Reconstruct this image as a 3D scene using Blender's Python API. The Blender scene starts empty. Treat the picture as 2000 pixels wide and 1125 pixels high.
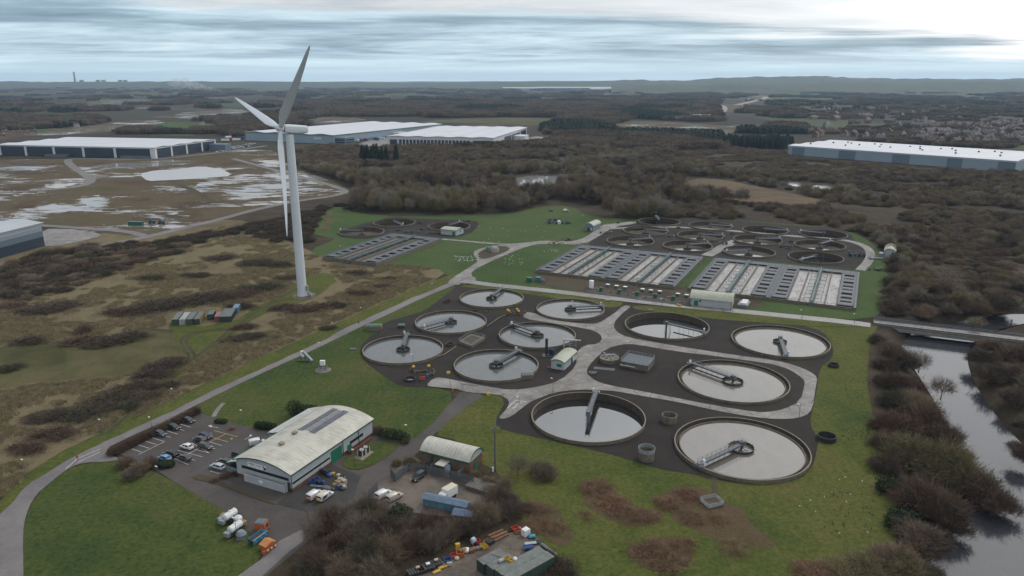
import bpy, bmesh, math, random
from mathutils import Vector, Matrix, noise as mnoise
from mathutils.geometry import tessellate_polygon

random.seed(7)
SC = bpy.context.scene
COL = SC.collection
PI = math.pi
R = math.radians
HAZE = 4.8e-5

# ------------------------------------------------------------------ camera
CAM_H = 100.0
FPX = 1435.0            # focal length in pixels of a 2000 px wide frame
PITCH = math.atan((562.5 - 155.0) / FPX)
SP, CP = math.sin(PITCH), math.cos(PITCH)
cam_data = bpy.data.cameras.new("camera")
cam_data.sensor_width = 36.0
cam_data.lens = 36.0 * FPX / 2000.0
cam_data.clip_start = 1.0
cam_data.clip_end = 80000.0
cam = bpy.data.objects.new("camera", cam_data)
COL.objects.link(cam)
cam.location = (0, 0, CAM_H)
cam.rotation_euler = (PI / 2 - PITCH, 0, 0)
SC.camera = cam


def G(u, v, z=0.0):
 """map reading: the point of the level z that the survey photograph shows at (u, v)"""
 x = (u - 1000.0) / FPX
 y = (562.5 - v) / FPX
 d = Vector((x, CP + y * SP, -SP + y * CP))
 t = (z - CAM_H) / d.z
 return Vector((d.x * t, d.y * t, z))


def pxm(u, v):
 """pixels per metre at that ground point"""
 p = G(u, v)
 return FPX / (p.y * CP + CAM_H * SP)


# ------------------------------------------------------------------ materials
MATS = {}


def nd(nt, typ, **kw):
 n = nt.nodes.new(typ)
 for k, val in kw.items():
  if k in n.inputs.keys():
   n.inputs[k].default_value = val
  else:
   setattr(n, k, val)
 return n


def ramp(nt, fac, stops):
 r = nt.nodes.new("ShaderNodeValToRGB")
 el = r.color_ramp.elements
 while len(el) > 1:
  el.remove(el[-1])
 el[0].position = stops[0][0]
 el[0].color = (*stops[0][1], 1)
 for p, c in stops[1:]:
  e = el.new(p)
  e.color = (*c, 1)
 nt.links.new(fac, r.inputs["Fac"])
 return r.outputs["Color"]


def mix(nt, fac, a, b, mode="MIX"):
 m = nt.nodes.new("ShaderNodeMix")
 m.data_type = "RGBA"
 m.blend_type = mode
 for i, s in ((0, fac), (6, a), (7, b)):
  if hasattr(s, "is_output"):
   nt.links.new(s, m.inputs[i])
  elif i == 0:
   m.inputs[0].default_value = s
  else:
   m.inputs[i].default_value = (*s, 1) if len(s) == 3 else s
 return m.outputs[2]


def math_n(nt, op, a, b=0.0, c=None, clamp=False):
 m = nt.nodes.new("ShaderNodeMath")
 m.operation = op
 m.use_clamp = clamp
 for i, s in enumerate((a, b) if c is None else (a, b, c)):
  if hasattr(s, "is_output"):
   nt.links.new(s, m.inputs[i])
  else:
   m.inputs[i].default_value = s
 return m.outputs[0]


def noise_n(nt, vec, scale, detail=4, rough=0.55, dist=0.0):
 n = nt.nodes.new("ShaderNodeTexNoise")
 n.inputs["Scale"].default_value = scale
 n.inputs["Detail"].default_value = detail
 n.inputs["Roughness"].default_value = rough
 n.inputs["Distortion"].default_value = dist
 if vec is not None:
  nt.links.new(vec, n.inputs["Vector"])
 return n.outputs["Fac"]


def new_mat(name):
 m = bpy.data.materials.new(name)
 m.use_nodes = True
 nt = m.node_tree
 b = nt.nodes["Principled BSDF"]
 return m, nt, b


def geo_pos(nt):
 return nt.nodes.new("ShaderNodeNewGeometry").outputs["Position"]


def obj_pos(nt):
 return nt.nodes.new("ShaderNodeTexCoord").outputs["Object"]


def vscale(nt, vec, s):
 m = nt.nodes.new("ShaderNodeMapping")
 m.inputs["Scale"].default_value = s
 nt.links.new(vec, m.inputs["Vector"])
 return m.outputs["Vector"]


def plain(name, col, rough=0.6, metal=0.0, var=0.25, scale=0.6, dirt=None, dirt_amt=0.5, streak=False, rnd=0.0, spec=None):
 """a paint / metal / concrete surface with procedural wear"""
 if name in MATS:
  return MATS[name]
 m, nt, b = new_mat(name)
 p = geo_pos(nt)
 n1 = noise_n(nt, p, scale, 5, 0.6)
 lo = tuple(c * (1 - var) for c in col)
 hi = tuple(min(1, c * (1 + var)) for c in col)
 c = ramp(nt, n1, [(0.3, lo), (0.7, hi)])
 if dirt:
  v = vscale(nt, p, (1.6, 1.6, 0.18)) if streak else p
  n2 = noise_n(nt, v, scale * 1.7, 6, 0.7)
  f = ramp(nt, n2, [(0.5, (0, 0, 0)), (0.72, (dirt_amt,) * 3)])
  c = mix(nt, f, c, dirt)
 if rnd:
  oi = nt.nodes.new("ShaderNodeObjectInfo")
  k = math_n(nt, "MULTIPLY_ADD", oi.outputs["Random"], rnd, 1 - rnd / 2)
  c = mix(nt, 1.0, c, nt_rgb(nt, k), "MULTIPLY")
 nt.links.new(c, b.inputs["Base Color"])
 b.inputs["Roughness"].default_value = rough
 b.inputs["Metallic"].default_value = metal
 if spec is not None:
  b.inputs["Specular IOR Level"].default_value = spec
 MATS[name] = m
 return m


def nt_rgb(nt, val):
 c = nt.nodes.new("ShaderNodeCombineColor")
 for i in range(3):
  nt.links.new(val, c.inputs[i])
 return c.outputs[0]


def ground_mat(name, stops, scales=(0.02, 0.15, 1.2), weights=(0.5, 0.3, 0.2), rough=0.95, bump=0.0, extra=None, spec=0.15, stretch=None, dist=0.6, gain=1.75):
 """layered noise ground cover: stops = colour ramp over the summed noise"""
 m, nt, b = new_mat(name)
 p = geo_pos(nt)
 if stretch:
  p = vscale(nt, p, stretch)
 tot = None
 for s, w in zip(scales, weights):
  n = noise_n(nt, p, s, 6, 0.62, dist)
  t = math_n(nt, "MULTIPLY", n, w)
  tot = t if tot is None else math_n(nt, "ADD", tot, t)
 tot = math_n(nt, "MULTIPLY_ADD", math_n(nt, "SUBTRACT", tot, 0.5), gain, 0.5)
 c = ramp(nt, tot, stops)
 if extra:
  c = extra(nt, p, c, b)
 nt.links.new(c, b.inputs["Base Color"])
 if not b.inputs["Roughness"].is_linked:
  b.inputs["Roughness"].default_value = rough
 b.inputs["Specular IOR Level"].default_value = spec
 if bump:
  bp = nt.nodes.new("ShaderNodeBump")
  bp.inputs["Strength"].default_value = bump
  bp.inputs["Distance"].default_value = 0.4
  n = noise_n(nt, p, scales[-1] * 1.5, 5, 0.7)
  nt.links.new(n, bp.inputs["Height"])
  nt.links.new(bp.outputs["Normal"], b.inputs["Normal"])
 MATS[name] = m
 return m


# ------------------------------------------------------------------ mesh building
class MB:
 def __init__(self):
  self.v = []
  self.f = []
  self.m = []
  self.cur = 0

 def add(self, vs, fs):
  o = len(self.v)
  self.v += [tuple(x) for x in vs]
  self.f += [tuple(i + o for i in q) for q in fs]
  self.m += [self.cur] * len(fs)
  return self

 def box(self, c, d, rz=0.0, top=(1, 1)):
  """c centre of the base, d full sizes, top = taper of the upper face"""
  ca, sa = math.cos(rz), math.sin(rz)
  vs = []
  for k, (tx, ty) in ((0, (1, 1)), (1, top)):
   for sx, sy in ((-1, -1), (1, -1), (1, 1), (-1, 1)):
    x, y = sx * d[0] / 2 * tx, sy * d[1] / 2 * ty
    vs.append((c[0] + x * ca - y * sa, c[1] + x * sa + y * ca, c[2] + k * d[2]))
  return self.add(vs, [(3, 2, 1, 0), (4, 5, 6, 7), (0, 1, 5, 4), (1, 2, 6, 5), (2, 3, 7, 6), (3, 0, 4, 7)])

 def beam(self, a, b, w, h=None, up=(0, 0, 1)):
  """a rectangular bar from a to b"""
  a, b = Vector(a), Vector(b)
  h = w if h is None else h
  d = (b - a)
  if d.length < 1e-6:
   return self
  d.normalize()
  up = Vector(up)
  if abs(d.dot(up)) > 0.98:
   up = Vector((1, 0, 0))
  s = d.cross(up).normalized()
  t = s.cross(d)
  vs = []
  for p in (a, b):
   for i, j in ((-1, -1), (1, -1), (1, 1), (-1, 1)):
    vs.append(p + s * (i * w / 2) + t * (j * h / 2))
  return self.add(vs, [(0, 1, 2, 3), (7, 6, 5, 4), (4, 5, 1, 0), (5, 6, 2, 1), (6, 7, 3, 2), (7, 4, 0, 3)])

 def tube(self, a, b, r0, r1=None, n=10, caps=True):
  a, b = Vector(a), Vector(b)
  r1 = r0 if r1 is None else r1
  d = (b - a).normalized()
  u = Vector((1, 0, 0)) if abs(d.x) < 0.9 else Vector((0, 1, 0))
  s = d.cross(u).normalized()
  t = d.cross(s)
  vs = []
  for p, r in ((a, r0), (b, r1)):
   for i in range(n):
    th = 2 * PI * i / n
    vs.append(p + (s * math.cos(th) + t * math.sin(th)) * r)
  fs = [(i, (i + 1) % n, n + (i + 1) % n, n + i) for i in range(n)]
  if caps:
   fs += [tuple(range(n - 1, -1, -1)), tuple(range(n, 2 * n))]
  return self.add(vs, fs)

 def lathe(self, c, prof, n=48, close=False):
  """revolve (r, z) pairs about the vertical through c"""
  vs, fs = [], []
  for r, z in prof:
   for i in range(n):
    th = 2 * PI * i / n
    vs.append((c[0] + r * math.cos(th), c[1] + r * math.sin(th), c[2] + z))
  k = len(prof)
  for j in range(k if close else k - 1):
   j2 = (j + 1) % k
   for i in range(n):
    i2 = (i + 1) % n
    fs.append((j * n + i, j * n + i2, j2 * n + i2, j2 * n + i))
  return self.add(vs, fs)

 def disc(self, c, r, n=48):
  vs = [(c[0] + r * math.cos(2 * PI * i / n), c[1] + r * math.sin(2 * PI * i / n), c[2]) for i in range(n)]
  return self.add(vs, [tuple(range(n))])

 def quad(self, *p):
  return self.add(p, [tuple(range(len(p)))])

 def prism(self, pts, z0, z1):
  """upright prism over a plan outline (counter-clockwise)"""
  n = len(pts)
  a = sum(pts[i][0] * pts[(i + 1) % n][1] - pts[(i + 1) % n][0] * pts[i][1] for i in range(n))
  if a < 0:
   pts = list(reversed(pts))
  vs = [(p[0], p[1], z0) for p in pts] + [(p[0], p[1], z1) for p in pts]
  fs = [tuple(range(n - 1, -1, -1)), tuple(range(n, 2 * n))]
  fs += [(i, (i + 1) % n, n + (i + 1) % n, n + i) for i in range(n)]
  return self.add(vs, fs)

 def mesh(self, name, mats, smooth=False, off=None):
  me = bpy.data.meshes.new(name)
  vs = self.v if off is None else [(x - off[0], y - off[1], z - off[2]) for x, y, z in self.v]
  me.from_pydata(vs, [], self.f)
  if not isinstance(mats, (list, tuple)):
   mats = [mats]
  for mm in mats:
   me.materials.append(mm)
  if len(mats) > 1:
   me.polygons.foreach_set("material_index", self.m)
  if smooth:
   me.polygons.foreach_set("use_smooth", [True] * len(me.polygons))
  me.update()
  return me

 def part(self, name, mats, parent, smooth=False, label=None):
  """link as a child of parent; the vertices are in the world, the parents only shifted"""
  off = Vector((0, 0, 0))
  q = parent
  while q is not None:
   off += q.location
   q = q.parent
  o = bpy.data.objects.new(name, self.mesh(name, mats, smooth, off))
  o.parent = parent
  COL.objects.link(o)
  if label:
   o["label"] = label
  return o

 def local(self, name, mats, parent=None, smooth=False, label=None):
  """link with the vertices as they are (the parent's own space)"""
  o = bpy.data.objects.new(name, self.mesh(name, mats, smooth))
  if parent:
   o.parent = parent
  COL.objects.link(o)
  if label:
   o["label"] = label
  return o


def tag(o, label, cat, group=None, kind=None):
 o["label"] = label
 o["category"] = cat
 if group:
  o["group"] = group
 if kind:
  o["kind"] = kind
 return o


def thing(name, label, cat, loc=(0, 0, 0), group=None, rz=0.0):
 o = bpy.data.objects.new(name, None)
 o.empty_display_size = 0.5
 o.location = loc
 o.rotation_euler = (0, 0, rz)
 COL.objects.link(o)
 return tag(o, label, cat, group)


def kids(o):
 return [c for c in KIDS.get(o.name, [])]


KIDS = {}


def copy_tree(o, parent=None, skip=()):
 c = o.copy()
 COL.objects.link(c)
 c.parent = parent
 for ch in o.children:
  copy_tree(ch, c)
 return c


def chaikin(pts, it=2, closed=True):
 for _ in range(it):
  out = []
  n = len(pts)
  rng = range(n if closed else n - 1)
  if not closed:
   out.append(pts[0])
  for i in rng:
   a, b = pts[i], pts[(i + 1) % n]
   out.append(a * 0.75 + b * 0.25)
   out.append(a * 0.25 + b * 0.75)
  if not closed:
   out.append(pts[-1])
  pts = out
 return pts


SHEET_N = [0]


def sheet(name, px, z, mat, holes=(), smooth=1, world=False, kind="structure", rough_edge=0.0, label=None):
 """a level sheet of ground over an outline; no two sheets share a level"""
 SHEET_N[0] += 1
 if name != "river":
  z = z + 0.0011 * (SHEET_N[0] % 40)
 pts = [Vector((p[0], p[1], 0)) for p in px] if world else [G(u, v) for u, v in px]
 pts = [Vector((p.x, p.y, 0)) for p in pts]
 if smooth:
  pts = chaikin(pts, smooth)
 if rough_edge:
  out = []
  n = len(pts)
  for i in range(n):
   a, b = pts[i], pts[(i + 1) % n]
   k = max(1, int((b - a).length / 2.5))
   for j in range(k):
    p = a.lerp(b, j / k)
    q = mnoise.noise_vector(Vector((p.x * 0.13, p.y * 0.13, z * 9))) * rough_edge + mnoise.noise_vector(Vector((p.x * 0.5, p.y * 0.5, z * 9))) * rough_edge * 0.4
    out.append(Vector((p.x + q.x, p.y + q.y, 0)))
  pts = out
 loops = [pts]
 for c, r in holes:
  loops.append([Vector((c[0] + r * math.cos(-2 * PI * i / 40), c[1] + r * math.sin(-2 * PI * i / 40), 0)) for i in range(40)])
 tri = tessellate_polygon(loops)
 flat = [p for lp in loops for p in lp]
 me = bpy.data.meshes.new(name)
 fs = []
 for t in tri:
  a, b, c = (flat[i] for i in t)
  fs.append(t if (b - a).cross(c - a).z > 0 else (t[0], t[2], t[1]))
 me.from_pydata([(p.x, p.y, z) for p in flat], [], fs)
 me.materials.append(mat)
 me.update()
 o = bpy.data.objects.new(name, me)
 COL.objects.link(o)
 o["kind"] = kind
 if label:
  o["label"] = label
 return o


def strip(name, px, width, z, mat, world=False, smooth=2, kind="structure"):
 """a ribbon of constant width along a line"""
 SHEET_N[0] += 1
 z = z + 0.0011 * (SHEET_N[0] % 40)
 pts = [Vector((p[0], p[1], 0)) for p in px] if world else [G(u, v) for u, v in px]
 if smooth:
  pts = chaikin(pts, smooth, closed=False)
 L, Rr = [], []
 n = len(pts)
 for i in range(n):
  d = (pts[min(i + 1, n - 1)] - pts[max(i - 1, 0)])
  d.z = 0
  d.normalize()
  s = Vector((-d.y, d.x, 0)) * width / 2
  L.append(pts[i] + s)
  Rr.append(pts[i] - s)
 vs = [(p.x, p.y, z) for p in L] + [(p.x, p.y, z) for p in Rr]
 fs = [(i, n + i, n + i + 1, i + 1) for i in range(n - 1)]
 me = bpy.data.meshes.new(name)
 me.from_pydata(vs, [], fs)
 me.materials.append(mat)
 o = bpy.data.objects.new(name, me)
 COL.objects.link(o)
 o["kind"] = kind
 return o


def inside(p, poly):
 x, y = p[0], p[1]
 c = False
 n = len(poly)
 j = n - 1
 for i in range(n):
  xi, yi = poly[i][0], poly[i][1]
  xj, yj = poly[j][0], poly[j][1]
  if (yi > y) != (yj > y) and x < (xj - xi) * (y - yi) / (yj - yi) + xi:
   c = not c
  j = i
 return c


def wpoly(px):
 return [G(u, v) for u, v in px]
# ------------------------------------------------------------------ world and sun
SUN_AZ, SUN_EL = R(42.0), R(46.0)      # azimuth clockwise from the view direction (+Y)
w = bpy.data.worlds.new("World")
SC.world = w
w.use_nodes = True
nt = w.node_tree
bg = nt.nodes["Background"]
sky = nt.nodes.new("ShaderNodeTexSky")
sky.sky_type = "NISHITA"
sky.sun_disc = False
sky.sun_elevation = SUN_EL
sky.sun_rotation = SUN_AZ
sky.air_density = 1.2
sky.dust_density = 2.0
tc = nt.nodes.new("ShaderNodeTexCoord")
sep = nt.nodes.new("ShaderNodeSeparateXYZ")
nt.links.new(tc.outputs["Generated"], sep.inputs[0])
X, Y, Z = sep.outputs
zc = math_n(nt, "ADD", math_n(nt, "MAXIMUM", Z, 0.0), 0.045)
cx = math_n(nt, "MULTIPLY", math_n(nt, "DIVIDE", X, zc), 0.30)
cy = math_n(nt, "MULTIPLY", math_n(nt, "DIVIDE", Y, zc), 0.50)
cv = nt.nodes.new("ShaderNodeCombineXYZ")
nt.links.new(cx, cv.inputs[0])
nt.links.new(cy, cv.inputs[1])
cl1 = noise_n(nt, cv.outputs[0], 0.55, 7, 0.56, 0.5)
cl2 = noise_n(nt, vscale(nt, cv.outputs[0], (1.0, 1.0, 1.0)), 2.4, 6, 0.62, 0.6)
cl = math_n(nt, "ADD", math_n(nt, "MULTIPLY", cl1, 0.72), math_n(nt, "MULTIPLY", cl2, 0.28))
K = 10.0   # the background strength is 0.1
band = ramp(nt, cl, [(0.37, (0.20, 0.30, 0.39)), (0.46, (0.34, 0.49, 0.61)), (0.52, (0.56, 0.745, 0.87)), (0.58, (0.75, 0.94, 1.05)), (0.64, (0.98, 1.04, 1.08)), (0.70, (1.3, 1.25, 1.18))])
# pale strip low over the horizon
low = nt.nodes.new("ShaderNodeMapRange")
low.interpolation_type = "SMOOTHSTEP"
nt.links.new(Z, low.inputs[0])
low.inputs[1].default_value, low.inputs[2].default_value = 0.006, 0.040
low.inputs[3].default_value, low.inputs[4].default_value = 0.80, 0.0
band = mix(nt, low.outputs[0], band, (0.90, 1.14, 1.27))
# the bright broken deck higher up, reaching lowest on the right
az = math_n(nt, "DIVIDE", X, math_n(nt, "MAXIMUM", Y, 0.15))
q = math_n(nt, "ADD", Z, math_n(nt, "MAXIMUM", math_n(nt, "MULTIPLY", az, 0.085), math_n(nt, "MULTIPLY", az, 0.012)))
q = math_n(nt, "ADD", q, math_n(nt, "MULTIPLY", math_n(nt, "SUBTRACT", cl1, 0.5), 0.10))
mr = nt.nodes.new("ShaderNodeMapRange")
mr.interpolation_type = "SMOOTHSTEP"
nt.links.new(q, mr.inputs[0])
mr.inputs[1].default_value, mr.inputs[2].default_value = 0.079, 0.094
sd = Vector((math.sin(SUN_AZ) * math.cos(SUN_EL), math.cos(SUN_AZ) * math.cos(SUN_EL), math.sin(SUN_EL)))
dp = nt.nodes.new("ShaderNodeVectorMath")
dp.operation = "DOT_PRODUCT"
nt.links.new(tc.outputs["Generated"], dp.inputs[0])
dp.inputs[1].default_value = sd
glow = math_n(nt, "POWER", math_n(nt, "MAXIMUM", dp.outputs["Value"], 0.0), 5.0)
hi_n = noise_n(nt, cv.outputs[0], 0.9, 5, 0.55, 0.4)
base_hi = ramp(nt, hi_n, [(0.35, (0.44, 0.51, 0.58)), (0.52, (0.68, 0.72, 0.77)), (0.66, (0.98, 0.96, 0.93))])
gl = mix(nt, 1.0, (1.22, 1.16, 1.06), nt_rgb(nt, math_n(nt, "MULTIPLY_ADD", glow, 0.75, 0.0)), "MULTIPLY")
rb_ = nt.nodes.new("ShaderNodeMapRange")
nt.links.new(az, rb_.inputs[0])
rb_.inputs[1].default_value, rb_.inputs[2].default_value = 0.0, 0.5
rb_.inputs[3].default_value, rb_.inputs[4].default_value = 0.0, 0.32
hi = mix(nt, 1.0, base_hi, gl, "ADD")
hi = mix(nt, 1.0, hi, nt_rgb(nt, rb_.outputs[0]), "ADD")
clouds = mix(nt, mr.outputs[0], band, hi)
clouds = mix(nt, 1.0, clouds, (K, K, K), "MULTIPLY")
final = mix(nt, 0.88, sky.outputs[0], clouds)
nt.links.new(final, bg.inputs["Color"])
bg.inputs["Strength"].default_value = 0.1

sun_d = bpy.data.lights.new("sun", "SUN")
sun_d.energy = 1.0
sun_d.angle = R(10)
sun_d.color = (1.0, 0.95, 0.87)
sun = bpy.data.objects.new("sun", sun_d)
sun.rotation_euler = (-sd).to_track_quat("-Z", "Y").to_euler()
sun.location = sd * 500
COL.objects.link(sun)
SC.view_settings.view_transform = "Standard"
SC.view_settings.look = "None"
SC.view_settings.exposure = 0.0
SC.view_settings.gamma = 1.0
try:
 SC.view_settings.use_curve_mapping = False
except Exception:
 pass

# ------------------------------------------------------------------ the tanks' survey (plan position and radius at the rim)
TANKS = {
 "A": (-9.6, 331.9, 15.1), "B": (26.2, 314.6, 15.2), "C": (-26.0, 296.7, 15.2), "D": (10.2, 280.0, 15.5), "E": (-41.6, 263.7, 15.3), "F": (-5.7, 247.6, 15.3),
 "G": (64.8, 291.9, 17.4), "H": (105.7, 273.0, 18.5), "I": (75.6, 233.3, 18.5), "J": (23.3, 205.5, 17.4), "K": (64.3, 186.0, 18.4),
 "T1": (106.6, 525.4, 15), "T2": (139.7, 509.5, 15), "T3": (172.9, 493.8, 15), "T4": (207.2, 480.1, 15), "T5": (90.9, 492.0, 15), "T6": (124.2, 475.9, 15),
 "T7": (157.8, 462.6, 15), "T8": (191.1, 446.2, 15), "T9": (75.4, 458.8, 15), "T10": (108.6, 444.6, 15), "T11": (141.8, 429.1, 15.2), "T12": (175.8, 414.0, 15.1),
 "L1": (-101.8, 488.3, 15.2), "L2": (-84.8, 521.7, 15.1), "L3": (-44.2, 507.6, 14.8),
}
RIM = 1.2

# ------------------------------------------------------------------ ground materials
MG_BASE = None


def base_extra(nt, p, c, b):
 # far away: a patchwork of winter fields
 sp = nt.nodes.new("ShaderNodeSeparateXYZ")
 nt.links.new(p, sp.inputs[0])
 vor = nt.nodes.new("ShaderNodeTexVoronoi")
 vor.inputs["Scale"].default_value = 1 / 330.0
 vor.inputs["Randomness"].default_value = 0.8
 pw = vscale(nt, p, (1.0, 0.55, 0.0))
 nt.links.new(pw, vor.inputs["Vector"])
 sc = nt.nodes.new("ShaderNodeSeparateColor")
 nt.links.new(vor.outputs["Color"], sc.inputs[0])
 fld = ramp(nt, sc.outputs[0], [(0.0, (0.040, 0.033, 0.026)), (0.3, (0.058, 0.046, 0.034)), (0.45, (0.075, 0.085, 0.035)), (0.6, (0.052, 0.046, 0.030)), (0.75, (0.10, 0.078, 0.052)), (0.88, (0.06, 0.075, 0.035)), (1.0, (0.045, 0.040, 0.033))])
 fld.node.color_ramp.interpolation = "CONSTANT"
 n = noise_n(nt, p, 0.02, 5, 0.6)
 fld = mix(nt, 0.6, fld, ramp(nt, n, [(0.3, (0.5, 0.5, 0.5)), (0.7, (1, 1, 1))]), "MULTIPLY")
 k = nt.nodes.new("ShaderNodeMapRange")
 nt.links.new(sp.outputs[1], k.inputs[0])
 k.inputs[1].default_value, k.inputs[2].default_value = 1000, 1500
 return mix(nt, k.outputs[0], c, fld)


M_GROUND = ground_mat("scrub_floor", [(0.26, (0.020, 0.015, 0.011)), (0.46, (0.036, 0.028, 0.019)), (0.60, (0.062, 0.047, 0.030)), (0.76, (0.052, 0.050, 0.025))], (0.012, 0.09, 0.8), (0.45, 0.3, 0.25), extra=base_extra, bump=0.6)
M_REED = ground_mat("reed_grass", [(0.24, (0.062, 0.050, 0.029)), (0.40, (0.110, 0.088, 0.050)), (0.54, (0.165, 0.134, 0.078)), (0.64, (0.108, 0.100, 0.046)), (0.78, (0.215, 0.175, 0.108))], (0.018, 0.11, 0.9), (0.42, 0.28, 0.30), bump=1.0, gain=1.25)
M_MEADOW = ground_mat("meadow_grass", [(0.36, (0.05, 0.047, 0.02)), (0.5, (0.075, 0.072, 0.03)), (0.62, (0.105, 0.088, 0.043)), (0.72, (0.07, 0.06, 0.035))], (0.02, 0.10, 0.9), (0.5, 0.3, 0.2), bump=0.5)
def mow_extra(nt, p, c, b):
 w_ = nt.nodes.new("ShaderNodeTexWave")
 w_.inputs["Scale"].default_value = 0.11
 w_.inputs["Distortion"].default_value = 2.2
 w_.inputs["Detail"].default_value = 3
 w_.inputs["Detail Scale"].default_value = 0.6
 nt.links.new(vscale(nt, p, (1, -0.6, 1)), w_.inputs["Vector"])
 c = mix(nt, 0.10, c, ramp(nt, w_.outputs["Fac"], [(0.2, (0.72, 0.74, 0.72)), (0.8, (1.18, 1.16, 1.1))]), "MULTIPLY")
 n = noise_n(nt, p, 0.9, 6, 0.75, 0.5)
 c = mix(nt, 0.7, c, ramp(nt, n, [(0.33, (0.55, 0.58, 0.55)), (0.5, (1, 1, 1)), (0.68, (1.35, 1.3, 1.2))]), "MULTIPLY")
 n2 = noise_n(nt, p, 0.055, 5, 0.7, 1.2)
 return mix(nt, ramp(nt, n2, [(0.60, (0, 0, 0)), (0.72, (0.7, 0.7, 0.7))]), c, (0.082, 0.066, 0.034))


M_LAWN = ground_mat("mown_grass", [(0.26, (0.026, 0.045, 0.013)), (0.42, (0.038, 0.060, 0.015)), (0.54, (0.056, 0.073, 0.018)), (0.66, (0.075, 0.076, 0.026)), (0.80, (0.081, 0.063, 0.035))], (0.016, 0.09, 0.9), (0.48, 0.30, 0.22), bump=0.5, extra=mow_extra)
M_LAWN2 = ground_mat("olive_grass", [(0.24, (0.035, 0.051, 0.013)), (0.42, (0.056, 0.073, 0.016)), (0.56, (0.080, 0.087, 0.021)), (0.70, (0.103, 0.090, 0.034)), (0.84, (0.084, 0.060, 0.034))], (0.018, 0.09, 0.9), (0.48, 0.30, 0.22), bump=0.5, extra=mow_extra)
M_FARLAWN = ground_mat("far_mown_grass", [(0.26, (0.034, 0.060, 0.018)), (0.5, (0.050, 0.082, 0.024)), (0.74, (0.078, 0.092, 0.034))], (0.014, 0.06, 0.5), (0.5, 0.3, 0.2), extra=mow_extra)
M_DIRT = ground_mat("bare_dirt", [(0.34, (0.045, 0.036, 0.026)), (0.5, (0.075, 0.058, 0.04)), (0.66, (0.058, 0.062, 0.03))], (0.03, 0.14, 0.9), (0.5, 0.3, 0.2))


def gravel_extra(nt, p, c, b):
 n = noise_n(nt, p, 4.5, 3, 0.8)
 c = mix(nt, 0.55, c, ramp(nt, n, [(0.32, (0.45, 0.45, 0.45)), (0.68, (1.35, 1.33, 1.3))]), "MULTIPLY")
 n2 = noise_n(nt, p, 0.05, 4, 0.6)
 f = ramp(nt, n2, [(0.58, (0, 0, 0)), (0.72, (0.55, 0.55, 0.55))])
 return mix(nt, f, c, (0.032, 0.036, 0.016))


M_GRAVEL = ground_mat("dark_filter_gravel", [(0.28, (0.021, 0.018, 0.017)), (0.5, (0.032, 0.027, 0.025)), (0.72, (0.046, 0.039, 0.033))], (0.02, 0.16, 1.3), (0.45, 0.3, 0.25), extra=gravel_extra, rough=0.9)


def wet_extra(wet_lo, wet_hi, scale, r_dry=0.75, r_wet=0.16, joint=None, cracks=True):
 def f(nt, p, c, b):
  n = noise_n(nt, p, scale, 5, 0.6, 0.6)
  mr = nt.nodes.new("ShaderNodeMapRange")
  nt.links.new(n, mr.inputs[0])
  mr.inputs[1].default_value, mr.inputs[2].default_value = wet_lo, wet_hi
  mr.inputs[3].default_value, mr.inputs[4].default_value = r_dry, r_wet
  nt.links.new(mr.outputs[0], b.inputs["Roughness"])
  dk = ramp(nt, n, [(wet_lo, (1, 1, 1)), (wet_hi, (0.62, 0.62, 0.62))])
  c = mix(nt, 1.0, c, dk, "MULTIPLY")
  if cracks:
   v = nt.nodes.new("ShaderNodeTexVoronoi")
   v.feature = "DISTANCE_TO_EDGE"
   v.inputs["Scale"].default_value = 0.11
   nt.links.new(p, v.inputs["Vector"])
   k = ramp(nt, v.outputs["Distance"], [(0.0, (0.42, 0.40, 0.38)), (0.018, (1, 1, 1))])
   c = mix(nt, 1.0, c, k, "MULTIPLY")
   st = noise_n(nt, p, 0.35, 6, 0.7, 1.0)
   c = mix(nt, 1.0, c, ramp(nt, st, [(0.36, (0.80, 0.78, 0.75)), (0.55, (1, 1, 1)), (0.75, (1.06, 1.06, 1.06))]), "MULTIPLY")
  return c
 return f


M_CONC_ROAD = ground_mat("concrete_road", [(0.36, (0.165, 0.152, 0.142)), (0.5, (0.225, 0.21, 0.198)), (0.64, (0.285, 0.268, 0.255))], (0.04, 0.2, 1.5), (0.4, 0.35, 0.25), extra=wet_extra(0.46, 0.66, 0.06, 0.75, 0.38), spec=0.35)
M_MAIN_ROAD = ground_mat("asphalt_road", [(0.36, (0.125, 0.113, 0.115)), (0.5, (0.152, 0.138, 0.138)), (0.64, (0.185, 0.168, 0.165))], (0.03, 0.2, 2.0), (0.4, 0.3, 0.3), extra=wet_extra(0.5, 0.75, 0.04, 0.75, 0.45, cracks=False), spec=0.4)
M_WET_ROAD = ground_mat("wet_concrete_road", [(0.36, (0.17, 0.15, 0.14)), (0.5, (0.22, 0.20, 0.185)), (0.64, (0.28, 0.26, 0.24))], (0.04, 0.2, 1.5), (0.4, 0.35, 0.25), extra=wet_extra(0.40, 0.56, 0.045, 0.6, 0.16), spec=0.5)
M_ASPHALT = ground_mat("worn_asphalt", [(0.26, (0.040, 0.033, 0.030)), (0.5, (0.062, 0.053, 0.048)), (0.74, (0.090, 0.076, 0.068))], (0.035, 0.2, 1.8), (0.45, 0.3, 0.25), extra=wet_extra(0.5, 0.7, 0.07, 0.8, 0.4, cracks=False), spec=0.4)
M_DARK_ASPHALT = ground_mat("dark_asphalt", [(0.34, (0.026, 0.023, 0.022)), (0.66, (0.048, 0.042, 0.04))], (0.05, 0.2, 1.8), extra=wet_extra(0.5, 0.7, 0.07, 0.8, 0.4, cracks=False), spec=0.4)
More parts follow.
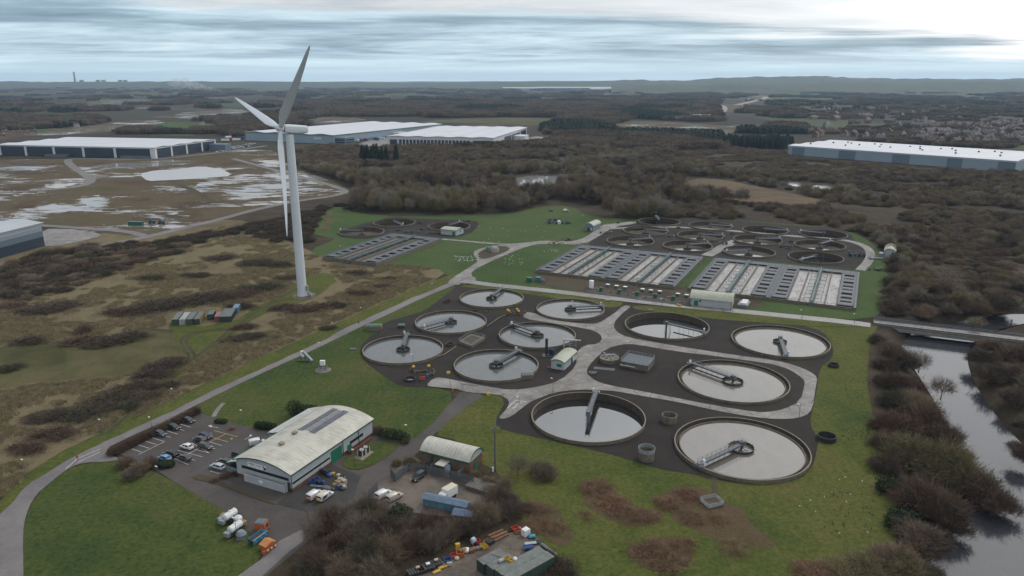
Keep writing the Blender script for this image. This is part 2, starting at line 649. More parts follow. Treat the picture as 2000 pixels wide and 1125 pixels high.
M_YARD = ground_mat("muddy_yard", [(0.34, (0.062, 0.049, 0.039)), (0.5, (0.115, 0.090, 0.070)), (0.66, (0.15, 0.122, 0.098))], (0.06, 0.25, 1.5), (0.45, 0.3, 0.25), extra=wet_extra(0.46, 0.62, 0.08, 0.85, 0.3, cracks=False), spec=0.4)
M_TRACK = ground_mat("wheel_track_mud", [(0.30, (0.034, 0.028, 0.020)), (0.5, (0.055, 0.046, 0.033)), (0.74, (0.08, 0.07, 0.04))], (0.06, 0.25, 1.2), (0.4, 0.3, 0.3))
M_MARK = plain("road_paint_white", (0.52, 0.51, 0.49), 0.7, var=0.2, scale=2.0, dirt=(0.13, 0.12, 0.11), dirt_amt=0.75)
M_MARK_Y = plain("road_paint_yellow", (0.48, 0.36, 0.12), 0.7, var=0.2, scale=2.0, dirt=(0.13, 0.11, 0.09), dirt_amt=0.75)


def flood_mat(name, thr, sx=0.35, soil=((0.060, 0.044, 0.030), (0.105, 0.080, 0.054), (0.078, 0.070, 0.036)), big=0.012, fine=0.10):
 """waterlogged bare land: mud and weeds, with standing water in the hollows"""
 m, nt, b = new_mat(name)
 p = geo_pos(nt)
 n0 = noise_n(nt, p, 0.018, 5, 0.6, 0.5)
 n1 = noise_n(nt, p, 0.3, 4, 0.6)
 s = math_n(nt, "ADD", math_n(nt, "MULTIPLY", n0, 0.7), math_n(nt, "MULTIPLY", n1, 0.3))
 c = ramp(nt, s, [(0.38, soil[0]), (0.5, soil[1]), (0.6, soil[2])])
 a = noise_n(nt, vscale(nt, p, (1, 1.2, 1)), big, 3, 0.5, 0.3)
 f = noise_n(nt, vscale(nt, p, (sx, 1.0, 1)), fine, 8, 0.78, 0.9)
 t = math_n(nt, "ADD", math_n(nt, "MULTIPLY", a, 0.45), math_n(nt, "MULTIPLY", f, 0.55))
 mk = nt.nodes.new("ShaderNodeMapRange")
 nt.links.new(t, mk.inputs[0])
 mk.inputs[1].default_value, mk.inputs[2].default_value = thr, thr + 0.018
 c = mix(nt, mk.outputs[0], c, (0.24, 0.24, 0.24))
 io_ = nt.nodes.new("ShaderNodeMapRange")
 nt.links.new(mk.outputs[0], io_.inputs[0])
 io_.inputs[3].default_value, io_.inputs[4].default_value = 1.12, 3.2
 nt.links.new(io_.outputs[0], b.inputs["IOR"])
 nt.links.new(c, b.inputs["Base Color"])
 rr = nt.nodes.new("ShaderNodeMapRange")
 nt.links.new(mk.outputs[0], rr.inputs[0])
 rr.inputs[3].default_value, rr.inputs[4].default_value = 0.95, 0.04
 nt.links.new(rr.outputs[0], b.inputs["Roughness"])
 b.inputs["Specular IOR Level"].default_value = 0.7
 MATS[name] = m
 return m


M_FLOOD = flood_mat("flooded_land", 0.53)
M_FLOOD2 = flood_mat("drier_flooded_land", 0.54)
M_FLOOD3 = flood_mat("wet_land", 0.49)


def water_mat(name, body, ior=1.9, rough=0.03, scum=None, bump=0.02, scale=0.5):
 m, nt, b = new_mat(name)
 p = geo_pos(nt)
 n = noise_n(nt, vscale(nt, p, (1, 0.45, 1)), 0.16, 6, 0.66, 1.5)
 c = ramp(nt, n, [(0.32, tuple(x * 0.86 for x in body)), (0.5, body), (0.68, tuple(min(1, x * 1.10) for x in body))])
 if scum:
  n2 = noise_n(nt, vscale(nt, p, (0.7, 0.7, 1)), 0.36, 8, 0.75, 2.2)
  f = ramp(nt, n2, [(scum[1], (0, 0, 0)), (scum[1] + 0.04, (1, 1, 1))])
  c = mix(nt, f, c, scum[0])
  rr = nt.nodes.new("ShaderNodeMapRange")
  nt.links.new(f, rr.inputs[0])
  rr.inputs[3].default_value, rr.inputs[4].default_value = rough, 0.55
  nt.links.new(rr.outputs[0], b.inputs["Roughness"])
 else:
  b.inputs["Roughness"].default_value = rough
 nt.links.new(c, b.inputs["Base Color"])
 b.inputs["IOR"].default_value = ior
 if bump:
  bp = nt.nodes.new("ShaderNodeBump")
  bp.inputs["Strength"].default_value = bump
  bp.inputs["Distance"].default_value = 0.3
  nt.links.new(noise_n(nt, vscale(nt, p, (1, 0.5, 1)), scale, 4, 0.6), bp.inputs["Height"])
  nt.links.new(bp.outputs["Normal"], b.inputs["Normal"])
 MATS[name] = m
 return m


M_RIVER = water_mat("river_water", (0.034, 0.035, 0.043), 1.6, 0.07, bump=0.0, scale=0.25)
M_POND = water_mat("pond_water", (0.24, 0.24, 0.235), 3.2, 0.03)
M_TANKW = water_mat("settled_water", (0.10, 0.105, 0.105), 1.72, 0.03, bump=0.012)
M_TANKW_TAN = water_mat("cloudy_water", (0.135, 0.121, 0.102), 1.95, 0.04, bump=0.012)
M_TANKW_DARK = water_mat("clear_dark_water", (0.022, 0.023, 0.022), 3.2, 0.02, bump=0.008)
M_FOAMW = water_mat("frothy_water", (0.25, 0.228, 0.215), 1.7, 0.2, scum=((0.10, 0.08, 0.07), 0.50), bump=0.25, scale=1.2)
M_FOAMW_DULL = water_mat("dull_froth_water", (0.10, 0.08, 0.065), 1.6, 0.2, scum=((0.055, 0.043, 0.035), 0.5), bump=0.2, scale=1.2)

# ------------------------------------------------------------------ terrain
RIVER_PX = [(1560, 1900), (1700, 1400), (1800, 1130), (1848, 1040), (1880, 960), (1870, 880), (1835, 800), (1795, 735), (1765, 690), (1760, 665), (1800, 640), (1900, 622), (2010, 606), (2050, 622), (1960, 640), (1905, 660), (1888, 690), (1893, 725), (1915, 770), (1960, 830), (2010, 880), (2110, 960), (2260, 1140), (2300, 1400), (2250, 1900)]
RIVER_Z = -3.2
RIVER_W = chaikin([G(u, v, RIVER_Z) for u, v in RIVER_PX], 2)
RIVER_W = [(p.x, p.y) for p in RIVER_W]


def river_dist(x, y):
 best = 1e9
 n = len(RIVER_W)
 for i in range(n):
  ax, ay = RIVER_W[i]
  bx, by = RIVER_W[(i + 1) % n]
  dx, dy = bx - ax, by - ay
  t = max(0, min(1, ((x - ax) * dx + (y - ay) * dy) / (dx * dx + dy * dy + 1e-9)))
  best = min(best, math.hypot(x - ax - dx * t, y - ay - dy * t))
 return best


xs = [-16400, -12000, -8000, -3000, -1200, -600, -300, -200] + list(range(-130, 346, 3)) + [420, 600, 1200, 3000, 8000, 12000, 16400]
ys = [-600, -100, 0, 50] + list(range(84, 563, 3)) + [640, 800, 1200, 2000, 3500, 6000, 10000, 13000, 16000]
vs, fs = [], []
RBB = (min(p[0] for p in RIVER_W) - 14, max(p[0] for p in RIVER_W) + 14, min(p[1] for p in RIVER_W) - 14, max(p[1] for p in RIVER_W) + 14)
for y in ys:
 for x in xs:
  z = 0.0
  if RBB[0] < x < RBB[1] and RBB[2] < y < RBB[3]:
   ins = inside((x, y), RIVER_W)
   d = river_dist(x, y)
   if ins:
    z = -4.2
   elif d < 6:
    z = -4.2 + 4.2 * (d / 6) ** 0.8
  for tx, ty, tr in TANKS.values():
   if abs(x - tx) < 20 and abs(y - ty) < 20 and math.hypot(x - tx, y - ty) < tr + 0.4:
    z = -7.0
  vs.append((x, y, z))
nx = len(xs)
for j in range(len(ys) - 1):
 for i in range(nx - 1):
  fs.append((j * nx + i, j * nx + i + 1, (j + 1) * nx + i + 1, (j + 1) * nx + i))
me = bpy.data.meshes.new("ground")
me.from_pydata(vs, [], fs)
me.materials.append(M_GROUND)
o = bpy.data.objects.new("ground", me)
COL.objects.link(o)
o["kind"] = "structure"
sheet("river", [(x, y) for x, y in RIVER_W], RIVER_Z, M_RIVER, smooth=0, world=True)

# ------------------------------------------------------------------ ground sheets
Z1, Z2, Z3, Z4, Z5, Z6 = 0.05, 0.10, 0.15, 0.20, 0.25, 0.29
HOLE = lambda ks: [((TANKS[k][0], TANKS[k][1]), TANKS[k][2] - 0.25) for k in ks]
NEAR_T = list("ABCDEFGHIJK")
FAR_T = ["T%d" % i for i in range(1, 13)]
LEFT_T = ["L1", "L2", "L3"]

# rough land on the left and the flooded building plots behind it
sheet("rough_field", [(-260, 1000), (-60, 985), (0, 975), (95, 895), (240, 825), (480, 712), (700, 612), (880, 535), (850, 520), (740, 512), (640, 505), (560, 470), (450, 420), (200, 455), (0, 490), (-300, 560), (-500, 800)], Z1, M_REED)
sheet("meadow", [(-200, 705), (0, 680), (60, 662), (140, 672), (260, 645), (330, 640), (360, 655), (372, 680), (350, 712), (280, 732), (180, 742), (60, 752), (-200, 800)], Z2, M_MEADOW, rough_edge=2.0)
M_TRACKSIDE = M_LAWN2
sheet("track_side_grass", [(205, 835), (250, 790), (320, 735), (358, 700), (352, 672), (330, 640), (330, 630), (400, 640), (470, 622), (540, 585), (570, 560), (600, 540), (640, 530), (660, 545), (640, 562), (600, 590), (540, 600), (480, 632), (440, 668), (400, 690), (372, 715), (300, 770), (235, 825)], Z3, M_LAWN2, rough_edge=1.6)
def ruts(px, gap=2.0, w_=1.15):
 pts = chaikin([G(u, v) for u, v in px], 3, closed=False)
 for k in (-1, 1):
  out = []
  for i in range(len(pts)):
   d = pts[min(i + 1, len(pts) - 1)] - pts[max(i - 1, 0)]
   d.normalize()
   out.append((pts[i].x - d.y * k * gap / 2, pts[i].y + d.x * k * gap / 2))
  strip("wheel_track", out, w_, Z4, M_TRACK, world=True, smooth=0)


strip("track_grass", [(205, 846), (290, 772), (362, 716), (400, 689), (440, 658), (462, 636), (500, 610), (560, 575), (585, 562)], 6.5, Z3, M_LAWN2)
ruts([(205, 846), (290, 772), (362, 716), (400, 689), (440, 658), (462, 636)])
ruts([(366, 712), (378, 698), (364, 680), (356, 664), (374, 652), (420, 645), (456, 642)], 1.9, 1.1)
strip("wheel_track", [(457, 640), (500, 610), (560, 575), (585, 562)], 1.0, Z4, M_TRACK)
strip("mud_path", [(-80, 642), (60, 632), (180, 630), (270, 640), (340, 648)], 2.2, Z4, M_TRACK)
sheet("turbine_pad", [(570, 578), (590, 571), (610, 571), (618, 577), (606, 585), (580, 586)], Z5, M_YARD, rough_edge=0.9)
sheet("verge", [(0, 985), (16, 960), (54, 925), (103, 892), (190, 850), (290, 805), (400, 752), (480, 712), (560, 676), (640, 640), (700, 613), (760, 585), (820, 559), (868, 541), (890, 535), (905, 541), (873, 556), (822, 575), (762, 602), (700, 630), (600, 680), (480, 734), (300, 820), (190, 870), (103, 915), (54, 950), (16, 990), (-40, 1040), (-70, 1010)], Z3, M_LAWN2, rough_edge=0.8)

flood = [(-200, 318), (-40, 312), (120, 311), (290, 308), (420, 297), (520, 291), (548, 300), (560, 325), (640, 350), (690, 374), (655, 383), (590, 393), (500, 412), (420, 433), (330, 453), (260, 462), (200, 455), (80, 441), (-60, 436), (-300, 430)]
sheet("flooded_plots", flood, Z1, M_FLOOD2)
sheet("flooded_plots", [(270, 345), (300, 330), (360, 326), (420, 320), (455, 343), (380, 350), (300, 355)], Z2, M_FLOOD3, rough_edge=3.0)
sheet("flooded_plots", [(372, 360), (440, 350), (560, 340), (640, 362), (660, 372), (560, 384), (430, 392), (400, 385)], Z2, M_FLOOD3, rough_edge=3.0)
sheet("flooded_plots", [(150, 385), (190, 378), (215, 395), (200, 406), (165, 400)], Z2, M_FLOOD3, rough_edge=3.0)
sheet("standing_water", [(272, 340), (300, 333), (345, 331), (395, 324), (432, 331), (461, 343), (400, 348), (330, 352), (285, 354)], Z3, M_POND, rough_edge=2.0)
strip("plot_road", [(-300, 386), (0, 377), (100, 371), (160, 364), (182, 353), (165, 340), (145, 328), (130, 315), (140, 309), (290, 313), (400, 302), (520, 285)], 9, Z4, M_MAIN_ROAD)
strip("plot_road", [(455, 310), (540, 333), (640, 360), (682, 374), (650, 384), (590, 391), (500, 409), (430, 429), (340, 450), (290, 463), (200, 480), (60, 505), (-200, 560)], 7.5, Z4, M_MAIN_ROAD)
strip("plot_road", [(-100, 436), (80, 440), (180, 448), (250, 452), (285, 462)], 7, Z4 + 0.03, M_MAIN_ROAD)
sheet("warehouse_forecourt", [(83, 448), (130, 447), (200, 456), (190, 465), (90, 486), (84, 470)], Z5, M_CONC_ROAD)
strip("mud_path", [(335, 355), (385, 375), (420, 397)], 5, Z4, M_DIRT)

# works lawns
sheet("lawn", [(380, 786), (480, 734), (600, 680), (740, 612), (872, 548), (893, 557), (873, 574), (833, 606), (795, 618), (745, 631), (751, 643), (728, 652), (700, 680), (712, 706), (738, 726), (764, 743), (779, 755), (828, 757), (845, 757), (893, 768), (850, 835), (810, 870), (700, 880), (560, 850), (430, 830), (400, 815)], Z1, M_LAWN)
sheet("grass_verge", [(893, 557), (960, 556), (1112, 574), (1218, 589), (1213, 599), (1184, 601), (1140, 594), (1084, 583), (1023, 573.5), (960, 566), (906, 561)], Z1, M_LAWN2)
sheet("lawn", [(840, 850), (893, 790), (960, 766), (990, 782), (970, 815), (968, 834), (1000, 845), (1070, 859), (1140, 875), (1217, 894), (1287, 917), (1350, 926), (1395, 938), (1490, 949), (1562, 937), (1589, 910), (1598, 866), (1599, 858), (1581, 830), (1587, 800), (1596, 760), (1600, 720), (1626, 700), (1628, 678), (1610, 648), (1560, 634), (1560, 620), (1720, 630), (1700, 660), (1692, 740), (1702, 800), (1712, 850), (1750, 900), (1752, 1000), (1745, 1060), (1790, 1150), (1750, 1250), (1000, 1250), (1120, 1125), (1010, 1010), (985, 930), (930, 900), (900, 860)], Z1, M_LAWN2)
sheet("lawn", [(46, 1200), (44, 1060), (48, 1015), (70, 968), (127, 918), (175, 903), (240, 898), (310, 925), (345, 945), (400, 975), (440, 1000), (500, 1050), (520, 1080), (440, 1180), (380, 1250)], Z1, M_LAWN)
sheet("far_lawn", [(606, 456), (640, 406), (672, 403), (690, 417), (800, 424), (1000, 419), (1055, 402), (1120, 403), (1150, 424), (1250, 430), (1330, 427), (1440, 430), (1540, 438), (1650, 449), (1700, 470), (1735, 512), (1732, 600), (1700, 626), (1560, 618), (1431, 606), (1217, 583), (1000, 558), (920, 546), (880, 542), (850, 522), (790, 527), (740, 519), (632, 502), (600, 490), (660, 466), (640, 464)], Z1, M_FARLAWN, holes=HOLE(FAR_T + LEFT_T))
sheet("lawn_path", [(620, 452), (640, 412), (654, 414), (645, 455)], Z2, M_MEADOW, rough_edge=1.0)
sheet("dirt_strip", [(1036, 548), (1062, 520), (1130, 530), (1330, 563), (1345, 556), (1500, 590), (1480, 600), (1440, 604), (1217, 580), (1060, 560)], Z2, M_DIRT, rough_edge=0.8)

# gravel about the tanks
sheet("gravel_yard", [(893, 559), (906, 561), (960, 566), (1023, 573.5), (1084, 583), (1140, 594), (1184, 601), (1212, 600), (1260, 604), (1293, 611), (1384, 621.6), (1500, 630.7), (1560, 634), (1610, 648), (1628, 678), (1626, 700), (1600, 720), (1596, 760), (1587, 800), (1581, 830), (1599, 858), (1598, 866), (1589, 910), (1562, 937), (1490, 949), (1395, 938), (1350, 926), (1287, 917), (1217, 894), (1140, 875), (1070, 859), (1000, 845), (968, 834), (970, 815), (990, 782), (960, 766), (900, 752), (845, 757), (828, 757), (779, 755), (764, 743), (738, 726), (712, 706), (700, 680), (728, 652), (751, 643), (745, 631), (795, 618), (833, 606), (873, 574)], Z2, M_GRAVEL, holes=HOLE(NEAR_T))
sheet("gravel_yard", [(1150, 471), (1165, 458), (1186, 445), (1215, 440), (1242, 433), (1260, 424), (1330, 425), (1440, 431), (1540, 440), (1640, 448), (1664, 458), (1668, 470), (1690, 482), (1694, 505), (1686, 528), (1640, 527), (1520, 512), (1400, 505), (1250, 492), (1150, 482)], Z2, M_GRAVEL, holes=HOLE(FAR_T))
sheet("gravel_yard", [(657, 462), (664, 450), (700, 440), (730, 432), (770, 423), (812, 428), (930, 430), (936, 440), (917, 459), (862, 468), (782, 458), (751, 462), (706, 468)], Z2, M_GRAVEL, holes=HOLE(LEFT_T))

# concrete service roads
near_road = [(1218, 597), (1202, 611), (1190, 619), (1169, 633), (1142, 633.5), (1111, 630), (1087, 627), (1063, 621), (1040, 611), (1021, 611), (1024, 624), (1069, 630), (1111, 637), (1160, 646), (1178, 659), (1169, 673), (1142, 674.5), (1124, 691), (1127, 715), (1094, 745), (1051, 757), (1000, 763.7), (951, 756), (900, 746), (861, 738), (846, 740), (832, 754), (846, 757), (888, 760), (915, 768), (950, 770), (978, 773), (996, 784), (990, 800), (972, 818), (985, 820), (1003, 812), (1012, 804), (1033, 788), (1045, 782), (1081, 768), (1127, 762), (1172, 763), (1202, 765), (1263, 776), (1317, 785), (1384, 800), (1444, 812), (1500, 819), (1542, 820), (1573, 814), (1587, 800), (1593, 757), (1597, 738), (1581, 726), (1551, 714), (1515, 705), (1444, 695.7), (1353, 682), (1281, 670), (1226, 660), (1205, 650), (1198, 638), (1202, 627), (1217, 611), (1234, 599)]
sheet("concrete_road", near_road, Z4, M_CONC_ROAD, smooth=1, holes=HOLE("I"))
sheet("gravel_yard", [(1184, 682), (1214, 673.5), (1242, 673.5), (1323, 688), (1400, 697), (1500, 711), (1515, 714), (1545, 724), (1570, 742), (1572, 752), (1563, 785), (1530, 801), (1500, 806), (1476, 806), (1400, 794), (1263, 767), (1187, 753), (1163, 745), (1147, 732), (1146, 722), (1157, 707)], Z5, M_GRAVEL, holes=HOLE("I"), smooth=1)
M_ROADG = M_LAWN2
sheet("grass_verge", [(1232, 599), (1260, 597), (1349, 604), (1469, 616), (1600, 625), (1690, 634), (1690, 640), (1560, 637), (1500, 632), (1384, 623), (1293, 611), (1245, 606)], Z3, M_LAWN2)
sheet("concrete_road", [(881, 545), (921, 520), (935, 510), (924, 498), (927, 489), (957, 481), (990, 477), (1023, 475), (1060, 470), (1096, 472), (1132, 470), (1162, 452), (1174, 440), (1200, 437), (1240, 432), (1245, 437), (1200, 443), (1176, 458), (1140, 479), (1072, 476), (1035, 479), (978, 502), (932, 524), (917, 536), (935, 548), (905, 556), (893, 557), (872, 556)], Z3, M_CONC_ROAD, smooth=1)
strip("concrete_road", [(863, 467.5), (905, 471), (957, 476), (1000, 478)], 3.5, Z3 + 0.02, M_CONC_ROAD)
strip("concrete_road", [(905, 549), (950, 556), (1000, 561), (1112, 573), (1217, 586), (1349, 600), (1469, 611), (1562, 620.5), (1640, 628), (1700, 636)], 6.3, Z4, M_WET_ROAD)
strip("concrete_road", [(1184, 447), (1300, 442), (1420, 450), (1540, 461), (1650, 468), (1690, 480), (1702, 495), (1696, 512), (1680, 528)], 5.0, Z3, M_CONC_ROAD)
strip("concrete_road", [(1380, 500), (1402, 488), (1420, 478), (1440, 470)], 7.0, Z3 + 0.02, M_CONC_ROAD)
sheet("gravel_pad", [(930, 498), (950, 484), (985, 480), (1000, 487), (965, 502), (940, 508)], Z4, M_DIRT, smooth=1)
strip("concrete_road", [(2080, 681), (2200, 696), (2400, 722)], 6.3, Z4, M_WET_ROAD)
# the long site road
sheet("main_road", [(-60, 1075), (-20, 1020), (16, 980), (54, 939), (103, 907), (141, 885), (190, 862), (244, 835), (300, 809), (400, 763), (480, 725), (600, 673), (628, 660), (720, 617), (745, 605), (860, 549), (885, 538), (906, 548), (890, 556), (830, 580), (751, 618), (709, 637), (662, 660), (600, 690), (530, 721), (460, 754), (375, 796), (323, 823), (271, 846), (239, 861), (207, 877), (215, 890), (240, 898), (205, 903), (178, 903), (150, 908), (127, 920), (95, 946), (70, 968), (57, 991), (49, 1015), (45, 1040), (46, 1125), (48, 1250), (-60, 1250)], Z3, M_MAIN_ROAD, smooth=1)
# car park, yards and the drive by the office
sheet("car_park", [(205, 878), (262, 862), (330, 812), (375, 800), (420, 818), (500, 838), (560, 850), (640, 830), (720, 820), (780, 862), (824, 852), (893, 772), (905, 762), (950, 772), (918, 790), (880, 822), (850, 846), (830, 870), (800, 900), (1020, 960), (1000, 1005), (740, 985), (690, 975), (600, 1060), (520, 1125), (460, 1180), (400, 1250), (380, 1250), (440, 1175), (468, 1125), (522, 1085), (500, 1050), (440, 1000), (400, 975), (345, 945), (310, 922), (270, 900)], Z2, M_ASPHALT, smooth=1)
M_LITTER = ground_mat("leaf_litter", [(0.26, (0.022, 0.016, 0.012)), (0.5, (0.046, 0.034, 0.023)), (0.74, (0.075, 0.054, 0.032))], (0.05, 0.3, 1.4), (0.4, 0.3, 0.3), bump=0.8)
sheet("wood_floor", [(500, 1140), (559, 1084), (600, 1055), (640, 1010), (740, 990), (1000, 950), (1020, 1030), (880, 1085), (770, 1140), (700, 1250), (380, 1250)], Z1, M_LITTER)
sheet("grass_clearing", [(590, 1125), (650, 1112), (690, 1096), (735, 1090), (742, 1104), (700, 1122), (640, 1150), (560, 1160)], Z2, M_LAWN, rough_edge=0.8)
sheet("puddle", [(690, 1090), (706, 1084), (728, 1081), (722, 1086), (704, 1092)], Z3, M_POND, rough_edge=0.5)
M_DEAD = ground_mat("dead_grass_patch", [(0.24, (0.046, 0.058, 0.016)), (0.40, (0.070, 0.058, 0.028)), (0.52, (0.105, 0.070, 0.042)), (0.64, (0.078, 0.060, 0.030)), (0.76, (0.060, 0.072, 0.018))], (0.06, 0.3, 1.2), (0.4, 0.3, 0.3), bump=1.0)
for pp_ in ([(1140, 935), (1188, 945), (1238, 985), (1300, 1002), (1245, 1036), (1192, 1020), (1138, 985)], [(1300, 955), (1368, 948), (1440, 985), (1462, 1030), (1525, 1078), (1440, 1062), (1340, 1030), (1290, 992)], [(1235, 1062), (1300, 1045), (1366, 1078), (1352, 1112), (1270, 1124), (1232, 1092)], [(1025, 985), (1075, 985), (1125, 1040), (1110, 1075), (1060, 1050), (1030, 1020)], [(1600, 1100), (1700, 1085), (1760, 1100), (1760, 1160), (1560, 1160)]):
 sheet("dead_grass", pp_, Z2, M_DEAD, rough_edge=2.2)
sheet("drive", [(380, 1200), (466, 1125), (522, 1085), (545, 1058), (600, 1030), (592, 1058), (559, 1084), (514, 1125), (440, 1200), (380, 1250)], Z3, M_MAIN_ROAD, smooth=0)
sheet("delivery_yard", [(540, 985), (572, 957), (640, 905), (705, 930), (690, 975), (650, 995), (600, 1000)], Z3, M_DARK_ASPHALT, smooth=0)
sheet("works_yard", [(745, 945), (800, 895), (960, 940), (1020, 985), (960, 1020), (700, 990)], Z3, M_YARD, smooth=0)
sheet("grass_patch", [(660, 905), (705, 875), (740, 862), (782, 868), (770, 882), (730, 910), (690, 922)], Z4, M_LAWN, smooth=1)
sheet("earth_yard", [(770, 1140), (880, 1090), (960, 1060), (1010, 1035), (1050, 1045), (1060, 1080), (1000, 1125), (960, 1160), (780, 1200)], Z3, M_YARD, smooth=1)
sheet("earth_bed", [(370, 935), (395, 925), (450, 950), (520, 975), (545, 990), (500, 975), (420, 945)], Z4, M_DIRT, smooth=1)
strip("foot_path", [(417, 815), (425, 800), (437, 788)], 1.4, Z3, M_CONC_ROAD)
strip("foot_path", [(1395, 930), (1397, 968)], 1.4, Z3, M_DIRT)

# land beyond
sheet("brown_field", [(1330, 375), (1335, 360), (1360, 347), (1420, 352), (1480, 365), (1560, 380), (1610, 392), (1590, 402), (1500, 400), (1420, 388), (1360, 382)], Z1, ground_mat("dead_reeds", [(0.28, (0.075, 0.052, 0.032)), (0.5, (0.11, 0.077, 0.047)), (0.72, (0.15, 0.108, 0.067))], (0.02, 0.12, 0.6)), rough_edge=2.0)
sheet("green_field", [(1236, 358), (1262, 346), (1300, 342), (1345, 345), (1340, 352), (1280, 356), (1245, 362)], Z1, M_FARLAWN)
sheet("pond", [(985, 368), (1000, 350), (1040, 342), (1075, 345), (1110, 338), (1118, 350), (1080, 362), (1020, 370)], Z1, M_POND, rough_edge=2.0)
sheet("pond", [(1582, 365), (1600, 361), (1630, 364), (1642, 372), (1620, 376), (1592, 374)], Z2, M_POND, rough_edge=1.5)
sheet("pond", [(1538, 358), (1552, 355), (1568, 360), (1560, 365), (1545, 363)], Z2, M_POND, rough_edge=1.5)
sheet("pond", [(1337, 375), (1380, 373), (1430, 374), (1425, 378), (1340, 378)], Z2, M_POND, rough_edge=1.0)
sheet("pond", [(1205, 330), (1215, 322), (1230, 324), (1226, 340)], Z2, M_POND, rough_edge=1.5)
sheet("pond", [(1090, 318), (1098, 308), (1106, 312), (1102, 322)], Z2, M_POND, rough_edge=1.5)
sheet("wet_field", [(1160, 247), (1240, 236), (1330, 240), (1460, 248), (1440, 262), (1340, 262), (1200, 254)], Z1, M_FLOOD2)
sheet("pond", [(1350, 262), (1395, 256), (1400, 262), (1370, 267)], Z2, M_POND, rough_edge=4)
sheet("wet_field", [(-100, 262), (0, 258), (140, 250), (240, 236), (310, 234), (330, 244), (180, 262), (0, 266)], Z1, M_FLOOD)
sheet("green_field", [(275, 252), (320, 238), (380, 238), (440, 246), (420, 254), (330, 258)], Z1, M_FARLAWN, rough_edge=3)
sheet("green_field", [(-60, 252), (60, 250), (120, 254), (60, 260), (-60, 262)], Z2, M_FARLAWN, rough_edge=3)
sheet("wet_field", [(330, 222), (430, 212), (520, 216), (480, 230), (380, 232)], Z1, M_FLOOD2)
sheet("wet_field", [(560, 236), (640, 228), (720, 232), (700, 238), (620, 244)], Z1, M_FLOOD)
sheet("wet_field", [(150, 200), (240, 194), (300, 198), (220, 206)], Z1, M_FLOOD2)
sheet("brown_field", [(800, 240), (880, 232), (1000, 230), (1110, 232), (1080, 246), (920, 240)], Z1, M_MEADOW)
sheet("green_field", [(1070, 247), (1110, 243), (1165, 244), (1160, 249), (1090, 250)], Z2, M_FARLAWN)
sheet("green_field", [(1985, 292), (1965, 284), (2080, 286), (2080, 295)], Z1, M_FARLAWN)
rf_ = random.Random(77)
for i in range(70):
 v_ = 172 + 92 * rf_.random() ** 1.3
 u_ = rf_.uniform(-60, 1420) if i % 3 else rf_.uniform(1400, 2040)
 if v_ > 226 and (440 < u_ < 1150 or u_ > 1500):
  continue
 w_ = rf_.uniform(30, 120)
 h_ = (v_ - 160) * rf_.uniform(0.03, 0.09)
 m_ = rf_.choice((M_FARLAWN, M_MEADOW, M_MEADOW, M_FLOOD2, M_FLOOD, M_REED))
 sheet("distant_field", [(u_, v_), (u_ + w_ * 0.2, v_ - h_), (u_ + w_, v_ - h_ * 0.8), (u_ + w_ * 1.1, v_ + h_ * 0.3)], Z1 + 0.02, m_, smooth=0)
for a, b, c_, d_ in ((1500, 1650, 180, 186), (1600, 1900, 186, 189), (1760, 1850, 193, 196), (1900, 2040, 195, 198), (1020, 1120, 192, 195)):
 sheet("green_field", [(a, d_), (a + 20, c_), (b, c_ + 1), (b + 30, d_ - 0.5)], Z1, M_FARLAWN, smooth=0)
strip("motorway", [(1405, 222), (1412, 215), (1414, 211), (1408, 206)], 28, Z4, M_CONC_ROAD)
strip("motorway", [(1440, 205), (1470, 198), (1492, 193), (1498, 189)], 34, Z4, M_CONC_ROAD)
# ------------------------------------------------------------------ vegetation
def twig_mat(name, stops, rough=0.95):
 m, nt, b = new_mat(name)
 oi = nt.nodes.new("ShaderNodeObjectInfo")
 c = ramp(nt, oi.outputs["Random"], stops)
 n = noise_n(nt, geo_pos(nt), 0.6, 4, 0.6)
 c = mix(nt, 1.0, c, ramp(nt, n, [(0.3, (0.62, 0.62, 0.62)), (0.7, (1.25, 1.25, 1.25))]), "MULTIPLY")
 nt.links.new(c, b.inputs["Base Color"])
 b.inputs["Roughness"].default_value = rough
 b.inputs["Specular IOR Level"].default_value = 0.1
 return m


M_TWIG = twig_mat("winter_twigs", [(0.0, (0.165, 0.125, 0.094)), (0.2, (0.205, 0.150, 0.105)), (0.4, (0.135, 0.112, 0.090)), (0.6, (0.225, 0.178, 0.118)), (0.8, (0.150, 0.108, 0.085)), (1.0, (0.185, 0.155, 0.125))])
M_TWIG_RED = twig_mat("reddish_twigs", [(0.0, (0.128, 0.085, 0.064)), (0.5, (0.112, 0.078, 0.062)), (1.0, (0.140, 0.098, 0.068))])
M_TWIG_OLIVE = twig_mat("olive_twigs", [(0.0, (0.188, 0.154, 0.083)), (1.0, (0.158, 0.135, 0.075))])
M_TWIG_PALE = twig_mat("pale_twigs", [(0.0, (0.26, 0.225, 0.175)), (0.5, (0.22, 0.20, 0.165)), (1.0, (0.28, 0.23, 0.16))])
M_TWIG_DARK = twig_mat("dark_scrub_twigs", [(0.0, (0.084, 0.070, 0.055)), (0.5, (0.104, 0.078, 0.062)), (1.0, (0.081, 0.078, 0.051))])
M_BRAMBLE = twig_mat("dead_bramble", [(0.0, (0.240, 0.142, 0.091)), (0.5, (0.198, 0.124, 0.084)), (1.0, (0.222, 0.162, 0.094))])
M_BARK = plain("bark", (0.15, 0.125, 0.10), 0.95, var=0.3, scale=1.5)
M_IVY = twig_mat("evergreen_leaves", [(0.0, (0.018, 0.034, 0.018)), (0.5, (0.026, 0.042, 0.020)), (1.0, (0.032, 0.044, 0.022))], 0.6)
M_CONIF = twig_mat("conifer_needles", [(0.0, (0.014, 0.030, 0.026)), (0.5, (0.020, 0.038, 0.030)), (1.0, (0.026, 0.042, 0.026))], 0.7)
M_CYPRESS = M_IVY


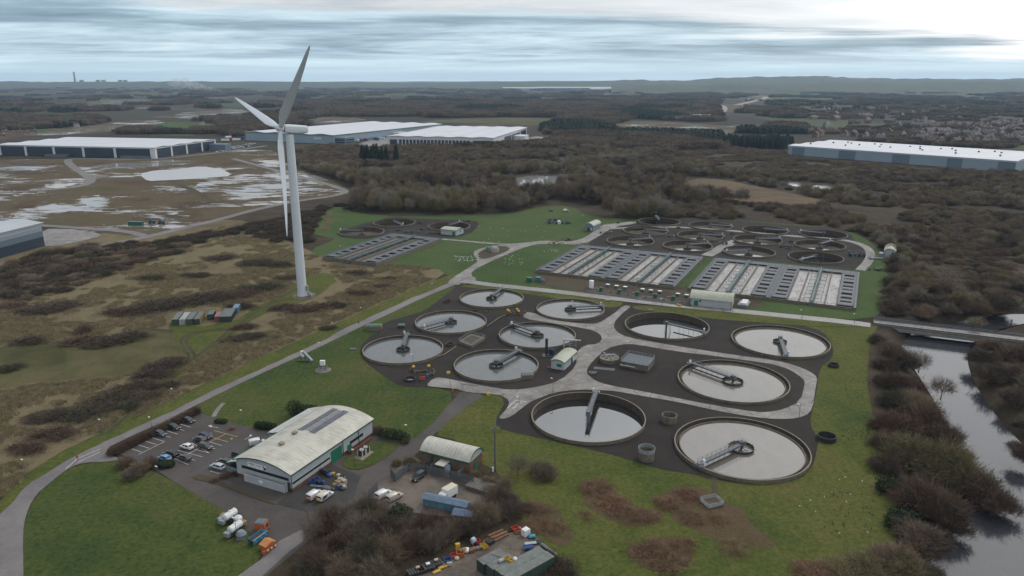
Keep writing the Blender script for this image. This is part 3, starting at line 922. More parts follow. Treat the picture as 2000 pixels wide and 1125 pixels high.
def rdir(rng, up=0.0):
 while True:
  v = Vector((rng.uniform(-1, 1), rng.uniform(-1, 1), rng.uniform(-1, 1)))
  if 0.05 < v.length < 1:
   v.normalize()
   v.z += up
   return v.normalized()


def bare_crown(rng, r, h, zb, n, tw=(1.0, 2.2), wd=0.09, lump=0.22, inner=0.25, shape=1.0):
 """a winter crown: thousands of thin twigs fanning out of a lumpy dome between the heights zb and h"""
 mb = MB()
 cz = zb + (h - zb) * 0.42
 seed = rng.uniform(0, 100)
 for i in range(n):
  d = rdir(rng)
  if d.z < -0.25:
   d.z *= 0.4
   d.normalize()
  lm = 1 + lump * 2 * mnoise.noise(Vector((d.x * 1.7 + seed, d.y * 1.7, d.z * 1.7))) + 0.10 * mnoise.noise(Vector((d.x * 5 + seed, d.y * 5, d.z * 5)))
  k = (rng.random() ** 0.5) * (1 - inner) + inner
  rz = (h - cz) if d.z > 0 else (cz - zb)
  p = Vector((d.x * r * k * lm, d.y * r * k * lm, cz + d.z * rz * k * lm))
  out = Vector((d.x * 1.0, d.y * 1.0, abs(d.z) * 0.9 + 0.35 * shape)).normalized()
  out = (out + rdir(rng) * 0.55).normalized()
  L = rng.uniform(*tw)
  q = p + out * L * 0.5
  p = p - out * L * 0.5
  s = out.cross(rdir(rng)).normalized() * (wd * rng.uniform(0.6, 1.3))
  if p.z < 0.02:
   p.z = 0.02
  mb.add((p - s, p + s, q), [(0, 1, 2)])
 return mb


def thicket(rng, r, h, zb, n, k, tw, wd, lump=0.4, inner=0.15):
 """several uneven domes grown together, so that the outline is ragged"""
 mb = MB()
 for j in range(k):
  a = 2 * PI * (j + rng.uniform(-0.4, 0.4)) / max(1, k - 1)
  d = 0 if j == 0 else r * rng.uniform(0.38, 0.62)
  rr = r * (rng.uniform(0.5, 0.66) if j else 0.68)
  hh = h * (rng.uniform(0.5, 0.92) if j else 1.0)
  sub = bare_crown(rng, rr, hh, zb, int(n / k), tw, wd, lump, inner)
  ox, oy = math.cos(a) * d, math.sin(a) * d
  mb.add([(x + ox, y + oy, z) for x, y, z in sub.v], sub.f)
 return mb


def limbs(rng, r, h, zt, rad, n=7, sub=4):
 """trunk, main limbs and branches"""
 mb = MB()
 lean = Vector((rng.uniform(-0.3, 0.3), rng.uniform(-0.3, 0.3), zt))
 if zt > 0.3:
  mb.tube((0, 0, -0.3), lean, rad, rad * 0.7, 7)
  mb.tube(lean, lean + Vector((rng.uniform(-.4, .4), rng.uniform(-.4, .4), (h - zt) * 0.6)), rad * 0.65, rad * 0.18, 6)
 for i in range(n):
  a = 2 * PI * (i + rng.uniform(-0.3, 0.3)) / n
  k = rng.uniform(0.45, 0.72)
  st = lean if zt > 0.3 else Vector((math.cos(a) * r * 0.12, math.sin(a) * r * 0.12, -0.2))
  st = st + Vector((0, 0, rng.uniform(0, (h - zt) * 0.2)))
  en = Vector((math.cos(a) * r * k, math.sin(a) * r * k, zt + (h - zt) * rng.uniform(0.45, 0.75)))
  md = st.lerp(en, 0.5) + Vector((0, 0, (h - zt) * -0.04))
  r0 = rad * (0.5 if zt > 0.3 else 0.6)
  mb.tube(st, md, r0, r0 * 0.65, 5, caps=False)
  mb.tube(md, en, r0 * 0.65, r0 * 0.25, 5, caps=False)
  for j in range(sub):
   b = md.lerp(en, rng.uniform(0.0, 0.9))
   e = b + Vector((math.cos(a), math.sin(a), 0.9)) * rng.uniform(0.15, 0.3) * r + rdir(rng) * 0.22 * r
   mb.tube(b, e, r0 * 0.32, 0.02, 3, caps=False)
 return mb


def leaf_mass(rng, ellipsoids, n, sz=0.22):
 """an evergreen crown: small leaf faces all over a group of lumps"""
 mb = MB()
 tot = sum(e[3] * e[4] for e in ellipsoids)
 for cx, cy, cz, rx, rz in ellipsoids:
  for i in range(int(n * rx * rz / tot)):
   d = rdir(rng)
   k = rng.uniform(0.72, 1.04)
   lm = 1 + 0.22 * mnoise.noise(d * 2.6 + Vector((cx, cy, 7)))
   p = Vector((cx + d.x * rx * k * lm, cy + d.y * rx * k * lm, cz + d.z * rz * k * lm))
   if p.z < 0.02:
    continue
   nn = (d + rdir(rng) * 0.7).normalized()
   s = nn.cross(rdir(rng)).normalized() * sz * rng.uniform(0.6, 1.4)
   t = nn.cross(s).normalized() * sz * rng.uniform(0.5, 1.0)
   mb.add((p - s, p - t, p + s, p + t), [(0, 1, 2, 3)])
 return mb


def conifer_mesh(rng, r, h, n, sz=0.5):
 mb = MB()
 for i in range(n):
  z = h * (1 - rng.random() ** 0.65) * 0.97 + 0.2
  rr = r * (1 - z / h) ** 0.8 * (0.85 + 0.25 * mnoise.noise(Vector((z * 0.9, r, h)))) + 0.15
  a = rng.uniform(0, 2 * PI)
  k = rng.uniform(0.55, 1.0)
  p = Vector((math.cos(a) * rr * k, math.sin(a) * rr * k, z))
  o = Vector((math.cos(a), math.sin(a), -0.45)).normalized()
  s = o.cross(Vector((0, 0, 1))).normalized() * sz * 0.4
  q = p + o * sz * rng.uniform(0.7, 1.5)
  mb.add((p - s, p + s, q + Vector((0, 0, rng.uniform(-.1, .15)))), [(0, 1, 2)])
 return mb


def plant_proto(name, crown_mb, trunk_mb, crown_mat, trunk_mat=None):
 """meshes shared by every copy of one kind of plant"""
 return (name, crown_mb.mesh("crown", crown_mat), trunk_mb.mesh("trunk", trunk_mat or M_BARK) if trunk_mb else None)


def plant(proto, loc, s=(1, 1, 1), rz=0.0, label="", cat="tree", group=None, mat=None):
 name, cm, tm = proto
 if tm is None:
  o = bpy.data.objects.new(name, cm)
  o.location = loc
  o.scale = s
  o.rotation_euler = (0, 0, rz)
  COL.objects.link(o)
  tag(o, label, cat, group)
  c = o
 else:
  o = bpy.data.objects.new(name, None)
  o.location = loc
  o.scale = s
  o.rotation_euler = (0, 0, rz)
  COL.objects.link(o)
  tag(o, label, cat, group)
  t = bpy.data.objects.new("trunk", tm)
  t.parent = o
  COL.objects.link(t)
  c = bpy.data.objects.new("crown", cm)
  c.parent = o
  COL.objects.link(c)
 if mat:
  c.material_slots[0].link = "OBJECT"
  c.material_slots[0].material = mat
 return o


rng = random.Random(11)
# unit plants: crown radius about 1 x height about 1 are scaled at planting from these real sizes
BUSH = [plant_proto("bare_shrub", thicket(rng, 5, 6, 0.0, 5400, 5, (0.9, 2.4), 0.042), limbs(rng, 5, 6, 0.0, 0.16, 9, 6), M_TWIG) for i in range(4)]
TREE = [plant_proto("bare_tree", bare_crown(rng, 5, 10, 2.0, 2300, (1.0, 2.6), 0.06, 0.3), limbs(rng, 5, 10, 2.6, 0.24, 7, 5), M_TWIG) for i in range(5)]
THIN = [plant_proto("bare_tree", thicket(rng, 5, 6, 0.3, 3000, 4, (0.9, 2.4), 0.032), limbs(rng, 5, 6, 0.6, 0.15, 9, 9), M_TWIG) for i in range(3)]
SPARSE = [plant_proto("bare_tree", bare_crown(rng, 4, 9, 2.2, 1100, (1.2, 2.4), 0.04, 0.25), limbs(rng, 4, 9, 2.4, 0.2, 8, 9), M_TWIG) for i in range(2)]
MOUND = [plant_proto("bramble_mound", thicket(rng, 5.6, 2.0, 0.0, 3000, 7, (0.5, 1.5), 0.045, 0.5, 0.0), None, M_BRAMBLE) for i in range(3)]
SCRUB = [plant_proto("scrub_bush", thicket(rng, 5.4, 4.2, 0.0, 3200, 6, (0.7, 1.9), 0.075, 0.5, 0.05), None, M_TWIG_DARK) for i in range(3)]
HEDGE = [plant_proto("bare_shrub", bare_crown(rng, 2, 2.2, 0.0, 1500, (0.5, 1.1), 0.035, 0.2), limbs(rng, 2, 2.2, 0.0, 0.06, 6, 3), M_TWIG_RED) for i in range(2)]
CONIF = [plant_proto("conifer_tree", conifer_mesh(rng, 3.4, 14, 1500, 1.0), limbs(rng, 1.2, 8, 3.0, 0.25, 3, 0), M_CONIF) for i in range(3)]


def style_mat(s):
 return {"b": None, "r": M_TWIG_RED, "o": M_TWIG_OLIVE, "d": M_TWIG_DARK, "m": M_BRAMBLE}[s]


# --- the river bank, one by one
LOOK = {"b": "grey brown", "r": "reddish brown", "o": "olive brown", "d": "dark brown"}
bank = [(1715, 668, 4, 4, "d"), (1742, 690, 5.5, 6, "b"), (1768, 716, 5.5, 7, "d"), (1728, 720, 4.5, 5, "d"), (1735, 752, 5, 6, "r"), (1772, 762, 6, 7, "r"), (1745, 792, 5.5, 6, "d"), (1785, 800, 6.5, 7.5, "b"), (1722, 832, 4.5, 4, "r"), (1758, 842, 6.5, 6.5, "r"), (1808, 832, 6, 7.5, "r"), (1845, 860, 5, 6, "r"), (1868, 882, 4, 5, "r"), (1738, 872, 5, 5, "r"), (1730, 918, 4.5, 5, "d"), (1785, 902, 8, 9, "o"), (1840, 920, 8, 9.5, "o"), (1888, 935, 7, 8, "o"), (1928, 962, 6, 7, "r"), (1955, 985, 4.5, 5.5, "r"), (1805, 990, 7.5, 8, "r"), (1845, 1008, 6, 7.5, "r"), (1862, 1022, 4.5, 5, "d"), (1788, 1060, 6, 6, "b"), (1818, 1072, 4.5, 5, "d"), (1742, 1095, 5.5, 4.5, "b"), (1772, 1122, 5, 4.5, "o"), (1692, 1118, 5, 4, "o"), (1640, 1124, 5.5, 3.5, "o"), (1590, 1130, 5, 3, "m"), (1806, 1130, 4, 3.5, "d")]
where = ["by the bridge end", "below the bridge", "on the river bank below the bridge", "at the lawn corner near the bridge", "between the lawn and the river", "hanging over the upper river bend"]
for i, (u, v, r, h, s) in enumerate(bank):
 far = "beside the bridge" if v < 700 else "above the bend" if v < 800 else "where the bank is widest" if v < 900 else "level with the front tank" if v < 1000 else "near the photo's bottom"
 side = "at the lawn edge" if u < 1750 else "in the middle of the thicket" if u < 1815 else "leaning over the water"
 sz = "low" if h < 4.6 else "middling" if h < 7.2 else "tall"
 lk = LOOK.get(s, "rusty brown")
 plant(BUSH[i % 4], G(u, v) + Vector((0, 0, -0.3 if u < 1850 else -2.2)), (r / 5, r / 5 * rng.uniform(0.9, 1.1), h / 6), rng.uniform(0, 6), "%s %s bush %s, %s" % (sz, lk, side, far), "bush", "bushes along the river bank", style_mat(s))
for i, (u, v, r, h, lab) in enumerate([(1838, 775, 4.5, 8, "open fan shaped reddish tree leaning over the river below the bridge"), (1795, 722, 4, 8, "thin bare tree at the water's edge just below the bridge"), (1905, 640, 4, 6, "pale branched bare tree behind the bridge parapet over the river")]):
 plant(SPARSE[i % 2], G(u, v) + Vector((0, 0, -1.0)), (r / 4, r / 4, h / 9), i, lab, "tree", None, M_TWIG_RED if i == 0 else None)
for i, (u, v, r, h, s) in enumerate([(1922, 706, 6, 6, "d"), (1945, 742, 6.5, 6.5, "d"), (1992, 788, 6, 6, "d"), (1996, 832, 3, 3, "d"), (1935, 680, 5.5, 5, "b"), (1985, 700, 7, 6, "r"), (1990, 740, 7, 7, "r"), (1998, 890, 4, 4.5, "r"), (2045, 850, 6, 6, "d"), (2030, 760, 8, 8, "b")]):
 plant(BUSH[(i + 1) % 4], G(u, v) + Vector((0, 0, -0.5)), (r / 5, r / 5, h / 6), rng.uniform(0, 6), "%s leafless bush on the far river bank, %s" % (LOOK[s], ["just under the bridge", "beside the river narrows", "at the bend of the far bank", "low over the water at the bend", "tucked behind the bridge end", "below the bridge road", "uphill from the river narrows", "alone at the waterline", "at the picture edge by the bend", "at the picture edge above the bend"][i]), "bush", "bushes on the far river bank", style_mat(s))
for i, (u, v, r, h) in enumerate([(1738, 958, 4.5, 4), (1762, 1028, 5, 4.5)]):
 el = [(0, 0, h * 0.45, r * 0.75, h * 0.5), (r * 0.4, 0.5, h * 0.4, r * 0.55, h * 0.42), (-r * 0.4, -0.4, h * 0.35, r * 0.5, h * 0.4)]
 o = leaf_mass(rng, el, 2600, 0.2).local("ivy_bush", M_IVY)
 o.location = G(u, v)
 tag(o, ["dark green ivy covered bush at the lawn edge by the river thicket", "dark green evergreen bush low on the river bank thicket"][i], "bush")

# --- the wood between the yards
wood_px = [(585, 1030), (612, 1010), (640, 1000), (690, 985), (740, 985), (800, 1008), (835, 1010), (900, 1022), (950, 1000), (965, 960), (985, 945), (1005, 975), (1010, 1010), (975, 1040), (920, 1060), (880, 1075), (820, 1095), (770, 1125), (700, 1160), (560, 1160), (585, 1090), (600, 1050)]
wood = [(612, 1065, 2.8, 8, 1), (640, 1035, 4, 6.5, 0), (680, 1012, 4, 6, 0), (715, 1000, 4, 6, 0), (745, 1008, 3.6, 5, 0), (655, 1078, 4, 6, 0), (700, 1050, 4.5, 6.5, 0), (745, 1045, 4.5, 6, 0), (800, 1035, 4, 5, 0), (840, 1035, 3.8, 5, 0), (880, 1045, 3.5, 4.5, 0), (915, 1040, 3.5, 5, 0), (945, 1020, 4, 6, 0), (970, 985, 4, 6, 0), (985, 960, 3.2, 5, 0), (990, 1005, 3.8, 5, 0), (930, 1010, 3.0, 5, 0), (620, 1110, 4.5, 6, 0), (665, 1120, 4.2, 5, 0), (710, 1095, 4.5, 6, 0), (760, 1085, 4.5, 6, 0), (805, 1070, 4, 5, 0), (845, 1065, 3.8, 5, 0), (600, 1130, 3.6, 5, 0), (735, 1125, 4, 5, 0), (1020, 1000, 3, 3, 0), (955, 965, 2.8, 3.6, 0), (1000, 985, 3, 4, 0)]
wl = ["tall upright sparse tree at the drive edge of the wood", "bushy bare tree nearest the parked white vans", "spreading bare tree in front of the fenced yard gate", "bare tree screening the two dirty vans", "low bare tree beside the dark evergreen in the wood", "dense bush at the left middle of the wood", "broad bare tree left of the evergreen", "rounded bare tree under the evergreen", "rusty bush before the blue shed roof", "grey bush in front of the blue shed roof", "bush over the small blue tarpaulin", "bush right of the blue tarpaulin", "twiggy bare tree by the slatted pallets", "reddish bare tree at the lawn corner of the yard", "slim bush behind the slatted pallets", "bush at the lawn side of the wood", "thin bush beside the white box truck", "wide bush at the lower left of the wood", "bush at the bottom edge of the wood", "tangled tree above the small puddle", "tangled tree above the rubbish heap", "bush behind the yellow boxes", "bush behind the brown timber", "bush at the drive in the lower left corner", "bush over the grass clearing at the bottom", "low bush between wood and mown lawn", "bush by the brick store fence", "bush at the lawn corner above the pallets"]
for i, (u, v, r, h, k) in enumerate(wood):
 pr = SPARSE[0] if k else (THIN[i % 3] if v < 1015 else BUSH[i % 4])
 sc = (r / 4, r / 4, h / 9) if k else (r / 5.0, r / 5.0, h / (7.6 if v < 1015 else 6.4))
 plant(pr, G(u, v), sc, rng.uniform(0, 6), wl[i], "tree", "bare trees of the wood between the yards", [None, M_TWIG_RED, None, M_TWIG_DARK][i % 4] if not k else None)
o = leaf_mass(rng, [(0, 0, 2.6, 2.6, 2.4), (1.4, 0.5, 2.0, 2.0, 1.8), (-1.2, -0.6, 1.9, 1.9, 1.7)], 3000, 0.2).local("evergreen_tree", M_IVY)
o.location = G(782, 1022)
tag(o, "dark evergreen bush among bare trees beside the dirty white vans", "tree")

# --- bare trees and bushes by the lawn
plant(BUSH[1], G(1060, 928), (4.2 / 5, 4.2 / 5, 4.6 / 6), 1, "rounded brown bush standing alone on the lawn below the tanks", "bush")
plant(SPARSE[1], G(1012, 928), (3.2 / 4, 3.2 / 4, 5.5 / 9), 2, "small leafless tree beside the lone bush on the lawn", "tree")
mounds = [(1165, 955, 4.2, 1.3), (1195, 985, 4.6, 1.4), (1228, 1008, 4.0, 1.2), (1262, 1012, 3.4, 1.0), (1305, 985, 3.8, 1.1), (1345, 968, 3.6, 1.1), (1352, 1012, 3.4, 1.0), (1402, 1015, 3.2, 0.8), (1272, 1080, 4.6, 1.5), (1310, 1098, 4.6, 1.5), (1335, 1068, 3.4, 1.0), (1045, 995, 3.6, 1.3), (1050, 1030, 3.6, 1.2), (1082, 1032, 3.2, 1.0), (1430, 1075, 3.4, 0.8), (1145, 1008, 2.2, 0.6), (1060, 1100, 4, 2.0), (1095, 1118, 4, 2.0)]
ml = ["upper left", "upper middle", "lower middle", "lower right"]
mlab = ["rusty bramble mound highest on the lawn below the round tank", "large rusty bramble mound sloping across the lawn middle", "rusty bramble mound at the lower end of the slanting patch", "thin rusty bramble mound between the two brown patches", "brown bramble mound left of the railed pit", "brown bramble mound just above the railed pit", "brown bramble mound just below the railed pit", "flat brown bramble mound right of the railed pit", "round rusty bramble mound at the bottom centre of the lawn", "rusty bramble mound at the lower edge of the round brown patch", "brown bramble mound at the right rim of the round brown patch", "brown bramble mound behind the white tank container", "brown bramble mound right of the white tank container", "brown bramble mound at the lawn tongue by the wood", "flat straw coloured bramble mound low on the right lawn", "tiny bramble mound alone on bright grass", "dark bramble mound right of the green container roofs", "dark bramble mound at the bottom edge beside the container roofs"]
for i, (u, v, r, h) in enumerate(mounds):
 plant(MOUND[i % 3], G(u, v), (r / 5, r / 5, h / 2), rng.uniform(0, 6), mlab[i], "bramble", "bramble mounds on the lawn", M_TWIG_DARK if i > 15 else None)

# --- hedges and shrubs round the office
k = 0
for i in range(13):
 t = i / 12
 p = G(222 + 160 * t, 888 - 80 * t)
 plant(HEDGE[i % 2], p, (1, 1, 0.95), rng.uniform(0, 6), "reddish bare hedge shrub between the long road and the car park", "shrub", "hedge shrubs along the car park")
 k += 1
for i, (u, v, r, h, lab) in enumerate([(245, 912, 2.6, 3.0, "grey bare shrub at the car park entrance bend"), (272, 925, 2.6, 3.5, "grey bare shrub beside the car park lamp"), (295, 912, 2.2, 3.0, "small grey shrub above the evergreen by the blue car"), (258, 935, 2.4, 3.2, "bare shrub at the top of the corner lawn")]):
 plant(HEDGE[i % 2], G(u, v), (r / 2, r / 2, h / 2.2), i, lab, "shrub", "bare shrubs at the car park entrance", M_TWIG)
ever = [((575, 812), [(0, 0, 2.7, 2.6, 2.5), (1.5, 0.4, 2.2, 2.1, 2.0), (3.4, 1.4, 1.6, 2.0, 1.5), (5.2, 2.2, 1.4, 1.8, 1.3)], "large dark rounded evergreen behind the office roof"),
  ((520, 838), [(-2.6, 0.8, 1.0, 1.3, 1.0), (-1.0, 0.4, 1.1, 1.4, 1.05), (0.6, 0.0, 1.1, 1.4, 1.05), (2.2, -0.4, 1.0, 1.3, 1.0)], "clipped dark green hedge at the end of the car park"),
  ((772, 858), [(-3.2, 1.2, 1.4, 2.0, 1.4), (-1.0, 0.4, 1.5, 2.1, 1.5), (1.2, -0.4, 1.5, 2.1, 1.5), (3.0, -1.2, 1.2, 1.7, 1.2)], "dark green laurel hedge right of the office"),
  ((322, 912), [(0, 0, 0.9, 1.8, 1.0), (1.4, 0.2, 0.8, 1.4, 0.8)], "low dark evergreen bush in front of the light blue car"),
  ((432, 826), [(-1, 0.3, 0.5, 1.1, 0.6), (0.8, 0, 0.5, 1.1, 0.6)], "low dark green shrub at the top corner of the car park")]
for (u, v), el, lab in ever:
 o = leaf_mass(rng, el, 3200, 0.15).local("evergreen_shrub", M_IVY)
 o.location = G(u, v)
 tag(o, lab, "shrub")
for i, (u, v, r, h, m_, lab) in enumerate([(738, 846, 1.8, 2.4, M_TWIG, "brown bare shrub between office and laurel hedge"), (792, 866, 1.2, 1.6, M_TWIG_OLIVE, "small straw coloured shrub by the drive lamp"), (775, 908, 1.5, 1.6, M_TWIG_OLIVE, "olive shrub at the left end of the brick store"), (800, 905, 1.9, 1.8, M_TWIG_OLIVE, "olive shrub before the brick store wall"), (822, 912, 1.8, 1.6, M_TWIG_OLIVE, "olive shrub behind the yard fence corner"), (898, 932, 1.9, 1.6, M_TWIG_OLIVE, "olive shrub right of the open store bay"), (925, 932, 2.0, 1.8, M_TWIG_OLIVE, "olive shrub below the brick store door"), (950, 945, 2.2, 1.8, M_TWIG, "brown shrub above the slatted pallets"), (440, 932, 1.6, 0.9, M_TWIG_RED, "low reddish hedge in the bed by the white car"), (420, 940, 1.5, 0.8, M_TWIG_RED, "low reddish hedge at the tip of the flower bed"), (460, 928, 1.4, 1.0, M_TWIG_RED, "low reddish hedge beside the office canopy"), (452, 838, 1.3, 0.6, M_BRAMBLE, "low brown planting in the bed along the car park end")]):
 plant(HEDGE[i % 2], G(u, v), (r / 2, r / 2, h / 2.2), i, lab, "shrub", None, m_)

# --- scrub of the rough field
field = [(105, 602, 9, 2.6), (60, 612, 6, 2), (165, 668, 6, 2.4), (200, 672, 6, 2.2), (238, 664, 7, 2.4), (60, 668, 5, 2), (16, 722, 4, 2), (250, 612, 8, 2.5), (290, 604, 9, 2.8), (330, 596, 9, 2.8), (375, 590, 9, 2.8), (420, 582, 9, 2.8), (462, 578, 8, 2.6), (505, 566, 8, 2.6), (470, 600, 5, 2), (500, 515, 8, 2.6), (538, 520, 7, 2.4), (478, 640, 4, 1.6), (466, 664, 5, 1.8), (492, 658, 4, 1.6), (555, 602, 5, 1.8), (582, 606, 6, 2.0), (618, 604, 6, 2.0), (655, 598, 5, 1.8), (640, 642, 3, 1.4), (318, 718, 5, 2.2), (298, 735, 5, 2.4), (336, 706, 4, 1.8), (262, 760, 5, 2.2), (225, 780, 6, 2.4), (188, 798, 6, 2.4), (148, 815, 6, 2.4), (105, 850, 5, 2), (285, 778, 4.5, 2), (318, 758, 4, 1.8), (250, 798, 4, 1.8), (90, 815, 5, 2), (50, 880, 4, 1.8), (700, 535, 5, 1.6), (745, 560, 4, 1.4), (700, 575, 5, 1.8), (760, 545, 3, 1.2), (20, 600, 6, 2), (380, 540, 6, 1.8), (300, 545, 6, 2.0), (430, 505, 7, 2.2), (560, 545, 5, 1.6)]
for i, (u, v, r, h) in enumerate(field):
 ex = "behind the row of containers" if 240 < u < 480 and 570 < v < 615 else "beside the grassy wheel track" if v > 690 and u > 180 else "near the turbine foot" if u > 460 and v < 620 else "on the long road's verge side" if u > 440 else "in the olive meadow" if 620 < v < 740 else "in the tan rough grass"
 plant(SCRUB[i % 3], G(u, v), (r / 3.6, r / 5, h / 3.6), rng.uniform(-0.4, 0.4), "dark %s scrub clump %s" % ("broad" if r > 6.5 else "middling" if r > 4.5 else "small", ex), "scrub", "scrub clumps of the rough field", M_TWIG_RED if i % 5 == 2 else None)
plant(BUSH[0], G(163, 652), (3.6 / 5, 3.6 / 5, 5 / 6), 0.4, "single rounded bare tree standing in the rough field", "tree")


def grid_pts(poly_px, step, jit=0.42, rng_=None, holes=()):
 rg = rng_ or random.Random(3)
 P = [(p.x, p.y) for p in wpoly(poly_px)]
 H = [[(p.x, p.y) for p in wpoly(h)] for h in holes]
 x0, x1 = min(p[0] for p in P), max(p[0] for p in P)
 y0, y1 = min(p[1] for p in P), max(p[1] for p in P)
 out = []
 y = y0
 row = 0
 while y < y1:
  x = x0 + (row % 2) * step / 2
  while x < x1:
   q = (x + rg.uniform(-jit, jit) * step, y + rg.uniform(-jit, jit) * step)
   if inside(q, P) and not any(inside(q, h) for h in H):
    out.append(q)
   x += step
  y += step * 0.87
  row += 1
 return out


def scatter_stuff(name, pts, protos, label, z=0.0):
 """one object whose points carry copies of a few shared plants"""
 coll = bpy.data.collections.new(name + "_kinds")
 for i, (mesh, _s) in enumerate(protos):
  ob = bpy.data.objects.new("%s_kind_%02d" % (name, i), mesh)
  coll.objects.link(ob)
 me = bpy.data.meshes.new(name)
 me.from_pydata([(p[0], p[1], p[2]) for p in pts], [], [])
 for an, typ, idx in (("sc", "FLOAT_VECTOR", 3), ("rz", "FLOAT", 4), ("kind_no", "INT", 5)):
  at = me.attributes.new(an, typ, "POINT")
  if typ == "FLOAT_VECTOR":
   at.data.foreach_set("vector", [c for p in pts for c in p[idx]])
  else:
   at.data.foreach_set("value", [p[idx] for p in pts])
 ob = bpy.data.objects.new(name, me)
 COL.objects.link(ob)
 tag(ob, label, "wood", None, "stuff")
 ng = bpy.data.node_groups.new(name, "GeometryNodeTree")
 ng.interface.new_socket("Geometry", in_out="INPUT", socket_type="NodeSocketGeometry")
 ng.interface.new_socket("Geometry", in_out="OUTPUT", socket_type="NodeSocketGeometry")
 N, Lk = ng.nodes, ng.links
 gi, go = N.new("NodeGroupInput"), N.new("NodeGroupOutput")
 iop = N.new("GeometryNodeInstanceOnPoints")
 ci = N.new("GeometryNodeCollectionInfo")
 ci.inputs["Collection"].default_value = coll
 ci.inputs["Separate Children"].default_value = True
 ci.inputs["Reset Children"].default_value = True

 def attr(nm, typ):
  a = N.new("GeometryNodeInputNamedAttribute")
  a.data_type = typ
  a.inputs["Name"].default_value = nm
  return a.outputs["Attribute"]
 cx_ = N.new("ShaderNodeCombineXYZ")
 Lk.new(attr("rz", "FLOAT"), cx_.inputs[2])
 e2r = N.new("FunctionNodeEulerToRotation")
 Lk.new(cx_.outputs[0], e2r.inputs[0])
 Lk.new(gi.outputs[0], iop.inputs["Points"])
 Lk.new(ci.outputs[0], iop.inputs["Instance"])
 iop.inputs["Pick Instance"].default_value = True
 Lk.new(attr("kind_no", "INT"), iop.inputs["Instance Index"])
 Lk.new(e2r.outputs[0], iop.inputs["Rotation"])
 Lk.new(attr("sc", "FLOAT_VECTOR"), iop.inputs["Scale"])
 Lk.new(iop.outputs[0], go.inputs[0])
 md = ob.modifiers.new("scatter", "NODES")
 md.node_group = ng
 return ob


# --- dark scrub belt across the left
belt = [(-60, 545), (0, 520), (60, 500), (150, 482), (300, 474), (430, 453), (500, 436), (560, 422), (640, 404), (690, 398), (690, 412), (672, 402), (640, 404), (606, 452), (600, 480), (570, 470), (540, 478), (480, 455), (400, 470), (350, 492), (230, 530), (150, 560), (60, 585), (-60, 600)]
rg = random.Random(21)
bp = grid_pts(belt, 8.0, 0.45, rg)
bp.sort(key=lambda q: q[1])
stuff_pts = []
for i, (x, y) in enumerate(bp):
 r = rg.uniform(3.8, 6.0)
 h = rg.uniform(1.8, 3.8)
 if i < 150:
  plant(SCRUB[i % 3], (x, y, 0), (r / 5, r / 5, h / 4.2), rg.uniform(0, 6), "dark leafless scrub bush in the belt between rough field and flooded plots", "scrub", "scrub belt bushes", [None, M_TWIG, None][i % 3])
 else:
  stuff_pts.append((x, y, 0, (r / 5, r / 5, h / 4.2), rg.uniform(0, 6), i % 3))
if stuff_pts:
 scatter_stuff("scrub_belt", stuff_pts, [(p[1], 1) for p in SCRUB], "dark scrub belt beyond the rough field")

# --- the big wood
pond_px = [(1004, 383), (998, 350), (1040, 338), (1075, 340), (1106, 334), (1114, 352), (1100, 374), (1060, 384)]
reeds_px = [(1325, 382), (1330, 356), (1355, 343), (1420, 348), (1480, 361), (1560, 376), (1615, 392), (1592, 404), (1500, 402), (1420, 392), (1360, 386)]
gf_px = [(1230, 360), (1260, 342), (1300, 338), (1350, 343), (1342, 354), (1280, 360), (1245, 364)]
p2_px = [(1532, 364), (1538, 352), (1600, 356), (1645, 364), (1645, 376), (1600, 380)]
wood_all = [(690, 412), (800, 420), (1000, 414), (1055, 398), (1118, 398), (1128, 410), (1160, 424), (1250, 428), (1330, 424), (1440, 428), (1540, 436), (1650, 446), (1700, 464), (1742, 500), (1740, 560), (1722, 600), (1705, 618), (1760, 622), (1850, 612), (1920, 615), (2100, 600), (2100, 350), (1980, 338), (1700, 322), (1545, 308), (1530, 296), (1400, 286), (1250, 276), (1040, 282), (960, 284), (760, 290), (640, 288), (575, 300), (590, 330), (660, 350), (705, 372), (700, 390)]
holes_px = [pond_px, reeds_px, gf_px, p2_px, [(1200, 344), (1203, 322), (1232, 322), (1232, 344)], [(1085, 324), (1088, 306), (1108, 306), (1108, 324)], [(1110, 424), (1100, 408), (1118, 402), (1180, 420), (1180, 430)]]
wp = grid_pts(wood_all, 7.9, 0.5, rg, holes_px)
wp.sort(key=lambda q: q[1] - 0.0 * q[0])
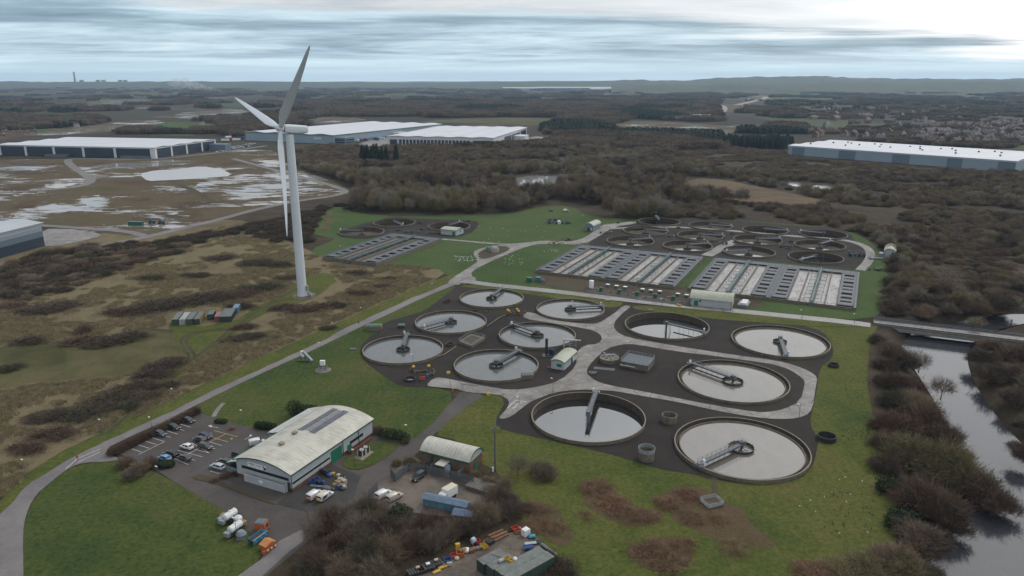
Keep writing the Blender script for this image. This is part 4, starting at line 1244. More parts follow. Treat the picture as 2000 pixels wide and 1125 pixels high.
# the edge that faces the works comes first, then whatever is nearest
front = []
stuff_pts = []
n_ind = 0
for i, (x, y) in enumerate(wp):
 d = mnoise.noise(Vector((x * 0.012, y * 0.012, 3.3)))
 right = x > 230
 if right:                                    # low scrub and thickets on the right
  if mnoise.noise(Vector((x * 0.02, y * 0.02, 9.1))) < -0.22:
   continue
  r, h = rg.uniform(3.4, 6.2), rg.uniform(3.0, 6.5) + max(0, d) * 4
 else:
  r, h = rg.uniform(3.4, 6.4), rg.uniform(7.0, 13.5) + d * 7
  if mnoise.noise(Vector((x * 0.016, y * 0.011, 5.7))) < -0.34:
   continue
 if y > 820:
  h *= 0.62
 if x > 150 and y < 420:
  h *= 0.62
 if 120 < x < 340 and 485 < y < 610:
  h = min(h, rg.uniform(3.5, 6.0))
 rz = rg.uniform(0, 6.28)
 if n_ind < 280 and rg.random() < (0.85 if y < 620 else 0.35):
  n_ind += 1
  if h < 6.0:
   plant(BUSH[i % 4], (x, y, 0), (r / 5, r / 5, h / 6), rz, "leafless bush in the thicket beyond the works' right hand end" if x > 120 else "leafless bush at the edge of the big wood behind the works", "bush", "bushes at the near edge of the big wood", [None, M_TWIG_RED, M_TWIG_DARK, M_TWIG_OLIVE, None, M_TWIG_DARK][i % 6])
  else:
   plant(TREE[i % 5], (x, y, 0), (r / 5, r / 5, h / 10), rz, "leafless brown tree at the near edge of the big wood behind the works", "tree", "trees at the near edge of the big wood", [None, M_TWIG_PALE, M_TWIG_OLIVE, M_TWIG_DARK, None, M_TWIG_RED, M_TWIG_PALE][i % 7])
 else:
  lowk = h < 6.0
  stuff_pts.append((x, y, 0, (r / 5, r / 5, h / (6 if lowk else 10)), rz, (rg.choice((5, 6, 7, 8, 9, 12)) if lowk else (rg.choice((10, 13)) if mnoise.noise(Vector((x * 0.01, y * 0.008, 2.2))) > 0.2 else rg.choice((0, 1, 2, 3, 4, 10, 11, 13, 14))))))


def mesh_copy(me, mat):
 m2 = me.copy()
 m2.materials[0] = mat
 return m2


kinds = [(t[1], 1) for t in TREE] + [(t[1], 1) for t in BUSH] + [(SCRUB[0][1], 1), (mesh_copy(TREE[0][1], M_TWIG_OLIVE), 1), (mesh_copy(TREE[2][1], M_TWIG_DARK), 1), (mesh_copy(BUSH[1][1], M_TWIG_OLIVE), 1), (mesh_copy(TREE[3][1], M_TWIG_PALE), 1), (mesh_copy(TREE[4][1], M_TWIG_RED), 1)]
print("wood points", len(wp), "individual", n_ind, "stuff", len(stuff_pts))
scatter_stuff("bare_woodland", stuff_pts, kinds, "wide leafless brown woodland stretching behind the works")

# --- conifers
for i, (u, v, h) in enumerate([(708, 318, 17), (718, 318, 18), (727, 319, 17), (737, 318, 19), (746, 319, 17), (755, 318, 16), (774, 316, 17), (731, 316, 18), (712, 316, 16)]):
 plant(CONIF[i % 3], G(u, v), (1.6, 1.6, h * 1.3 / 14), rg.uniform(0, 6), "dark green conifer standing apart on the right of its group" if i == 6 else "dark green conifer in the small clump before the white warehouse", "tree", "conifers before the white warehouse")
cp = grid_pts([(1400, 284), (1402, 268), (1440, 263), (1530, 262), (1640, 268), (1668, 276), (1610, 276), (1548, 280), (1535, 292), (1470, 290)], 10, 0.4, rg)
for i, (x, y) in enumerate(cp[:110]):
 h = rg.uniform(13, 18)
 plant(CONIF[i % 3], (x, y, 0), (1.5, 1.5, h / 14), rg.uniform(0, 6), "dark conifer of the plantation behind the long pale warehouse", "tree", "conifer plantation behind the long warehouse")

# --- far woods and hedgerows, out to the horizon
far_c = []
for s in range(3):
 mb = MB()
 for j in range(7):
  sub = bare_crown(rng, 6, 9, 0.5, 260, (2.0, 4.2), 0.45, 0.3, 0.3)
  ox, oy = rng.uniform(-16, 16), rng.uniform(-5, 5)
  mb.add([(x + ox, y + oy, z) for x, y, z in sub.v], sub.f)
 far_c.append((mb.mesh("far_clump", [M_TWIG, M_TWIG_DARK, M_TWIG][s]), 1))
mb = MB()
for j in range(8):
 sub = conifer_mesh(rng, 5, 12, 130, 3.0)
 ox, oy = rng.uniform(-14, 14), rng.uniform(-5, 5)
 mb.add([(x + ox, y + oy, z) for x, y, z in sub.v], sub.f)
far_c.append((mb.mesh("far_clump", M_CONIF), 1))
open_px = [[(1150, 250), (1230, 232), (1330, 236), (1470, 246), (1450, 266), (1340, 266), (1200, 258)], [(-100, 268), (0, 256), (140, 248), (240, 234), (310, 232), (335, 246), (180, 266), (0, 270)], [(270, 255), (320, 236), (380, 236), (445, 244), (425, 256), (330, 262)], [(320, 224), (430, 210), (525, 214), (480, 232), (380, 235)], [(550, 238), (640, 226), (730, 230), (700, 240), (620, 246)], [(790, 240), (880, 230), (1000, 228), (1115, 230), (1080, 248), (920, 242)], [(-100, 312), (-100, 262), (440, 262), (560, 290), (480, 296), (420, 300)], [(460, 300), (470, 262), (700, 228), (810, 228), (1060, 240), (1090, 280), (960, 290), (780, 296), (560, 296)], [(1535, 345), (1535, 290), (1610, 276), (2100, 296), (2100, 350)], [(1390, 225), (1400, 200), (1480, 185), (1510, 186), (1500, 200), (1430, 226)], [(1395, 300), (1395, 262), (1690, 262), (1690, 300)], [(1950, 296), (1950, 282), (2100, 282), (2100, 296)]]
openw = [[(p.x, p.y) for p in wpoly(h)] for h in open_px]
fp = []
tries = 0
while len(fp) < 9000 and tries < 60000:
 tries += 1
 v = 163 + 130 * rg.random() ** 1.1
 u = rg.uniform(-60, 2060)
 p = G(u, v)
 if p.y < 1000:
  continue
 n = mnoise.noise(Vector((p.x / 420, p.y / 700, 1.0))) + 0.5 * mnoise.noise(Vector((p.x / 120, p.y / 200, 5.0)))
 belt_k = 0.55 if 195 < v < 250 and 560 < u < 1400 else 0.0
 if n + belt_k - (0.12 if u < 560 else 0) + (0.25 if v > 245 else 0) + (0.35 if u > 1500 and v > 200 else 0) < 0.06:
  continue
 if u > 1560 and 205 < v < 285 and rg.random() < 0.82:
  continue
 if any(inside(p, h) for h in openw):
  continue
 dist = p.y
 sc = min(2.6, 0.75 + dist / 4200)
 hh = rg.uniform(0.8, 1.25) * (1.0 if dist < 3000 else 0.9) * (0.6 if u > 1560 and v > 205 else 1.0)
 con = 3 if mnoise.noise(Vector((p.x / 260, p.y / 400, 8.0))) > 0.28 else rg.choice((0, 1, 2))
 fp.append((p.x, p.y, 0, (sc * rg.uniform(0.8, 1.5), sc * rg.uniform(0.7, 1.2), hh * min(sc, 1.4)), rg.uniform(-0.5, 0.5), con))
print("far clumps", len(fp))
scatter_stuff("distant_woods", fp, far_c, "distant hedgerows and woods fading towards the horizon")

# --- rough grass tufts of the tan field
tuft = []
for s in range(3):
 mb = MB()
 for j in range(120):
  x, y = rng.gauss(0, 0.8), rng.gauss(0, 0.8)
  hgt = rng.uniform(0.4, 1.0) * math.exp(-(x * x + y * y) / 3)
  a = rng.uniform(0, PI)
  d = Vector((math.cos(a), math.sin(a), 0)) * 0.06
  p = Vector((x, y, 0))
  q = Vector((x + rng.uniform(-.35, .35), y + rng.uniform(-.35, .35), hgt))
  mb.add((p - d, p + d, q), [(0, 1, 2)])
 tuft.append((mb.mesh("reed_tuft", twig_mat("dry_reeds", [(0.0, (0.25, 0.20, 0.12)), (0.5, (0.31, 0.255, 0.155)), (0.8, (0.20, 0.175, 0.10)), (1.0, (0.39, 0.32, 0.21))])), 1))
fieldw = [(p.x, p.y) for p in wpoly([(-120, 980), (0, 968), (95, 890), (240, 820), (480, 708), (700, 608), (872, 535), (850, 522), (745, 516), (640, 508), (560, 475), (450, 440), (200, 500), (0, 560), (-200, 640)])]
skip = [[(p.x, p.y) for p in wpoly(h)] for h in ([(-200, 705), (0, 682), (60, 664), (140, 674), (260, 647), (330, 640), (365, 655), (372, 685), (345, 715), (280, 734), (60, 754), (-200, 800)], [(205, 835), (320, 735), (358, 700), (330, 630), (400, 636), (470, 620), (540, 583), (600, 540), (640, 525), (665, 545), (662, 575), (600, 592), (540, 604), (480, 634), (400, 694), (300, 775), (235, 828)], [(320, 640), (320, 605), (480, 595), (480, 630), (400, 645)])]
tp = []
for i in range(90000):
 v = 430 + 540 * rg.random()
 u = rg.uniform(-40, 880)
 p = G(u, v)
 if not inside(p, fieldw) or any(inside(p, h) for h in skip):
  continue
 if mnoise.noise(Vector((p.x * 0.04, p.y * 0.04, 2.0))) + 0.6 * mnoise.noise(Vector((p.x * 0.15, p.y * 0.15, 4.0))) < -0.05:
  continue
 s = rg.uniform(0.7, 1.5)
 tp.append((p.x, p.y, 0.04, (s, s, s * rg.uniform(0.7, 1.2)), rg.uniform(0, 6), i % 3))
print("tufts", len(tp))
o = scatter_stuff("dry_reed_grass", tp, tuft, "tan dry reed grass covering the rough field")
o["category"] = "grass"
# ------------------------------------------------------------------ the works: tanks
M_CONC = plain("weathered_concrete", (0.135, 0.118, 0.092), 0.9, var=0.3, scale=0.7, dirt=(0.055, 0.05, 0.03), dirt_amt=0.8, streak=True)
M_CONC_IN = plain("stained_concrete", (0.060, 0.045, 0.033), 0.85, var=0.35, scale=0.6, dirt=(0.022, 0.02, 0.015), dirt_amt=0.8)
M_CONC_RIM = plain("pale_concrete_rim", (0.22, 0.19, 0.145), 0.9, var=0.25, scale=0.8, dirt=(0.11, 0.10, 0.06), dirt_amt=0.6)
M_GALV = plain("galvanised_steel", (0.13, 0.143, 0.16), 0.55, metal=0.35, var=0.2, scale=1.2)
M_GALV_L = plain("pale_steel", (0.26, 0.28, 0.30), 0.55, metal=0.3, var=0.2, scale=1.2)
M_DKSTEEL = plain("dark_steel", (0.055, 0.055, 0.052), 0.6, metal=0.3, var=0.3, scale=1.2)
M_WHITE = plain("white_paint", (0.66, 0.67, 0.67), 0.5, var=0.08, scale=1.0)
M_YELLOW = plain("yellow_paint", (0.46, 0.29, 0.04), 0.5, var=0.12, scale=1.0)
M_GREENP = plain("green_paint", (0.022, 0.11, 0.062), 0.5, var=0.15, scale=1.0)
M_TEAL = plain("pale_green_pipe", (0.115, 0.20, 0.18), 0.5, var=0.15, scale=1.0)
M_RED = plain("red_paint", (0.34, 0.05, 0.035), 0.5, var=0.15, scale=1.0)
M_BLUE = plain("blue_paint", (0.025, 0.075, 0.21), 0.5, var=0.2, scale=1.0)
M_NAVY = plain("navy_paint", (0.014, 0.022, 0.05), 0.45, var=0.2, scale=1.0)
M_BLACK = plain("black_rubber", (0.022, 0.022, 0.022), 0.8, var=0.3, scale=2.0)
M_ORANGE = plain("orange_paint", (0.38, 0.095, 0.025), 0.5, var=0.15, scale=1.0, dirt=(0.2, 0.08, 0.03), dirt_amt=0.5)


def railing(mb, pts, h=1.1, step=2.2, w=0.07, closed=False):
 """posts and two rails along a polyline"""
 pts = [Vector(p) for p in pts]
 if closed:
  pts = pts + [pts[0]]
 for a, b in zip(pts[:-1], pts[1:]):
  d = (b - a)
  n = max(1, int(d.length / step))
  for i in range(n + 1):
   p = a + d * (i / n)
   mb.beam(p, p + Vector((0, 0, h)), w)
  for hh in (h, h * 0.55):
   mb.beam(a + Vector((0, 0, hh)), b + Vector((0, 0, hh)), w)


def tank(key, label, ang, depth, water_mat, style="ring", launder=False, span=1.0, group="settling tanks", ring_r=2.9):
 """a round concrete tank: wall, water and the travelling scraper bridge"""
 x, y, r = TANKS[key]
 t = thing("settling_tank", label, "tank", (x, y, 0), group)
 wz = RIM - depth
 mb = MB()
 th = 0.32
 n = 72
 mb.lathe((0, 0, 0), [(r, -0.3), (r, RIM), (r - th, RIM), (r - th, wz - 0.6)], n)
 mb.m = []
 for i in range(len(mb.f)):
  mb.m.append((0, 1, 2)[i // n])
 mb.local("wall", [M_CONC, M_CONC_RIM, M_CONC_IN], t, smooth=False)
 wr = r - th
 if launder:
  lm = MB()
  lm.lathe((0, 0, 0), [(r - 1.35, wz - 0.5), (r - 1.35, wz + 0.35), (r - 1.6, wz + 0.35), (r - 1.6, wz - 0.5)], n)
  lm.local("weir", M_CONC, t)
  lw = MB()
  lw.lathe((0, 0, 0), [(r - th, wz - 0.3), (r - 1.35, wz - 0.3)], n)
  lw.local("channel_floor", M_CONC_IN, t)
  wr = r - 1.6
 MB().disc((0, 0, wz), wr, n).local("water", water_mat, t)
 # scraper bridge
 d = Vector((math.cos(ang), math.sin(ang), 0))
 s = Vector((-d.y, d.x, 0))
 zt = RIM + 0.75
 b = MB()
 L = r - 0.1
 bw = 1.15
 a0 = -d * 1.2
 b.beam(a0 + Vector((0, 0, zt)), d * (L + 0.5) + Vector((0, 0, zt)), bw, 0.14)
 for k in (-1, 1):
  b.beam(a0 + s * (k * bw / 2) + Vector((0, 0, zt - 0.2)), d * (L + 0.4) + s * (k * bw / 2) + Vector((0, 0, zt - 0.2)), 0.16, 0.5)
 br = b.local("scraper_bridge", M_GALV, t)
 rb = MB()
 for k in (-1, 1):
  railing(rb, [a0 + s * (k * bw / 2) + Vector((0, 0, zt)), d * L + s * (k * bw / 2) + Vector((0, 0, zt))], 1.1, 1.8, 0.06)
 rb.local("handrail", M_GALV, br)
 hb = MB()
 nh = 6
 for i in range(1, nh):
  p = d * (L * (0.2 + 0.75 * i / nh))
  hb.beam(p + s * 0.5 + Vector((0, 0, zt)), p + s * 0.5 + Vector((0, 0, wz - 0.1)), 0.08)
 hb.beam(d * 3 + s * 0.5 + Vector((0, 0, wz + 0.12)), d * (L * 0.94) + s * 0.5 + Vector((0, 0, wz + 0.12)), 0.07, 0.3)
 hb.local("scraper_blade", M_DKSTEEL, br)
 e = MB()
 e.box((d.x * (r - 0.15), d.y * (r - 0.15), RIM + 0.02), (1.4, 2.0, 0.55), ang)
 for k in (-1, 1):
  q = d * (r - 0.15) + s * k * 0.85
  e.tube(q + s * -0.12 + Vector((0, 0, RIM + 0.3)), q + s * 0.12 + Vector((0, 0, RIM + 0.3)), 0.3, n=12)
 e.local("drive_carriage", M_GALV_L, br)
 cb = MB()
 cb.box((d.x * (r - 0.9) + s.x * 0.9, d.y * (r - 0.9) + s.y * 0.9, zt + 0.05), (0.5, 0.7, 1.1), ang)
 cb.local("control_box", M_WHITE, br)
 # centre
 c = MB()
 c.tube((0, 0, wz - 0.5), (0, 0, zt + 0.05), 0.32, n=12)
 c.box((0, 0, zt + 0.1), (1.3, 1.3, 0.5), ang)
 c.local("centre_column", M_DKSTEEL if style == "ring" else M_GALV, t)
 if style == "ring":
  rg_ = MB()
  rr = ring_r
  rg_.lathe((0, 0, 0), [(rr, wz - 0.3), (rr, wz + 0.75), (rr - 0.12, wz + 0.75), (rr - 0.12, wz - 0.3)], 32)
  for i in range(8):
   a = ang + PI / 8 + i * PI / 4
   rg_.beam((0, 0, wz + 0.72), (math.cos(a) * rr * 1.1, math.sin(a) * rr * 1.1, wz + 0.72), 0.1, 0.14)
  rg_.local("stilling_ring", M_DKSTEEL, t)
 else:
  lg = MB()
  for k in (-1, 1):
   lg.beam(Vector((0, 0, wz - 0.2)) + s * 0.5 * k - d * 0.4, s * 0.55 * k + Vector((0, 0, zt)), 0.2)
   lg.beam(d * 1.8 + Vector((0, 0, wz - 0.2)) + s * 0.5 * k, d * 1.2 + s * 0.5 * k + Vector((0, 0, zt)), 0.14)
  lg.local("bridge_legs", M_GALV, t)
 return t


def ang_to(key, u, v):
 p = G(u, v, RIM + 0.5)
 return math.atan2(p.y - TANKS[key][1], p.x - TANKS[key][0])


NEAR = [
 ("A", "full round tank highest in the photo's left cluster, bridge pointing away up right", (984, 560), 0.85, M_TANKW, "ring"),
 ("B", "full round tank nearest the concrete crossroads with its bridge pointing right", (1182, 597), 0.85, M_TANKW, "ring"),
 ("C", "full round tank left of the yellow valves with its bridge reaching down left", (822, 640), 0.85, M_TANKW, "ring"),
 ("D", "full round tank just below the yellow valves, bridge running from upper left to middle", (994, 630), 1.0, M_TANKW, "ring"),
 ("E", "full round tank at the left end of the gravel with its bridge pointing away", (797, 645), 0.9, M_TANKW, "ring"),
 ("F", "full round tank beside the white kiosk with its bridge pointing up right", (1014, 684), 1.0, M_TANKW, "ring"),
 ("G", "half drained round tank above the road loop with dark inner walls and a raised bridge", (1371, 648), 2.9, M_TANKW_DARK, "leg"),
 ("H", "brim full pale tank nearest the river road with its short bridge pointing down", (1536, 696), 1.0, M_TANKW_TAN, "ring"),
 ("I", "pale full tank inside the concrete road loop with its bridge from the upper left", (1339, 705), 1.0, M_TANKW_TAN, "ring"),
 ("J", "half drained round tank nearest the lawn with brown inner walls and bridge pointing away", (1167, 760), 2.5, M_TANKW_DARK, "leg"),
 ("K", "largest looking pale full tank at the lawn's edge with its bridge reaching lower left", (1362, 908), 0.95, M_TANKW_TAN, "ring"),
]
for k, lab, (u, v), dep, wm, st in NEAR:
 tank(k, lab, ang_to(k, u, v), dep, wm, st, launder=k in "HIK", group="round tanks in the foreground works", ring_r=2.6 if k not in "IK" else 3.5)
FAR = [("T1", (1281, 419)), ("T2", (1430, 442)), ("T3", (1534, 450)), ("T4", (1563, 451)), ("T5", (1293, 450)), ("T6", (1413, 460)), ("T7", (1526, 466)), ("T8", (1626, 470)), ("T9", (1277, 465)), ("T10", (1389, 475)), ("T11", (1418, 490)), ("T12", (1558, 508))]
FLAB = ["far left tank of the back row in the twelve tank group, bridge pointing away", "second tank along the back row of the twelve, bridge to the right", "third tank along the back row of the twelve", "right end tank of the back row beside the thicket, nearly dry",
  "left end tank of the second row of the twelve", "second tank of the middle row among the twelve", "third tank of the middle row among the twelve", "right end tank of the middle row among the twelve",
  "left end tank of the front row behind the aeration lanes", "second tank of the front row behind the aeration lanes", "third tank of the front row behind the aeration lanes", "right end tank of the front row, dark inside, behind the aeration lanes"]
for (k, (u, v)), lab in zip(FAR, FLAB):
 dry = k in ("T1", "T3", "T4", "T12")
 tank(k, lab, ang_to(k, u, v), 3.4 if dry else 2.7, M_TANKW_DARK if dry else M_TANKW_TAN, "ring", group="twelve far round tanks", ring_r=2.4)
for k, (u, v), lab, dep in (("L1", (661, 449), "left tank of the far group of three, pale water showing", 3.0), ("L2", (781, 437), "middle tank of the far group of three, farthest from view", 3.6), ("L3", (908, 431), "right tank of the far group of three behind the small pale shed", 3.4)):
 tank(k, lab, ang_to(k, u, v), dep, M_TANKW_TAN if k == "L1" else M_TANKW_DARK, "ring", group="far group of three round tanks", ring_r=2.2)

# ------------------------------------------------------------------ aeration lanes


def lanes(label, FL, FR, BR, units, h, live=True):
 """a block of rectangular lanes; a, b run across and along it"""
 FL, FR, BR = G(*FL, h), G(*FR, h), G(*BR, h)
 o = Vector((FL.x, FL.y, 0))
 ex = Vector((FR.x - FL.x, FR.y - FL.y, 0))
 ey = Vector((BR.x - FR.x, BR.y - FR.y, 0))
 W, L = ex.length, ey.length
 ex.normalize()
 ey.normalize()
 t = thing("aeration_lanes", label, "treatment lanes", o, "aeration lane blocks")

 def P(a, b, z):
  return ex * a + ey * b + Vector((0, 0, z))

 def slab(mb, a0, a1, b0, b1, z0, z1):
  q = [P(a0, b0, z0), P(a1, b0, z0), P(a1, b1, z0), P(a0, b1, z0), P(a0, b0, z1), P(a1, b0, z1), P(a1, b1, z1), P(a0, b1, z1)]
  mb.add(q, [(3, 2, 1, 0), (4, 5, 6, 7), (0, 1, 5, 4), (1, 2, 6, 5), (2, 3, 7, 6), (3, 0, 4, 7)])
 walls, deck, water, pipe, rail, dark, foam = MB(), MB(), MB(), MB(), MB(), MB(), MB()
 e = 0.45
 slab(walls, 0, W, 0, e, -0.2, h)
 slab(walls, 0, W, L - e, L, -0.2, h)
 slab(walls, 0, e, e, L - e, -0.2, h)
 slab(walls, W - e, W, e, L - e, -0.2, h)
 uw = W / units
 bt = L * 0.08
 for k in range(units):
  a0 = k * uw
  f = [0.03, 0.215, 0.225, 0.345, 0.36, 0.475, 0.525, 0.64, 0.655, 0.775, 0.785, 0.97]
  A = [a0 + x * uw for x in f]
  # side channels with square openings
  for c0, c1 in ((A[0], A[1]), (A[10], A[11])):
   water_z = h - 0.55
   m = water if live else dark
   m.quad(P(c0, e, water_z), P(c1, e, water_z), P(c1, L - e, water_z), P(c0, L - e, water_z))
   nb = 8
   gap = (L - 2 * bt) / nb
   wdt = c1 - c0
   slab(deck, c0, c0 + wdt * 0.16, bt * 0.5, L - bt, h - 0.1, h + 0.12)
   slab(deck, c1 - wdt * 0.16, c1, bt * 0.5, L - bt, h - 0.1, h + 0.12)
   for i in range(nb + 1):
    b_ = bt * 0.5 + i * gap
    slab(deck, c0 + wdt * 0.16 + 0.02, c1 - wdt * 0.16 - 0.02, b_, b_ + gap * (0.42 if i % 3 else 0.62), h - 0.1, h + 0.1)
   railing(rail, [P(c0 + 0.1, bt * 0.5, h + 0.12), P(c0 + 0.1, L - bt, h + 0.12)], 1.1, 3.0, 0.07)
   railing(rail, [P(c1 - 0.1, bt * 0.5, h + 0.12), P(c1 - 0.1, L - bt, h + 0.12)], 1.1, 3.0, 0.07)
  # four lanes
  for c0, c1 in ((A[2], A[3]), (A[4], A[5]), (A[6], A[7]), (A[8], A[9])):
   foam.quad(P(c0, e, h - 0.6), P(c1, e, h - 0.6), P(c1, L - e, h - 0.6), P(c0, L - e, h - 0.6))
  for x0, x1 in ((A[1], A[2]), (A[3], A[4]), (A[7], A[8]), (A[9], A[10])):
   slab(walls, x0, x1, e, L - e, -0.2, h + 0.02)
  # middle walkway with the air main
  slab(deck, A[5], A[6], 0.1, L - 0.1, h - 0.15, h + 0.16)
  railing(rail, [P(A[5] + 0.1, 0.3, h + 0.16), P(A[5] + 0.1, L - 0.3, h + 0.16)], 1.1, 3.0, 0.07)
  railing(rail, [P(A[6] - 0.1, 0.3, h + 0.16), P(A[6] - 0.1, L - 0.3, h + 0.16)], 1.1, 3.0, 0.07)
  mid = (A[5] + A[6]) / 2
  pipe.tube(P(mid, 0.2, h + 0.75), P(mid, L - 1, h + 0.75), 0.3, n=10)
  for i in range(9):
   b_ = L * (0.08 + 0.1 * i)
   pipe.tube(P(mid, b_, h + 0.75), P(mid - uw * 0.1, b_, h + 0.55), 0.1, n=6)
   pipe.tube(P(mid, b_ + 1, h + 0.75), P(mid + uw * 0.1, b_ + 1, h + 0.55), 0.1, n=6)
   pipe.tube(P(mid - uw * 0.1, b_, h + 0.55), P(mid - uw * 0.1, b_, h - 0.7), 0.09, n=6)
   pipe.tube(P(mid + uw * 0.1, b_ + 1, h + 0.55), P(mid + uw * 0.1, b_ + 1, h - 0.7), 0.09, n=6)
  for b_ in (L * 0.42, L * 0.8):
   for q in (-0.5, 0.5):
    for w_ in (-0.8, 0.8):
     pipe.beam(P(mid + q * 1.6, b_ + w_, h), P(mid + q * 1.6, b_ + w_, h + 2.6), 0.12)
    pipe.beam(P(mid + q * 1.6, b_ - 0.8, h + 2.6), P(mid + q * 1.6, b_ + 0.8, h + 2.6), 0.12)
    pipe.beam(P(mid + q * 1.6, b_ - 0.8, h + 1.4), P(mid + q * 1.6, b_ + 0.8, h + 1.4), 0.1)
  # cross walkway at the back and two pipe bridges over the lanes
  slab(deck, a0 + 0.03 * uw, a0 + 0.97 * uw, L - bt + 0.02, L - 0.05, h - 0.05, h + 0.2)
  railing(rail, [P(a0 + 0.03 * uw, L - bt + 0.1, h + 0.2), P(a0 + 0.97 * uw, L - bt + 0.1, h + 0.2)], 1.1, 3.0, 0.07)
  railing(rail, [P(a0 + 0.03 * uw, L - 0.15, h + 0.2), P(a0 + 0.97 * uw, L - 0.15, h + 0.2)], 1.1, 3.0, 0.07)
  slab(deck, a0, a0 + 0.028 * uw, 0.1, L - 0.1, h - 0.05, h + 0.14)
  slab(deck, a0 + 0.972 * uw, a0 + uw, 0.1, L - 0.1, h - 0.05, h + 0.14)
  railing(rail, [P(a0 + 0.15, 0.2, h + 0.14), P(a0 + 0.15, L - 0.2, h + 0.14)], 1.1, 3.0, 0.07)
  # steps at the front
  fx = mid
  for i in range(5):
   slab(deck, fx - 0.6, fx + 0.6, -0.35 - 0.32 * i, -0.05 - 0.32 * i, 0.0, h - 0.28 * (i + 1) + 0.1)
  railing(rail, [P(a0 + 0.03 * uw, 0.15, h), P(a0 + 0.44 * uw, 0.15, h)], 1.0, 3.0, 0.06)
  railing(rail, [P(a0 + 0.56 * uw, 0.15, h), P(a0 + 0.97 * uw, 0.15, h)], 1.0, 3.0, 0.06)
 walls.local("wall", M_CONC, t)
 deck.local("walkway", plain("grating", (0.10, 0.112, 0.13), 0.65, metal=0.15, var=0.25, scale=1.0), t)
 if water.f:
  water.local("channel_water", M_TANKW_TAN, t)
 if dark.f:
  dark.local("channel_water", M_TANKW_DARK, t)
 foam.local("lane_water", M_FOAMW if live else M_FOAMW_DULL, t)
 pipe.local("air_pipe", M_TEAL, t)
 rail.local("railing", M_GALV, t)
 return t


lanes("left of the two large blocks of froth covered treatment lanes with grey walkways", (1045.4, 528.5), (1317, 560), (1374, 502), 2, 1.5)
lanes("right of the two large blocks of froth covered treatment lanes beside the riverside grass", (1343.6, 562.5), (1672, 602), (1679, 532), 2, 1.5)
lanes("small dark block of treatment lanes on the far left lawn with green pipes", (629.6, 501), (734.4, 514), (861, 466), 1, 2.2, live=False)

# ------------------------------------------------------------------ pits, wells, boxes among the tanks


def well(u, v, r, h, label, mat=None, ring=None, oct_=False):
 t = thing("round_chamber", label, "chamber", G(u, v), "round concrete chambers")
 mb = MB()
 n = 12 if oct_ else 28
 mb.lathe((0, 0, 0), [(r, -0.1), (r, h), (r - 0.25, h), (r - 0.25, 0.32)], n)
 mb.local("wall", mat or M_CONC, t)
 MB().disc((0, 0, 0.34), r - 0.2, n).local("water", M_TANKW_DARK, t)
 if ring:
  rb = MB()
  rb.lathe((0, 0, 0), [(r + 0.12, h - 0.15), (r + 0.12, h + 1.0), (r + 0.04, h + 1.0), (r + 0.04, h - 0.15)], n)
  rb.local("steel_collar", ring, t)
 return t


well(1307, 824, 2.3, 2.4, "round stained concrete well between the two front tanks")
well(1262, 897, 2.2, 2.6, "tall concrete well with a pale steel collar at the lawn edge", None, M_GALV_L, True)
well(1628, 716, 1.9, 1.1, "black ring chamber on the grass beside the upper right tank", M_BLACK, None, True)
well(1614, 859, 2.7, 1.5, "large black ring chamber on the grass right of the front tank", M_BLACK, None, True)
well(874, 590, 1.8, 0.8, "low round well at the upper left of the gravel", M_CONC_IN)
well(930, 607, 1.2, 0.7, "small dark well between the two upper left tanks", M_CONC_IN)
well(949, 609, 0.9, 0.5, "tiny dark well beside another small well on the gravel", M_CONC_IN)
well(879, 675, 1.7, 1.0, "round well right of the left end tank", M_CONC_IN)
well(801, 743, 2.0, 0.9, "black ring well beside the yellow motors at the grass edge", M_BLACK)
for i, (u, v) in enumerate([(1325, 446), (1430, 457), (1390, 473), (1436, 475), (1545, 473), (1540, 487), (1207, 436)]):
 well(u, v, 1.5, 0.8, "small dark round chamber among the twelve far tanks, %s" % ["between the two rows on the left", "in the middle of the group", "left of the cross road", "on the cross road", "right of the middle", "by the front right", "behind the grey shed"][i], M_CONC_IN)
for i, (u, v) in enumerate([(820, 436), (778, 451), (823, 449), (915, 433)]):
 well(u, v, 1.5, 0.9, "small dark chamber on the far left gravel, %s" % ["between the two rear tanks", "right of the pale water tank", "before the right rear tank", "at its right edge"][i], M_CONC_IN)


def plan_box(name, label, cat, corners_px, z0, z1, mat, group=None):
 pts = [G(u, v) for u, v in corners_px]
 c = sum(pts, Vector()) / len(pts)
 t = thing(name, label, cat, (c.x, c.y, 0), group)
 MB().prism([(p.x - c.x, p.y - c.y) for p in pts], z0, z1).local("wall", mat, t)
 return t, [Vector((p.x - c.x, p.y - c.y, 0)) for p in pts]


# square railed chamber among the left tanks
t, q = plan_box("square_chamber", "square concrete chamber with railings in the middle of the left tanks", "chamber", [(896, 672), (921, 681), (948, 665), (921, 657)], 0, 1.2, M_CONC)
rb = MB()
railing(rb, [p + Vector((0, 0, 1.2)) for p in q], 1.1, 1.3, 0.06, True)
rb.local("railing", M_GALV_L, t)
c = MB()
c.prism([(p.x * 0.72, p.y * 0.72) for p in q], 1.205, 1.24)
c.local("pit_cover", M_CONC_IN, t)
